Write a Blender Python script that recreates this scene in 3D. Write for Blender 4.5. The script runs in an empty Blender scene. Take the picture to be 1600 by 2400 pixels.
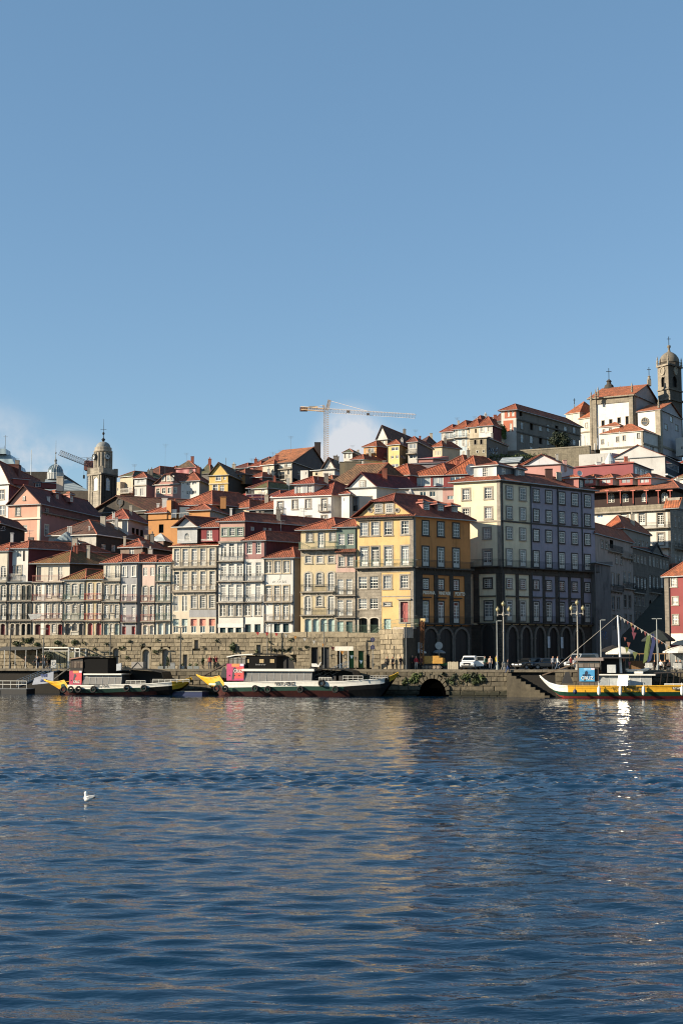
import bpy, bmesh, math, random
import numpy as np
from mathutils import Vector, Matrix
random.seed(7)
V = Vector
sc = bpy.context.scene
col = sc.collection

# ------------------------------------------------------------------ camera, sky, sun, exposure
CAM_Z, PITCH, FOC = 4.9, math.radians(5.82), 3333.0      # focal length in pixels of a 1600 x 2400 frame = 50 mm
cd = bpy.data.cameras.new('camera'); cam = bpy.data.objects.new('camera', cd); col.objects.link(cam)
cam.location = (0, 0, CAM_Z); cam.rotation_euler = (math.pi/2 + PITCH, 0, 0)
cd.sensor_fit = 'VERTICAL'; cd.sensor_height = 36; cd.sensor_width = 24; cd.lens = 50
cd.clip_start = 0.5; cd.clip_end = 9000
sc.camera = cam

SUN_AZ, SUN_EL = math.radians(15), math.radians(21)      # azimuth: from the left (-X) turning towards the viewer (-Y)
sun_dir = V((-math.cos(SUN_AZ)*math.cos(SUN_EL), -math.sin(SUN_AZ)*math.cos(SUN_EL), math.sin(SUN_EL)))
sl = bpy.data.lights.new('sun', 'SUN'); sl.energy = 5.0; sl.angle = math.radians(0.53); sl.color = (1, 0.86, 0.66)
so = bpy.data.objects.new('sun', sl); col.objects.link(so); so.rotation_euler = sun_dir.to_track_quat('Z', 'Y').to_euler()

world = bpy.data.worlds.new('World'); sc.world = world; world.use_nodes = True
nt = world.node_tree; N = nt.nodes; LK = nt.links; N.clear()
sky = N.new('ShaderNodeTexSky'); sky.sky_type = 'NISHITA'; sky.sun_disc = False
sky.sun_elevation = SUN_EL; sky.sun_rotation = math.atan2(sun_dir.x, sun_dir.y)
sky.altitude = 50; sky.air_density = 1.0; sky.dust_density = 0.15; sky.ozone_density = 2.2
# low broken clouds near the horizon, in direction space
CLOUDS = ((-14.5, 6.3, 4.6, 1.3), (-11.0, 6.0, 3.4, 1.2), (.35, 8.6, 1.9, 1.5), (-.6, 7.4, 1.7, .8), (1.6, 7.9, 2.0, .8), (-26, 7, 7, .8), (28, 6, 6, .6), (-48, 6, 7, .7), (60, 7, 8, .7), (110, 6, 8, .7), (-120, 7, 9, .6), (170, 6, 9, .7))
tc = N.new('ShaderNodeTexCoord'); sep = N.new('ShaderNodeSeparateXYZ'); LK.new(tc.outputs['Generated'], sep.inputs[0])
ns = N.new('ShaderNodeTexNoise'); ns.inputs['Scale'].default_value = 26.0; ns.inputs['Detail'].default_value = 7; ns.inputs['Roughness'].default_value = 0.55
LK.new(tc.outputs['Generated'], ns.inputs['Vector'])
def wmath(o, a, b):
    t = N.new('ShaderNodeMath'); t.operation = o; t.use_clamp = o == 'MULTIPLY'
    for i, v in enumerate((a, b)):
        if hasattr(v, 'is_output'): LK.new(v, t.inputs[i])
        else: t.inputs[i].default_value = v
    return t.outputs[0]
clouds = 0.0
for az, el, rad, dens in CLOUDS:                         # azimuth from +Y to the right, elevation, radius in degrees
    az, el = math.radians(az), math.radians(el); dn = N.new('ShaderNodeVectorMath'); dn.operation = 'DISTANCE'; dn.inputs[1].default_value = (math.sin(az)*math.cos(el), math.cos(az)*math.cos(el), math.sin(el))
    LK.new(tc.outputs['Generated'], dn.inputs[0]); q = N.new('ShaderNodeMapRange'); q.interpolation_type = 'SMOOTHSTEP'; q.inputs[1].default_value = math.radians(rad); q.inputs[2].default_value = math.radians(rad)*0.1; q.inputs[4].default_value = dens
    LK.new(dn.outputs['Value'], q.inputs[0]); clouds = wmath('ADD', clouds, q.outputs[0])
r1 = N.new('ShaderNodeMapRange'); r1.inputs[1].default_value = 0.38; r1.inputs[2].default_value = 0.6; LK.new(ns.outputs[0], r1.inputs[0])
mu_o = wmath('MULTIPLY', clouds, r1.outputs[0])
ev = N.new('ShaderNodeMix'); ev.data_type = 'RGBA'; ev.inputs[0].default_value = 0.42; ev.inputs[7].default_value = (0.93, 2.05, 3.28, 1); LK.new(sky.outputs[0], ev.inputs[6])   # constant blue mixed in evens the sky out
mx = N.new('ShaderNodeMix'); mx.data_type = 'RGBA'; LK.new(mu_o, mx.inputs[0]); LK.new(ev.outputs[2], mx.inputs[6])
mx.inputs[7].default_value = (4.2, 4.4, 4.7, 1)
bg = N.new('ShaderNodeBackground'); bg.inputs[1].default_value = 0.080; LK.new(mx.outputs[2], bg.inputs[0])
wo = N.new('ShaderNodeOutputWorld'); LK.new(bg.outputs[0], wo.inputs[0])

sc.view_settings.view_transform = 'Standard'; sc.view_settings.look = 'None'
sc.view_settings.exposure = 1.05; sc.view_settings.gamma = 1.0; sc.view_settings.use_curve_mapping = False
sc.cycles.use_denoising = True; sc.cycles.filter_width = 1.1
sc.cycles.max_bounces = 6; sc.cycles.diffuse_bounces = 3; sc.cycles.glossy_bounces = 4; sc.cycles.caustics_reflective = False
sc.cycles.sample_clamp_indirect = 4.0

# ------------------------------------------------------------------ surveying helpers: picture point + distance -> place
cp, sp = math.cos(PITCH), math.sin(PITCH)
CROPS = dict(A1=(0, 980, 5.6), A2=(260, 1040, 5.6), A3=(520, 1020, 5.6), A4=(780, 960, 5.6), A5=(1020, 920, 4.3556), A6=(1320, 780, 5.6),
             B1=(0, 1220, 6.031), B2=(230, 1220, 6.031), B3=(390, 1200, 4.7515), B4=(690, 1140, 5.058), B5=(940, 1140, 5.058),
             B6=(1040, 1060, 4.1263), B7=(1350, 1090, 5.004), C1=(0, 1470, 6.272), C2=(230, 1470, 6.272), C3=(450, 1470, 6.272),
             C4=(690, 1470, 6.272), C5=(900, 1400, 4.6118), C6=(1230, 1400, 4.2378), N=(0, 0, 1.0))
_c = [0, 0, 1.0]
def crop(k): _c[:] = CROPS[k]
def ray(px, py):
    px = _c[0] + px/_c[2]; py = _c[1] + py/_c[2]
    a, b = (px-800)/FOC, (1200-py)/FOC
    return V((a, cp - b*sp, sp + b*cp))
def W(px, py, Y):
    d = ray(px, py); t = Y/d.y
    return V((d.x*t, Y, CAM_Z + d.z*t))
def nat(px): return _c[0] + px/_c[2]
def mpp(Y): return Y/FOC/_c[2]                            # metres per crop pixel at a distance
def YL(n): return 204 - 0.0162*n                          # line of the riverside house fronts
def YQ(n): return 196 - 0.015*n                           # edge of the quay

# ------------------------------------------------------------------ materials
def lin(h):
    h = h.lstrip('#'); o = []
    for i in (0, 2, 4):
        c = int(h[i:i+2], 16)/255
        o.append(c/12.92 if c <= 0.04045 else ((c+0.055)/1.055)**2.4)
    return (*o, 1)
_m = {}
def base(name):
    m = bpy.data.materials.new(name); m.use_nodes = True
    return m, m.node_tree.nodes, m.node_tree.links, m.node_tree.nodes['Principled BSDF']
def mixc(n, l, fac, a, b, mode='MIX'):
    x = n.new('ShaderNodeMix'); x.data_type = 'RGBA'; x.blend_type = mode
    for s, i in ((fac, 0), (a, 6), (b, 7)):
        if hasattr(s, 'is_output') or hasattr(s, 'links'): l.new(s, x.inputs[i])
        else: x.inputs[i].default_value = s
    return x.outputs[2]
def noise(n, l, vec, scale, detail=4, rough=0.55, sc3=None):
    t = n.new('ShaderNodeTexNoise'); t.inputs['Scale'].default_value = scale; t.inputs['Detail'].default_value = detail; t.inputs['Roughness'].default_value = rough
    if sc3:
        q = n.new('ShaderNodeMapping'); q.inputs['Scale'].default_value = sc3; l.new(vec, q.inputs[0]); vec = q.outputs[0]
    l.new(vec, t.inputs['Vector']); return t.outputs[0]
def mr(n, l, v, a, b, c=0.0, d=1.0):
    t = n.new('ShaderNodeMapRange'); t.inputs[1].default_value = a; t.inputs[2].default_value = b; t.inputs[3].default_value = c; t.inputs[4].default_value = d
    l.new(v, t.inputs[0]); return t.outputs[0]
def plaster(h, dirt=0.5, stain='#4a4236', rough=0.9):
    k = ('pl', h, dirt, stain)
    if k in _m: return _m[k]
    m, n, l, b = base('plaster'); g = n.new('ShaderNodeNewGeometry').outputs['Position']
    c = lin(h); av = sum(c[:3])/3; c = tuple((x*.86+av*.14)*.86 for x in c[:3]) + (1,)
    lo = tuple(x*0.80 for x in c[:3]) + (1,)
    a = mixc(n, l, mr(n, l, noise(n, l, g, 0.5, 5), 0.3, 0.7), c, lo)
    st = mr(n, l, noise(n, l, g, 1.0, 6, 0.65, (1.6, 1.6, 0.22)), 0.52, 0.78, 0, dirt)
    a = mixc(n, l, st, a, lin(stain))
    bl = mr(n, l, noise(n, l, g, 0.23, 6, 0.7), 0.56, 0.7, 0, dirt*0.6)
    a = mixc(n, l, bl, a, tuple(x*0.6 for x in lin(stain)[:3]) + (1,))
    l.new(a, b.inputs['Base Color']); b.inputs['Roughness'].default_value = rough
    bp = n.new('ShaderNodeBump'); bp.inputs['Strength'].default_value = 0.35; bp.inputs['Distance'].default_value = 0.03
    l.new(noise(n, l, g, 6, 4), bp.inputs['Height']); l.new(bp.outputs[0], b.inputs['Normal'])
    _m[k] = m; return m
def stone(h='#a39a8a', dark=0.45, scale=1.0, joints=True, tide=0.0):
    k = ('st', h, dark, scale, joints, tide)
    if k in _m: return _m[k]
    m, n, l, b = base('stone'); g = n.new('ShaderNodeNewGeometry').outputs['Position']
    c = tuple(x*.82 for x in lin(h)[:3]) + (1,); oi = n.new('ShaderNodeObjectInfo')
    a = mixc(n, l, mr(n, l, noise(n, l, g, 1.3*scale, 7, 0.7), 0.3, 0.72), c, tuple(x*0.5 for x in c[:3]) + (1,))
    a = mixc(n, l, mr(n, l, noise(n, l, g, 0.8*scale, 6, 0.7, (1.3, 1.3, 0.35)), 0.5, 0.75, 0, dark), a, (0.02, 0.018, 0.014, 1))
    if joints:
        br = n.new('ShaderNodeTexBrick'); br.inputs['Scale'].default_value = 1.0; br.inputs['Mortar Size'].default_value = 0.02
        br.inputs['Color1'].default_value = (0.8, 0.8, 0.8, 1); br.inputs['Color2'].default_value = (1, 1, 1, 1); br.inputs['Mortar'].default_value = (0.45, 0.45, 0.45, 1)
        br.inputs['Brick Width'].default_value = 0.9; br.inputs['Row Height'].default_value = 0.42
        cx = n.new('ShaderNodeCombineXYZ'); s3 = n.new('ShaderNodeSeparateXYZ'); l.new(g, s3.inputs[0])
        ad = n.new('ShaderNodeMath'); ad.operation = 'ADD'; l.new(s3.outputs[0], ad.inputs[0]); l.new(s3.outputs[1], ad.inputs[1])
        l.new(ad.outputs[0], cx.inputs[0]); l.new(s3.outputs[2], cx.inputs[1]); l.new(cx.outputs[0], br.inputs['Vector'])
        a = mixc(n, l, 0.7, a, br.outputs[0], 'MULTIPLY')
    if tide:       # dark algae left by the tide, with a ragged upper edge
        s4 = n.new('ShaderNodeSeparateXYZ'); l.new(g, s4.inputs[0]); wob = n.new('ShaderNodeMath'); wob.operation = 'MULTIPLY_ADD'; wob.inputs[1].default_value = 1.3; l.new(noise(n, l, g, 1.1, 5, .6), wob.inputs[0]); l.new(s4.outputs[2], wob.inputs[2])
        a = mixc(n, l, mr(n, l, wob.outputs[0], tide+.65, tide+1.15, .9, 0), a, (0.012, 0.014, 0.007, 1))
    rv = n.new('ShaderNodeMapRange'); l.new(oi.outputs['Random'], rv.inputs[0]); rv.inputs[3].default_value = 0.72; rv.inputs[4].default_value = 1.18
    a2 = n.new('ShaderNodeMix'); a2.data_type = 'RGBA'; a2.blend_type = 'MULTIPLY'; a2.inputs[0].default_value = 1; l.new(a, a2.inputs[6]); l.new(rv.outputs[0], a2.inputs[7])
    l.new(a2.outputs[2], b.inputs['Base Color']); b.inputs['Roughness'].default_value = 0.92
    bp = n.new('ShaderNodeBump'); bp.inputs['Strength'].default_value = 0.6; bp.inputs['Distance'].default_value = 0.06
    l.new(noise(n, l, g, 4, 6, 0.65), bp.inputs['Height']); l.new(bp.outputs[0], b.inputs['Normal'])
    _m[k] = m; return m
def tile(h='#a8492b', moss=0.0, pitch=0.26):
    k = ('ti', h, moss, pitch)
    if k in _m: return _m[k]
    m, n, l, b = base('roof_tile'); uv = n.new('ShaderNodeUVMap').outputs[0]; g = n.new('ShaderNodeNewGeometry').outputs['Position']
    s = n.new('ShaderNodeSeparateXYZ'); l.new(uv, s.inputs[0])
    def op(o, a, bb=None):
        t = n.new('ShaderNodeMath'); t.operation = o
        for i, v in enumerate((a, bb)):
            if v is None: continue
            if hasattr(v, 'is_output'): l.new(v, t.inputs[i])
            else: t.inputs[i].default_value = v
        return t.outputs[0]
    iu, iv = op('DIVIDE', s.outputs[0], pitch), op('DIVIDE', s.outputs[1], 0.38)
    cx = n.new('ShaderNodeCombineXYZ'); l.new(op('FLOOR', iu), cx.inputs[0]); l.new(op('FLOOR', iv), cx.inputs[1])
    wn = n.new('ShaderNodeTexWhiteNoise'); wn.noise_dimensions = '2D'; l.new(cx.outputs[0], wn.inputs['Vector'])
    c = lin(h); c = (c[0]*.60, c[1]*.92, c[2]*1.1, 1)
    a = mixc(n, l, wn.outputs[0], tuple(x*0.62 for x in c[:3]) + (1,), tuple(min(1, x*1.35) for x in c[:3]) + (1,))
    a = mixc(n, l, mr(n, l, noise(n, l, g, 0.55, 7, 0.7), 0.40, 0.68, 0, 0.85), a, (c[0]*0.36, c[1]*0.46, c[2]*0.55, 1))
    a = mixc(n, l, mr(n, l, noise(n, l, g, 2.3, 5, 0.7), 0.58, 0.72, 0, 0.5), a, (0.12, 0.105, 0.07, 1))
    if moss: a = mixc(n, l, mr(n, l, noise(n, l, g, 1.2, 6, 0.7), 0.62-0.3*moss, 0.75, 0, 0.9), a, lin('#5d5a2c'))
    wave = op('ABSOLUTE', op('SINE', op('MULTIPLY', iu, math.pi)))
    step = op('FRACT', iv)
    hgt = op('ADD', op('MULTIPLY', wave, 0.07), op('MULTIPLY', step, -0.03))
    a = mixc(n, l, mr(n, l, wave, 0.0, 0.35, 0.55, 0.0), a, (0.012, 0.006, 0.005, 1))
    l.new(a, b.inputs['Base Color']); b.inputs['Roughness'].default_value = 0.85
    bp = n.new('ShaderNodeBump'); bp.inputs['Strength'].default_value = 0.8; bp.inputs['Distance'].default_value = 1.0
    l.new(hgt, bp.inputs['Height']); l.new(bp.outputs[0], b.inputs['Normal'])
    _m[k] = m; return m
def plain(h, rough=0.6, metal=0.0, var=0.12, spec=0.5, sc=3.0, coat=0.0):
    k = ('pn', h, rough, metal, var, spec, sc, coat)
    if k in _m: return _m[k]
    m, n, l, b = base('paint'); g = n.new('ShaderNodeNewGeometry').outputs['Position']; c = lin(h)
    a = mixc(n, l, mr(n, l, noise(n, l, g, sc, 5, 0.6), 0.35, 0.7), c, tuple(x*(1-var*2) for x in c[:3]) + (1,))
    l.new(a, b.inputs['Base Color']); b.inputs['Roughness'].default_value = rough; b.inputs['Metallic'].default_value = metal
    b.inputs['Specular IOR Level'].default_value = spec; b.inputs['Coat Weight'].default_value = coat
    _m[k] = m; return m
def wood(h, rough=0.7):
    k = ('wd', h)
    if k in _m: return _m[k]
    m, n, l, b = base('wood'); g = n.new('ShaderNodeNewGeometry').outputs['Position']; c = lin(h)
    a = mixc(n, l, mr(n, l, noise(n, l, g, 2.0, 6, 0.65, (6, 6, 0.6)), 0.3, 0.7), c, tuple(x*0.5 for x in c[:3]) + (1,))
    l.new(a, b.inputs['Base Color']); b.inputs['Roughness'].default_value = rough
    _m[k] = m; return m
def metalsheet(h, pitch=0.45, rough=0.5):
    k = ('ms', h, pitch)
    if k in _m: return _m[k]
    m, n, l, b = base('metal_sheet'); g = n.new('ShaderNodeNewGeometry').outputs['Position']; c = lin(h)
    s = n.new('ShaderNodeSeparateXYZ'); l.new(g, s.inputs[0])
    ad = n.new('ShaderNodeMath'); ad.operation = 'ADD'; l.new(s.outputs[0], ad.inputs[0]); l.new(s.outputs[1], ad.inputs[1])
    d = n.new('ShaderNodeMath'); d.operation = 'MULTIPLY'; d.inputs[1].default_value = math.pi/pitch; l.new(ad.outputs[0], d.inputs[0])
    q = n.new('ShaderNodeMath'); q.operation = 'SINE'; l.new(d.outputs[0], q.inputs[0])
    a = mixc(n, l, mr(n, l, noise(n, l, g, 0.8, 6, 0.65, (1.4, 1.4, 0.3)), 0.4, 0.75, 0, 0.6), c, tuple(x*0.45 for x in c[:3]) + (1,))
    l.new(a, b.inputs['Base Color']); b.inputs['Roughness'].default_value = rough
    bp = n.new('ShaderNodeBump'); bp.inputs['Strength'].default_value = 0.7; bp.inputs['Distance'].default_value = 0.06; l.new(q.outputs[0], bp.inputs['Height'])
    l.new(bp.outputs[0], b.inputs['Normal']); _m[k] = m; return m
def glass(dark='#11161a', light='#8d9296', share=0.45):
    """window glass: dark rooms, some with pale blinds and curtains behind the pane"""
    k = ('gl', dark, light, share)
    if k in _m: return _m[k]
    m, n, l, b = base('window_glass'); oi = n.new('ShaderNodeObjectInfo'); tcn = n.new('ShaderNodeTexCoord')
    g = n.new('ShaderNodeNewGeometry').outputs['Position']
    f = mr(n, l, oi.outputs['Random'], 1-share-0.02, 1-share+0.3)
    def op(o, a, bb):
        t = n.new('ShaderNodeMath'); t.operation = o
        for i, v in enumerate((a, bb)):
            if hasattr(v, 'is_output'): l.new(v, t.inputs[i])
            else: t.inputs[i].default_value = v
        return t.outputs[0]
    s3 = n.new('ShaderNodeSeparateXYZ'); l.new(tcn.outputs['Generated'], s3.inputs[0])      # some blinds drawn part of the way down, some curtains to one side
    blind = op('GREATER_THAN', s3.outputs[2], op('ADD', 0.25, op('FRACT', op('MULTIPLY', oi.outputs['Random'], 7.3), 0.0)))
    side = op('GREATER_THAN', s3.outputs[0], op('ADD', 0.45, op('FRACT', op('MULTIPLY', oi.outputs['Random'], 13.7), 0.0)))
    f = op('MAXIMUM', f, op('MULTIPLY', op('MAXIMUM', blind, side), 0.75))
    cur = noise(n, l, g, 1.0, 3, 0.5, (7, 7, 0.5))
    lc = mixc(n, l, mr(n, l, cur, 0.3, 0.7), lin(light), tuple(x*0.55 for x in lin(light)[:3]) + (1,))
    l.new(mixc(n, l, f, lin(dark), lc), b.inputs['Base Color']); b.inputs['Roughness'].default_value = 0.06; b.inputs['Specular IOR Level'].default_value = 0.6
    bp = n.new('ShaderNodeBump'); bp.inputs['Strength'].default_value = 0.12; bp.inputs['Distance'].default_value = 0.05
    l.new(noise(n, l, g, 1.7, 2), bp.inputs['Height']); l.new(bp.outputs[0], b.inputs['Normal'])
    _m[k] = m; return m
def leafm(h):
    k = ('lf', h)
    if k in _m: return _m[k]
    m, n, l, b = base('foliage'); g = n.new('ShaderNodeNewGeometry').outputs['Position']; c = lin(h)
    a = mixc(n, l, mr(n, l, noise(n, l, g, 3.0, 4, 0.6), 0.3, 0.7), c, tuple(x*0.4 for x in c[:3]) + (1,))
    l.new(a, b.inputs['Base Color']); b.inputs['Roughness'].default_value = 0.7; _m[k] = m; return m

WHITE = plain('#d9d6cc', 0.5, var=0.06); GRANITE = stone('#b0a698', 0.35, joints=False); DARKGRAN = stone('#57514a', 0.55, joints=False)
GLASS = glass(); IRON = plain('#23282a', 0.5, 0.3); IRONG = plain('#4d6656', 0.6); IRONR = plain('#8e4a40', 0.6); ZINC = plain('#8b9194', 0.45, 0.4)
TILE = tile('#bb5434'); TILED = tile('#8f4128'); TILEM = tile('#a3552c', 0.8); RIDGE = plain('#93543f', 0.85); BLACK = plain('#0b0b0c', 0.7)
PIPE = plain('#2b2a2c', 0.5)

# ------------------------------------------------------------------ mesh builder
class MB:
    def __init__(s): s.v = []; s.f = []; s.m = []; s.uv = []; s.mats = []; s.has_uv = False
    def mi(s, m):
        if m not in s.mats: s.mats.append(m)
        return s.mats.index(m)
    def poly(s, pts, m, uv=False):
        i = len(s.v); s.v += [tuple(p) for p in pts]; s.f.append(tuple(range(i, i+len(pts)))); s.m.append(s.mi(m))
        if uv:
            s.has_uv = True
            nrm = V((0, 0, 0)); P = [V(p) for p in pts]
            for a in range(1, len(P)-1): nrm += (P[a]-P[0]).cross(P[a+1]-P[0])
            nrm.normalize(); e = nrm.cross(V((0, 0, 1)))
            if e.length < 1e-4: e = V((1, 0, 0))
            e.normalize(); w = nrm.cross(e); o = V((0, 0, 0))
            s.uv.append([(p.dot(e), p.dot(w)) for p in P])
        else: s.uv.append(None)
    def grid(s, rows, m, closed=False):
        i = len(s.v); k = len(rows[0])
        for r in rows: s.v += [tuple(p) for p in r]
        mi = s.mi(m)
        for a in range(len(rows)-1):
            for b in range(k if closed else k-1):
                c = (b+1) % k
                s.f.append((i+a*k+b, i+a*k+c, i+(a+1)*k+c, i+(a+1)*k+b)); s.m.append(mi); s.uv.append(None)
    def box(s, o, x, y, z, m):
        o = V(o); x = V(x); y = V(y); z = V(z)
        i = len(s.v); s.v += [tuple(o + x*a + y*b + z*c) for c in (0, 1) for b in (0, 1) for a in (0, 1)]
        if x.cross(y).dot(z) > 0: F = ((0, 2, 3, 1), (4, 5, 7, 6), (0, 1, 5, 4), (1, 3, 7, 5), (3, 2, 6, 7), (2, 0, 4, 6))
        else: F = ((1, 3, 2, 0), (6, 7, 5, 4), (4, 5, 1, 0), (5, 7, 3, 1), (7, 6, 2, 3), (6, 4, 0, 2))
        mi = s.mi(m)
        for f in F: s.f.append(tuple(i+j for j in f)); s.m.append(mi); s.uv.append(None)
    def bb(s, a, b, m): s.box(a, (b[0]-a[0], 0, 0), (0, b[1]-a[1], 0), (0, 0, b[2]-a[2]), m)
    def bar(s, a, b, r, m, n=4, r2=None):
        a = V(a); b = V(b); d = b-a
        if d.length < 1e-5: return
        d.normalize(); x = d.cross(V((0, 0, 1)) if abs(d.z) < 0.9 else V((1, 0, 0))).normalized(); y = d.cross(x); r2 = r if r2 is None else r2
        R = [[p + (x*math.cos(t) + y*math.sin(t))*q for t in [2*math.pi*(k+0.5)/n for k in range(n)]] for p, q in ((a, r), (b, r2))]
        i = len(s.v); s.grid([R[0], R[1]], m, True)
        mi = s.mi(m)
        for f in (tuple(range(n-1, -1, -1)), tuple(range(n, 2*n))): s.f.append(tuple(i+j for j in f)); s.m.append(mi); s.uv.append(None)
    def tube(s, pts, r, m, n=5):
        for a, b in zip(pts[:-1], pts[1:]): s.bar(a, b, r, m, n)
    def lathe(s, c, prof, m, n=12, sx=1.0, sy=1.0, a0=0.0):
        c = V(c); s.grid([[c + V((r*math.cos(a0+2*math.pi*k/n)*sx, r*math.sin(a0+2*math.pi*k/n)*sy, z)) for k in range(n)] for r, z in prof], m, True)
    def prism(s, pts, vec, m):
        vec = V(vec); P = [V(p) for p in pts]; Q = [p+vec for p in P]
        s.poly(P[::-1], m); s.poly(Q, m); k = len(P)
        for a in range(k): b = (a+1) % k; s.poly((P[a], P[b], Q[b], Q[a]), m)
    def mesh(s, name, smooth=False):
        me = bpy.data.meshes.new(name); me.from_pydata(s.v, [], s.f)
        for m in s.mats: me.materials.append(m)
        me.polygons.foreach_set('material_index', s.m)
        if smooth: me.polygons.foreach_set('use_smooth', [True]*len(s.f))
        if s.has_uv:
            lay = me.uv_layers.new(name='UVMap'); flat = []
            for f, u in zip(s.f, s.uv):
                for k in range(len(f)): flat += (u[k] if u else (0, 0))
            lay.data.foreach_set('uv', flat)
        me.update(); return me
    def obj(s, name, parent=None, smooth=False):
        if not s.f: return None
        return link(name, s.mesh(name, smooth), parent)
def link(name, data, parent=None, loc=None, rot=None):
    o = bpy.data.objects.new(name, data); col.objects.link(o)
    if parent is not None:
        o.parent = parent
        if parent.type == 'EMPTY': o.matrix_parent_inverse = Matrix.Translation(-parent.location)
    if loc is not None: o.location = loc
    if rot is not None: o.rotation_euler = (0, 0, rot)
    return o
def tag(o, label, cat, group=None, kind=None):
    if label: o['label'] = label
    if cat: o['category'] = cat
    if group: o['group'] = group
    if kind: o['kind'] = kind
    return o
def thing(name, label, cat, loc=(0, 0, 0), group=None):
    o = bpy.data.objects.new(name, None); col.objects.link(o); o.location = loc; o.empty_display_size = 0.5
    return tag(o, label, cat, group)
def struct(name, mb, smooth=False, kind='structure', label=None):
    o = mb.obj(name, None, smooth); o['kind'] = kind
    if label: o['label'] = label
    return o
def text_mesh(txt, size, mat, name, bold=0.0):
    c = bpy.data.curves.new(name, 'FONT'); c.body = txt; c.size = size; c.extrude = 0.015; c.offset = bold; c.align_x = 'CENTER'; c.align_y = 'CENTER'
    o = bpy.data.objects.new(name, c); col.objects.link(o); bpy.context.view_layer.update()
    me = bpy.data.meshes.new_from_object(o.evaluated_get(bpy.context.evaluated_depsgraph_get())); bpy.data.objects.remove(o)
    me.materials.clear(); me.materials.append(mat); me.name = name; return me
# ------------------------------------------------------------------ facades, windows, balconies, roofs
class Fac:
    """a vertical plane from plan point A (left) to B (right); k runs along it, z is height, o is the distance proud of it"""
    def __init__(s, A, B):
        s.A = V((A[0], A[1])); s.B = V((B[0], B[1])); d = s.B - s.A; s.L = d.length; s.u = d/s.L; s.n = V((s.u.y, -s.u.x)); s.ang = math.atan2(s.u.y, s.u.x)
    def hit(s, px, py):
        d = ray(px, py); k = (s.A.y*d.x - s.A.x*d.y)/(s.u.x*d.y - s.u.y*d.x); t = (s.A.y + s.u.y*k)/d.y
        return k, CAM_Z + d.z*t
    def p(s, k, z, o=0.0):
        q = s.A + s.u*k + s.n*o; return V((q.x, q.y, z))
    def box(s, mb, k0, k1, z0, z1, o0, o1, m):
        u = V((s.u.x, s.u.y, 0)); n = V((s.n.x, s.n.y, 0)); mb.box(s.p(k0, z0, o0), u*(k1-k0), n*(o1-o0), V((0, 0, z1-z0)), m)
    def back(s, d): return Fac(s.A - s.n*d, s.B - s.n*d)

def wall_cells(mb, fac, z0, z1, ops, m):
    ks = {0.0, fac.L}; zs = {z0, z1}
    for a, b, c, d, arch in ops: ks |= {a, b}; zs |= {c, d}
    ks = sorted(k for k in ks if 0 <= k <= fac.L); zs = sorted(z for z in zs if z0 <= z <= z1)
    for j in range(len(zs)-1):
        run = None; zc = (zs[j]+zs[j+1])/2
        for i in range(len(ks)-1):
            kc = (ks[i]+ks[i+1])/2
            hole = any(a < kc < b and c < zc < d for a, b, c, d, _ in ops)
            if hole:
                if run is not None: mb.poly([fac.p(run, zs[j]), fac.p(ks[i], zs[j]), fac.p(ks[i], zs[j+1]), fac.p(run, zs[j+1])], m); run = None
            elif run is None: run = ks[i]
        if run is not None: mb.poly([fac.p(run, zs[j]), fac.p(fac.L, zs[j]), fac.p(fac.L, zs[j+1]), fac.p(run, zs[j+1])], m)
    for a, b, c, d, arch in ops:
        if arch:
            c0 = (a+b)/2; r = (b-a)/2; ah = arch
            for sgn in (-1, 1):
                pts = [fac.p(c0+sgn*r, d)] + [fac.p(c0+sgn*r*math.cos(t), d-ah+ah*math.sin(t)) for t in (0, .4, .8, 1.2, math.pi/2)]
                mb.poly(pts if sgn < 0 else pts[::-1], m)

def outline(w, h, arch, inset=0.0, n=8):
    """closed outline of an opening, local x z, starting bottom left, counter-clockwise from outside"""
    i = inset; a = [(-w/2+i, i), (w/2-i, i)]
    if arch:
        r = w/2-i; ah = max(arch-i, 0.02); zc = h-arch
        a += [(r*math.cos(math.pi*k/n), zc+ah*math.sin(math.pi*k/n)) for k in range(n+1)]
    else: a += [(w/2-i, h-i), (-w/2+i, h-i)]
    return a
def ring(mb, o1, o2, y0, y1, m):
    """frame between two outlines: front at y0, inner reveal back to y1"""
    k = len(o1)
    for a in range(k):
        b = (a+1) % k
        P = [(o1[a][0], y0, o1[a][1]), (o1[b][0], y0, o1[b][1]), (o2[b][0], y0, o2[b][1]), (o2[a][0], y0, o2[a][1])]
        mb.poly(P, m)
        mb.poly([(o2[a][0], y0, o2[a][1]), (o2[b][0], y0, o2[b][1]), (o2[b][0], y1, o2[b][1]), (o2[a][0], y1, o2[a][1])], m)
_wc = {}
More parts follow.
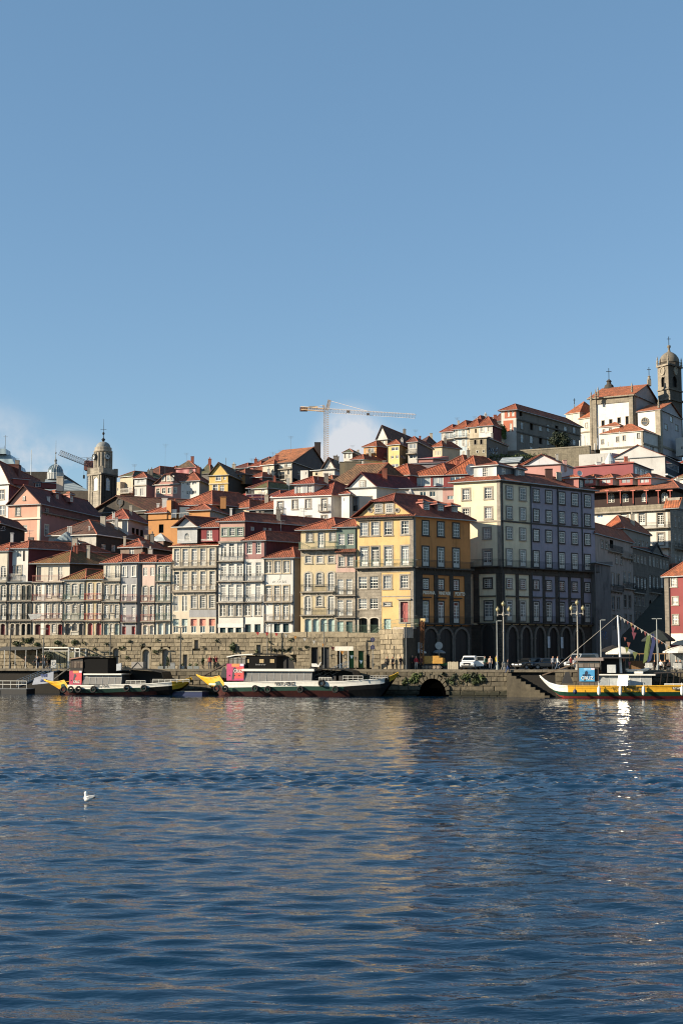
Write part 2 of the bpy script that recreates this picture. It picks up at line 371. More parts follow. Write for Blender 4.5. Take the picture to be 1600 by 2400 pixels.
def window_meshes(style, w, h, arch, fm, pm, sm, sw, deep):
    key = (style, round(w/0.03), round(h/0.03), round(arch/0.05), fm.as_pointer(), pm.as_pointer(), sm.as_pointer() if sm else 0, sw, deep)
    if key in _wc: return _wc[key]
    F = MB(); G = MB(); S = MB(); y = deep; t = 0.06
    out = outline(w, h, arch)
    if style == 'hole':
        F.poly([(x, y+0.5, z) for x, z in out], fm)
        k = len(out)
        for a in range(k): b = (a+1) % k; F.poly([(out[a][0], y, out[a][1]), (out[b][0], y, out[b][1]), (out[b][0], y+0.5, out[b][1]), (out[a][0], y+0.5, out[a][1])], fm)
    elif style == 'solid':
        F.poly([(x, y, z) for x, z in out], fm)
        F.bb((-0.012, y-0.02, 0.05), (0.012, y, h-arch-0.02), fm)
        for s in (-1, 1):
            for q in (0.12, 0.55): F.bb((s*w*0.25-w*0.15, y-0.025, h*q), (s*w*0.25+w*0.15, y, h*(q+0.3)-0.05), fm)
    else:
        inn = outline(w, h, arch, t); ring(F, out, inn, y, y+0.05, fm)
        G.poly([(x, y+0.04, z) for x, z in inn], pm)
        top = h-arch if arch else h
        def vb(x, z0, z1, tt=0.045, yy=0.012): F.bb((x-tt/2, y+yy, z0), (x+tt/2, y+0.038, z1), fm)
        def hb(z, x0, x1, tt=0.045, yy=0.014): F.bb((x0, y+yy, z-tt/2), (x1, y+0.038, z+tt/2), fm)
        if style == 'sash':
            mid = top*0.5 if not arch else h*0.48; hb(mid, -w/2+t, w/2-t, 0.09, -0.01)
            for x in (-w/6, w/6): vb(x, t, top-t if not arch else h-t*2)
            for z in (mid*0.5, mid+(h-mid)*0.5): hb(z, -w/2+t, w/2-t)
        elif style in ('door', 'case'):
            zb = h*0.22 if style == 'door' else t
            if style == 'door': F.bb((-w/2+t, y+0.005, t), (w/2-t, y+0.036, zb), fm)
            zt = top-0.03
            if style == 'door' and not arch: zt = h*0.83; hb(zt, -w/2+t, w/2-t, 0.09, -0.005)
            if arch: hb(zt, -w/2+t, w/2-t, 0.07, -0.005); vb(0, zt, h-t)
            vb(0, t, zt, 0.11, -0.006)
            for s in (-1, 1): vb(s*(w/4), zb, zt)
            nr = 3 if style == 'door' else 2
            for q in range(1, nr+1): hb(zb+(zt-zb)*q/(nr+1), -w/2+t, w/2-t)
        elif style == 'plain':
            vb(0, t, h-t, 0.07)
        elif style == 'cross':
            vb(0, t, h-t, 0.07); hb(h*0.62, -w/2+t, w/2-t, 0.06)
        elif style == 'many':
            for q in range(1, 4): vb(-w/2+w*q/4, t, h-t)
            for q in range(1, 6): hb(h*q/6, -w/2+t, w/2-t, 0.09 if q == 3 else 0.045)
        elif style == 'wide':
            nn = max(2, int(round(w/0.9)))
            for q in range(1, nn): vb(-w/2+w*q/nn, t, h-t, 0.09)
    if sm:
        big = outline(w+2*sw, h+2*sw, arch+sw if arch else 0)
        big = [(x, z-sw) for x, z in big]; k = len(out)
        for a in range(k):
            b = (a+1) % k
            A, B, C, D = big[a], big[b], out[b], out[a]
            S.poly([(A[0], -0.045, A[1]), (B[0], -0.045, B[1]), (C[0], -0.045, C[1]), (D[0], -0.045, D[1])], sm)
            S.poly([(D[0], -0.045, D[1]), (C[0], -0.045, C[1]), (C[0], y+0.06, C[1]), (D[0], y+0.06, D[1])], sm)
            S.poly([(B[0], -0.045, B[1]), (A[0], -0.045, A[1]), (A[0], 0.01, A[1]), (B[0], 0.01, B[1])], sm)
        if style not in ('solid', 'hole', 'door'): S.bb((-w/2-sw-0.04, -0.1, -sw-0.02), (w/2+sw+0.04, -0.046, -sw+0.1), sm)
    else:
        k = len(out)
        for a in range(k):
            b = (a+1) % k; C, D = out[b], out[a]
            S.poly([(D[0], 0, D[1]), (C[0], 0, C[1]), (C[0], y+0.06, C[1]), (D[0], y+0.06, D[1])], fm)
    r = tuple(q.mesh(nm) if q.f else None for q, nm in ((F, 'window'), (G, 'pane'), (S, 'surround')))
    _wc[key] = r; return r
def add_window(root, fac, k, z0, w, h, style, arch=0.0, fm=None, pm=None, sm=None, sw=0.14, deep=None, flat=False, name=None):
    if deep is None: deep = .2 if style in ('solid', 'hole') else .06
    f, g, s = window_meshes(style, w, h, arch, fm or WHITE, pm or GLASS, sm, sw, deep)
    nm = name or ('door' if style == 'solid' else 'window')
    loc = fac.p(k, z0); fo = link(nm, f, root, loc, fac.ang)
    for me, q in ((g, 'pane'), (s, 'surround')):
        if me is None: continue
        if flat: link(q, me, root, loc, fac.ang)
        else: link(q, me, fo)
    return fo
def balcony(root, fac, k0, k1, z, d=0.42, h=0.95, rail=None, slab=None, brackets=True, sides=True, step=0.16):
    rail = rail or IRON; slab = slab or GRANITE; S = MB()
    fac.box(S, k0, k1, z-0.12, z, 0.003, d, slab); fac.box(S, k0+0.05, k1-0.05, z-0.19, z-0.12, 0.003, d*0.6, slab)
    if brackets:
        nb = max(2, int((k1-k0)/1.6)+1)
        for i in range(nb): q = k0+0.25+(k1-k0-0.5)*i/(nb-1); fac.box(S, q-0.07, q+0.07, z-0.4, z-0.19, 0.003, d*0.35, slab)
    so = S.obj('balcony', root); R = MB(); o = d-0.05
    pts = [(k0+0.04, 0.03), (k0+0.04, o), (k1-0.04, o), (k1-0.04, 0.03)]
    segs = [(pts[1], pts[2])] + ([(pts[0], pts[1]), (pts[2], pts[3])] if sides else [])
    for (a, ao), (b, bo) in segs:
        for zz, r in ((z+h, 0.028), (z+0.1, 0.018), (z+h*0.82, 0.014)): R.bar(fac.p(a, zz, ao), fac.p(b, zz, bo), r, rail)
        n = max(2, int(math.hypot(b-a, bo-ao)/step))
        for i in range(n+1):
            t = i/n; q = fac.p(a+(b-a)*t, z, ao+(bo-ao)*t); R.bar(q, q+V((0, 0, h)), 0.014, rail, 3)
    R.obj('railing', so); return so

def make_roof(parent, P, zt, kind, rise, tm, wm, a=None, b=None, ov=0.35, jerk=0.0, caps=True, gutter=None, name='roof'):
    """P: plan corners front-left, front-right, back-right, back-left"""
    L, C, R, B = [V((p[0], p[1])) for p in P]; du = (C-L).normalized(); dv = (R-C).normalized()
    wF, wS = (C-L).length, (R-C).length
    l, c, r, q = L-du*ov-dv*ov, C+du*ov-dv*ov, R+du*ov+dv*ov, B-du*ov+dv*ov
    T = lambda p, z: V((p.x, p.y, z)); mb = MB(); gm = MB(); edges = []
    e0 = zt+0.02
    if kind[:3] in ('hip', 'gab'):
        S = kind[3] == 'S'
        if not S: l, c, r, q = c, r, q, l; L, C, R, B = C, R, B, L; du, dv = dv, -du; wF, wS = wS, wF
        if kind[:3] == 'gab': a = a or 0.0; b = 0.0 if b is None else b
        a = min(wF*0.55, wS*0.45) if a is None else a; b = (a if kind[:3] == 'hip' else 0) if b is None else b
        m0, m1 = (l+c)/2, (r+q)/2; r0, r1 = T(m0+dv*(a+(ov if a else 0)), e0+rise), T(m1-dv*(b+(ov if b else 0)), e0+rise)
        lo = [T(p, e0) for p in (l, c, r, q)]
        if jerk and a:
            pl, pr = lo[0].lerp(T(m0, e0+rise), jerk), lo[1].lerp(T(m0, e0+rise), jerk)
            mb.poly([pl, pr, r0], tm, True); mb.poly([lo[1], lo[2], r1, r0, pr], tm, True); mb.poly([lo[3], lo[0], pl, r0, r1], tm, True)
            edges += [(pr, r0), (pl, r0)]
            A, Bb = T(L, zt), T(C, zt); top = T((L+C)/2, zt+rise); gm.poly([A, Bb, Bb.lerp(top, jerk), A.lerp(top, jerk)], wm)
        else:
            mb.poly([lo[0], lo[1], r0], tm, True) if a else gm.poly([T(L, zt), T(C, zt), T((L+C)/2, zt+rise*(1-0.0))], wm)
            mb.poly([lo[1], lo[2], r1, r0], tm, True); mb.poly([lo[3], lo[0], r0, r1], tm, True)
            if a: edges += [(lo[1], r0), (lo[0], r0)]
        mb.poly([lo[2], lo[3], r1], tm, True) if b else gm.poly([T(R, zt), T(B, zt), T((R+B)/2, zt+rise)], wm)
        if b: edges += [(lo[2], r1)]
        edges.append((r0, r1))
        if kind[:3] == 'gab' or (jerk and a):    # barge boards give the gable edge its thickness
            for x, y in ((lo[0], r0 if not jerk else pl), (lo[1], r0 if not jerk else pr)): mb.bar(x-V((0, 0, .06)), y-V((0, 0, .06)), 0.09, tm)
    elif kind == 'shed':      # low at the front
        lo = [T(l, e0), T(c, e0), T(r, e0+rise), T(q, e0+rise)]; mb.poly(lo, tm, True)
        gm.poly([T(C, zt), T(R, zt), T(R, zt+rise)], wm); gm.poly([T(B, zt), T(L, zt), T(B, zt+rise)], wm); gm.poly([T(R, zt), T(B, zt), T(B, zt+rise), T(R, zt+rise)], wm)
    else:                     # flat with a low parapet
        mb.poly([T(p, zt) for p in (L, C, R, B)], tm, True)
    ro = mb.obj(name, parent)
    if kind != 'flat':
        f = MB(); E = [T(p, zt-0.10) for p in (l, c, r, q)]; f.poly(E[::-1], wm)
        H = [T(p, e0) for p in (l, c, r, q)] if kind != 'shed' else lo
        for i in range(4): j = (i+1) % 4; f.poly([E[i], E[j], H[j], H[i]], wm)
        g = gutter or ZINC
        for i, j in ((0, 1), (1, 2)): f.bar(E[i]+V((0, 0, .07)), E[j]+V((0, 0, .07)), 0.075, g, 6)
        f.obj('eaves', ro)
    for f in gm.f:
        g1 = MB(); g1.poly([gm.v[i] for i in f], wm); g1.obj('gable', ro)
    if caps and edges:
        e = MB()
        for x, y in edges: e.bar(x+V((0, 0, .03)), y+V((0, 0, .03)), 0.10, RIDGE, 6)
        e.obj('ridge_cap', ro)
    return ro

RC = random.Random(21)
def vol(root, x, Y, top, bot, R=None, dep=9.0, phi=49, fm=None, sm=None, wins=(), swins=(), bals=(), sbals=(), roof=None, tm=None, part=None,
        rise=None, a=None, b=None, ov=0.35, jerk=0.0, gut=None, bands=(), sbands=(), quoin=None, set=0.0, back=True, gm=None, pipe=False, caps=True):
    """one walled volume. x: left and right picture edges of the front, Y: their distances; R: (px, Y) far edge of the right-hand side.
    wins / swins: (style, columns, top, bottom, width, options); bals: (y, x0, x1, options)"""
    fm = fm or plaster('#d8d0bd'); sm = sm or fm; ym = (top+(bot if bot is not None else top))/2
    A = W(x[0], ym, Y[0]); C = W(x[1], ym, Y[1]); F = Fac(A, C)
    if set: F = F.back(set)
    A, C = F.A, F.B
    if R is not None: r = W(R[0], ym, R[1]); Rp = V((r.x, r.y))
    else: Rp = C + V((math.sin(math.radians(phi)), math.cos(math.radians(phi))))*dep
    B = A + Rp - C; S = Fac(C, Rp)
    zt = F.hit(x[1], top)[1]; zb = F.hit(x[1], bot)[1]
    mb = MB(); todo = []
    for fac, ws, m in ((F, wins, fm), (S, swins, sm)):
        ops = []
        for w in ws:
            st, cols_, t, bt, wd = w[:5]; o = dict(w[5]) if len(w) > 5 else {}
            at = o.pop('at', cols_[0]); arch_f = o.pop('arch', 0.0)
            z1 = fac.hit(at, t)[1]; z0 = fac.hit(at, bt)[1]
            for cx in cols_:
                k0 = fac.hit(cx-wd/2, (t+bt)/2)[0]; k1 = fac.hit(cx+wd/2, (t+bt)/2)[0]
                if k0 < 0.03 or k1 > fac.L-0.03 or z1 > zt-0.02 or z0 < zb: continue
                ar = arch_f*(k1-k0)/2
                ops.append((k0, k1, z0, z1, ar)); todo.append((fac, (k0+k1)/2, z0, k1-k0, z1-z0, st, ar, o))
        wall_cells(mb, fac, zb, zt, ops, m)
    G = lambda p, z: V((p.x, p.y, z))
    mb.poly([G(B, zb), G(A, zb), G(A, zt), G(B, zt)], gm or sm)
    if back: mb.poly([G(Rp, zb), G(B, zb), G(B, zt), G(Rp, zt)], sm)
    wo = mb.obj(part or 'wall', root); host = wo if part else root
    for fac, k, z0, w, h, st, ar, o in todo: add_window(host, fac, k, z0, w, h, st, ar, flat=bool(part), **o)
    for fac, bl in ((F, bals), (S, sbals)):
        for bspec in bl:
            y, x0, x1 = bspec[:3]; o = dict(bspec[3]) if len(bspec) > 3 else {}
            k0 = fac.hit(x0, y)[0]; k1 = fac.hit(x1, y)[0]; balcony(root, fac, max(k0, -0.1), min(k1, fac.L+0.1), fac.hit((x0+x1)/2 if 'at' not in o else o.pop('at'), y)[1], **o)
    for fac, bs in ((F, bands), (S, sbands)):
        for y, hh, o, m in bs:
            q = MB(); z = fac.hit(x[1], y)[1]; fac.box(q, -0.02, fac.L+(o if fac is F else -0.01), z-hh, z, -0.02, o, m); q.obj('cornice', root)
    if quoin:
        q = MB(); F.box(q, F.L-0.45, F.L+0.03, zb, zt, -0.02, 0.03, quoin); S.box(q, 0.0, 0.45, zb, zt, -0.02, 0.03, quoin); q.obj('quoin', root)
    if pipe:
        q = MB(); q.bar(F.p(F.L-0.12, zb, 0.08), F.p(F.L-0.12, zt-0.1, 0.08), 0.055, PIPE, 6); q.obj('downpipe', root)
    if roof:
        wF = F.L; rs = rise if rise is not None else {'hipS': wF*0.5*(0.95 if wF < 3.4 else 0.74), 'gabS': wF*0.5*0.55, 'hipF': S.L*0.5*0.5, 'gabF': S.L*0.5*0.5}.get(roof, 0.8)
        if not part and not any(w in root.name for w in ('corner', 'church', 'college')) and roof[:3] in ('hip', 'gab') and S.L > 4 and RC.random() < .7:      # odd chimneys and aerials on the right-hand slope
            for _ in range(RC.choice((1, 1, 2))):
                t, s_ = RC.uniform(.55, .8), RC.uniform(.3, .75); p = A.lerp(C, t) + (Rp-C)*s_; q = MB(); w_ = RC.uniform(.2, .38); z0 = zt+rs*.2; hh = zt+rs*(1.0 if t > .65 else 1.1)+RC.uniform(.3, .9)
                cm = plaster(RC.choice(('#c9bda6', '#a8563c', '#d5d0c4', '#8d8478')), .6); q.bb((p.x-w_, p.y-w_, z0), (p.x+w_, p.y+w_, hh), cm); q.bb((p.x-w_-.05, p.y-w_-.05, hh), (p.x+w_+.05, p.y+w_+.05, hh+.09), cm)
                if RC.random() < .5: q.bar((p.x, p.y, hh), (p.x, p.y, hh+.45), .1, cm, 6)
                q.obj('chimney', root)
            if RC.random() < .45:
                p = A.lerp(C, RC.uniform(.3, .6)) + (Rp-C)*RC.uniform(.2, .6); q = MB(); b_ = V((p.x, p.y, zt+rs*.5)); hh = rs*.5+RC.uniform(1.2, 2.2); q.bar(b_, b_+V((0, 0, hh)), .03, ZINC, 4)
                for i_, wd in enumerate((.6, .5, .4)): q.bar(b_+V((-wd, 0, hh-.05-.2*i_)), b_+V((wd, 0, hh-.05-.2*i_)), .02, ZINC, 3)
                q.obj('antenna', root)
        make_roof(host, [A, C, Rp, B], zt, roof, rs, tm or TILE, gm or fm, a, b, ov, jerk, gutter=gut, caps=caps, name='roof')
    return F, S, zt, zb
HG = 'houses along the riverside wall'; HH = 'houses stacked on the hill'
def house(label, px, py, Y, group=HH, name='house', cat='house'):
    return thing(name, label, cat, W(px, py, Y), group)
def chimney(root, px, py, Y, w=0.6, h=1.2, m=None, pots=False):
    q = MB(); c = W(px, py, Y); m = m or plaster('#c9bda6')
    q.bb(c-V((w/2, w/2, 0.8)), c+V((w/2, w/2, h)), m); q.bb(c+V((-w/2-.06, -w/2-.06, h)), c+V((w/2+.06, w/2+.06, h+.1)), m)
    if pots:
        for s in (-.15, .15): q.bar(c+V((s, 0, h+.1)), c+V((s, 0, h+.5)), 0.09, m, 6)
    q.obj('chimney', root)
def antenna(root, px, py, Y, h=2.5):
    q = MB(); c = W(px, py, Y); q.bar(c-V((0, 0, .5)), c+V((0, 0, h)), 0.025, ZINC, 4)
    for i, wd in enumerate((.7, .55, .45, .35)): z = V((0, 0, h-.1-.22*i)); q.bar(c+z-V((wd, 0, 0)), c+z+V((wd, 0, 0)), 0.015, ZINC, 3)
    q.obj('antenna', root)
# ------------------------------------------------------------------ water, quay, streets, hill
def water_mat():
    m, n, l, b = base('river_water'); g = n.new('ShaderNodeNewGeometry').outputs['Position']
    b.inputs['Base Color'].default_value = (0.0015, 0.016, 0.038, 1); b.inputs['Roughness'].default_value = 0.02; b.inputs['IOR'].default_value = 1.33
    n1 = noise(n, l, g, 1.0, 3, 0.55, (1.3, 3.4, 1)); n2 = noise(n, l, g, 1.0, 2, 0.5, (4.6, 9.5, 1))
    calm = mr(n, l, noise(n, l, g, 1.0, 3, 0.5, (0.03, 0.10, 1)), 0.35, 0.65, 0.45, 1.0)
    def op(o, a, bb):
        t = n.new('ShaderNodeMath'); t.operation = o
        for i, v in enumerate((a, bb)):
            if hasattr(v, 'is_output'): l.new(v, t.inputs[i])
            else: t.inputs[i].default_value = v
        return t.outputs[0]
    hgt = op('MULTIPLY', op('ADD', op('MULTIPLY', n1, 0.034), op('MULTIPLY', n2, 0.014)), calm)
    bp = n.new('ShaderNodeBump'); bp.inputs['Strength'].default_value = 1.0; bp.inputs['Distance'].default_value = 1.0
    l.new(hgt, bp.inputs['Height']); l.new(bp.outputs[0], b.inputs['Normal']); return m
def make_water():
    ys = [4.0]
    while ys[-1] < 178: ys.append(ys[-1] + max(0.09, 0.0032*ys[-1]))
    ys += [190, 212]
    xs = np.arange(-72, 72.01, 0.22); xs = np.concatenate([[-420, -200, -100], xs, [100, 200, 420]]); ys = np.array(ys)
    X, Y = np.meshgrid(xs, ys); Z = np.zeros_like(X); rg = np.random.RandomState(5)
    for i in range(60):
        lam = 0.42*1.038**i; th = rg.normal(math.pi/2-0.08, 0.62); k = 2*math.pi/lam
        amp = 0.0066*lam*math.exp(-(lam/2.6)**2); ph = rg.rand()*6.28
        mod = 0.6+0.75*np.sin(X*(0.08+0.35*rg.rand())+Y*(0.08+0.2*rg.rand())+rg.rand()*6.28)
        fade = np.clip(lam/(0.011*Y)-0.35, 0, 1)
        Z += amp*np.sin(k*(X*math.cos(th)+Y*math.sin(th))+ph)*mod*fade
    for i in range(6):       # slow low swell
        lam = 5+3*i; th = rg.normal(math.pi/2, 0.5); Z += 0.010*np.sin(2*math.pi/lam*(X*math.cos(th)+Y*math.sin(th))+rg.rand()*6.28)
    # a rougher wind lane crosses the river some sixty metres out
    lane = np.exp(-((Y-(58-X*0.10))/4.5)**2)
    for i in range(22):
        lam = 0.5*1.07**i; th = rg.normal(math.pi/2, 0.8); k = 2*math.pi/lam
        Z += 0.0125*lane*np.sin(k*(X*math.cos(th)+Y*math.sin(th))+rg.rand()*6.28)
    Z *= np.clip((186-Y)/14, 0.15, 1)
    ny, nx = X.shape; v = np.stack([X, Y, Z], -1).reshape(-1, 3)
    idx = np.arange(ny*nx).reshape(ny, nx); f = np.stack([idx[:-1, :-1], idx[:-1, 1:], idx[1:, 1:], idx[1:, :-1]], -1).reshape(-1, 4)
    me = bpy.data.meshes.new('water'); me.vertices.add(len(v)); me.vertices.foreach_set('co', v.ravel()); me.loops.add(f.size); me.loops.foreach_set('vertex_index', f.ravel().astype(np.int32))
    me.polygons.add(len(f)); me.polygons.foreach_set('loop_start', np.arange(0, f.size, 4, dtype=np.int32)); me.polygons.foreach_set('use_smooth', [True]*len(f)); me.update(); me.validate()
    me.materials.append(water_mat()); o = link('water', me); o['kind'] = 'structure'; o['label'] = 'rippled dark blue river reflecting the sunlit houses'
make_water()
crop('N')
QZ = 3.3
COBBLE = stone('#8a8174', 0.3, 2.0, False); QUAYST = stone('#756c59', 0.65, 1.0, False, .45); MORTARSHADE = stone('#26221c', 0.5, 1, False)
QF = Fac(((-800)*YQ(0)/FOC, YQ(0)), (800*YQ(1600)/FOC, YQ(1600)))
def qp(n, d=0.0, z=QZ):
    """a point along the quay edge at picture column n, d metres behind the edge"""
    sv = list(_c); crop('N'); k = QF.hit(n, 1570)[0]; _c[:] = sv; return QF.p(k, z, -d)
mb = MB(); a0, a1 = QF.p(-150, QZ), QF.p(240, QZ)
mb.poly([a0, a1, V((140, 250, QZ)), V((-150, 290, QZ))], COBBLE)
struct('quay_paving', mb, label='cobbled quay along the river bank')
# quay body behind its facing stones; unfaced at left, darkened for the shaded void there
mb = MB(); u = (a1-a0).normalized(); nn = V((-QF.n.x, -QF.n.y, 0)); mb.box(a0+nn*0.5-V((0, 0, 6)), a1-a0, nn*18, V((0, 0, 5.98)), MORTARSHADE)
qw = struct('quay_wall', mb, label='stone faced quay wall above the water')
STV = []
for i in range(10):
    r = random.Random(i); s = MB(); d = lambda q=0.05: r.uniform(-q, q)
    o_ = [(-.5, -.5), (0+d(), -.5+abs(d())*.5), (.5, -.5), (.5, .5), (d(), .5-abs(d())*.5), (-.5, .5)]
    f0 = [V((x*.99, 0.5, z*.98)) for x, z in o_]; f1 = [V((x*(.985+d(.012)), -0.36+d(.06), z*(.965+d(.03)))) for x, z in o_]; f2 = [V((x*.9+d(.03), -.46+d(.07), z*.84+d(.04))) for x, z in o_]
    s.grid([f0, f1, f2], QUAYST, True); s.poly(f2, QUAYST); STV.append(s)
def stones(parent, P0, u, nrm, L, z0, courses, hgt, wmin, wmax, mat, skip, depth=.35, name='stone', jit=.25, top_jit=0.0):
    """coursed masonry: each block an object sharing one of ten meshes"""
    ang = math.atan2(u.y, u.x); meshes = []
    for s in STV:
        me = s.mesh(name); me.materials.clear(); me.materials.append(mat); meshes.append(me)
    place = []; z = z0; rr = random.Random(len(name)+int(L*10))
    for c in range(courses):
        h_ = hgt*(1+rr.uniform(-jit, jit)*.6); free = [(0.0, L)]
        for b0, b1 in skip(z+h_/2, h_): free = [q for a0, a1 in free for q in ((a0, min(a1, b0)), (max(a0, b1), a1)) if q[1]-q[0] > .06]
        for f0, f1 in free:
            k = f0
            while k < f1-.01:
                w = rr.uniform(wmin, wmax)
                if f1-(k+w) < wmin*.6: w = f1-k
                p = P0 + u*(k+w/2); place.append((w*h_, rr.randrange(len(meshes)), V((p.x, p.y, z+h_/2)), (w, depth*rr.uniform(.85, 1.15), h_)))
                k += w
        z += h_
    place.sort(key=lambda t: -t[0]); rest = MB(); rest.mi(mat)
    for i, (_, mi, p, s) in enumerate(place):
        if i < 295: o = link(name, meshes[mi], parent, p, ang); o.scale = s
        else:
            ca, sa = math.cos(ang), math.sin(ang); b = len(rest.v)
            rest.v += [(p.x+v[0]*s[0]*ca-v[1]*s[1]*sa, p.y+v[0]*s[0]*sa+v[1]*s[1]*ca, p.z+v[2]*s[2]) for v in STV[mi].v]
            for f in STV[mi].f: rest.f.append(tuple(b+q for q in f)); rest.m.append(0); rest.uv.append(None)
    if rest.f: rest.obj('small_stones', parent)['kind'] = 'stuff'
    return z
# facing of the quay: from the centre boat to the right edge
q0, q1 = qp(395), qp(1720); u = (q1-q0).normalized(); L = (q1-q0).length
def kq_(n): return (qp(n)-q0).length*(1 if n >= 395 else -1)
ka, kw = kq_(1013), 1.75
def sk(z, h_):
    o = [(kq_(1190), kq_(1300))]
    if z < 2.5: r_ = (kw+.3)*math.sqrt(max(0, 1-(max(z-.1, 0)/2.55)**2)); o.append((ka-r_, ka+r_))
    return o
q0b = q0 + nn*.3; ztop = stones(qw, V((q0b.x, q0b.y)), V((u.x, u.y)), None, L, -.35, 6, .54, .7, 1.9, QUAYST, sk, .55)
mb = MB(); n_ = 14
for i in range(n_):      # coping slabs
    mb.box(qp(-200)+ (qp(1740)-qp(-200))*(i/n_) + V((0.01, 0, -.27)), (qp(1740)-qp(-200))*(1/n_*.997), nn*.9, V((0, 0, .285)), stone('#7d7463', .6, 1, False))
mb.obj('coping', qw)
mb = MB(); c = qp(1013, .25, 0)       # culvert arch with its ring of wedge stones
for i in range(13):
    t = math.pi*(i+.1)/13; t2 = math.pi*(i+.9)/13; ri, ro_ = kw, kw+(.55 if i % 2 else .4); R_ = lambda r, a: c + u*(r*math.cos(a)) + V((0, 0, .15+r*1.18*math.sin(a)))
    mb.prism([R_(ri, t), R_(ro_, t), R_(ro_, t2), R_(ri, t2)], -nn*.42, QUAYST)
mb.obj('culvert_arch', qw); mb = MB(); mb.box(c-u*(kw+.35)+V((0, 0, -.5))+nn*.1, u*(2*kw+.7), nn*.12, V((0, 0, 3.0)), plain('#030303', .9, spec=0)); mb.obj('culvert_shade', qw)  # flat black sheet stands for the shade inside the culvert
# boat landing steps right of the culvert
st = thing('landing_steps', 'stone landing steps cut into the quay between the culvert and the yellow boat', 'steps', qp(1240, 0, 0))
for i in range(9):
    mb = MB(); a = qp(1188+i*11, -.6, 0); mb.box(a-V((0, 0, .5)), qp(1188+(i+1)*11, -.6, 0)-a, nn*1.3, V((0, 0, .5+2.9-i*.34)), stone('#6b6250', .6, 1, False)); mb.obj('step', st)
# hillside
def hz(x, y):
    rt = min(max((x+40)/80, 0), 1); t = [(150, QZ-1.5), (212, QZ-.8), (222, 8), (250, 12+5*rt), (300, 20+12*rt), (345, 26+20*rt), (400, 28+32*rt), (500, 28+42*rt), (900, 20)]
    for (ya, za), (yb, zb_) in zip(t[:-1], t[1:]):
        if y <= yb: return za+(zb_-za)*(y-ya)/(yb-ya)
    return 20
mb = MB(); xs = [-400, -200, -120] + list(range(-90, 91, 10)) + [120, 200, 400]; ys = [200, 212, 222, 235, 250, 275, 300, 320, 345, 370, 400, 450, 500, 700, 900]
mb.grid([[V((x, y, hz(x, y)+random.uniform(-.5, .5))) for x in xs] for y in ys], stone('#4c4a3a', .5, .3, False)); struct('hillside', mb, True, label='built up hillside behind the river front')
# square and street rising to the right
# ------------------------------------------------------------------ riverside row, left to right
def fy(a, b): return (YL(nat(a)), YL(nat(b)))
CREAM = plaster('#e2d8c2', 0.35); PALE = plaster('#e6e1d6', 0.25); GREY = plaster('#bfbab0', 0.45); SAND = plaster('#cdbda0', 0.5)
MAROON = plaster('#6f2b2b', 0.3, '#2a1512'); MAROOND = metalsheet('#5c2426', 0.5, 0.8); YEL = plaster('#e2bc76', 0.45, '#8a6d3c'); YELSHADE = plaster('#d98c3a', 0.5, '#6b4a26')  # second yellow is the first deepened for the shaded flank
PINK = plaster('#dcb5a4', 0.35); PINKD = plaster('#b6746b', 0.3); TILEBLUE = plaster('#a5a5a6', 0.35); GREENW = plaster('#71867a', 0.3)
STONEW = stone('#bdb2a0', 0.3); STONED = stone('#544d45', 0.6)  # STONED: dark granite, darkened further to deepen the shaded flanks
RED = wood('#8e2a2b'); PINKDOOR = wood('#b0605a'); DOORG = wood('#5a5650'); DOORK = wood('#141618'); DOORP = wood('#a8b8b2'); TEAL = wood('#2f4d50'); MAR = wood('#5d2024')
def W_(c): return dict(fm=c)
G1 = dict(sm=GRANITE)
GRL = stone('#cdc4b3', .22, joints=False)
def A_(sm=GRL, arch=0.55, **k): return dict(arch=arch, sm=sm, **k)

crop('B1')
h = house('cream and red house at the far left end of the riverside row', -60, 1640, 203, HG, 'riverside_house')
vol(h, (-190, 118), fy(-190, 118), 432, 1660, dep=11, fm=CREAM, sm=MAROON, roof='hipS', pipe=True, wins=[
    ('door', [55, -70], 640, 840, 78, A_(None)), ('door', [55, -70], 910, 1130, 80, A_()), ('door', [55, -70], 1180, 1400, 80, A_()),
    ('case', [85], 455, 575, 90, dict(fm=plain('#6d655c'), sm=RED)), ('solid', [45, -70], 1460, 1640, 62, A_(fm=MAR))],
    bals=[(868, -190, 110), (1135, -190, 110), (1412, -190, 110)])
h = house('grey stone house with maroon upper storey and long dark red side wall', 290, 1640, 202, HG, 'riverside_house')
vol(h, (118, 465), fy(118, 465), 866, 1660, dep=6, fm=STONEW, roof='shed', rise=0.5, tm=TILEM, pipe=True, wins=[
    ('door', [185, 265], 905, 1120, 58, A_()), ('door', [340, 415], 915, 1120, 56, A_(fm=plain('#25302c'))),
    ('door', [185, 265], 1170, 1395, 58, A_()), ('door', [340, 415], 1170, 1395, 56, A_(fm=plain('#25302c'))),
    ('solid', [180, 255], 1460, 1640, 54, A_(fm=wood('#8b8074'))), ('solid', [335, 412], 1460, 1640, 54, A_(fm=DOORK))],
    bals=[(1135, 122, 460), (1412, 122, 460)])
vol(h, (118, 378), fy(118, 378), 395, 870, dep=13, set=0.5, fm=PALE, sm=MAROON, roof='hipS', rise=1.2, wins=[
    ('case', [190, 272], 640, 760, 66, dict(sm=GRL)), ('case', [275], 425, 520, 66, {}), ('case', [345], 425, 575, 30, dict(fm=DOORG))], bals=[(850, 122, 310, dict(rail=plain('#d8d5cc'), step=0.1))])
q = MB(); c = W(945, 400, 214); q.lathe(c-V((0, 0, 1)), [(1.9, 0), (1.9, 2.0), (2.1, 2.1), (0.1, 3.6), (0, 3.6)], metalsheet('#6f7a7d'), 14); q.obj('skylight', h)
chimney(h, 175, 300, 206, 0.4, 1.2, plain('#b9b9b6')); chimney(h, 325, 345, 206, 0.35, .4); chimney(h, 385, 330, 206, 0.4, .3)

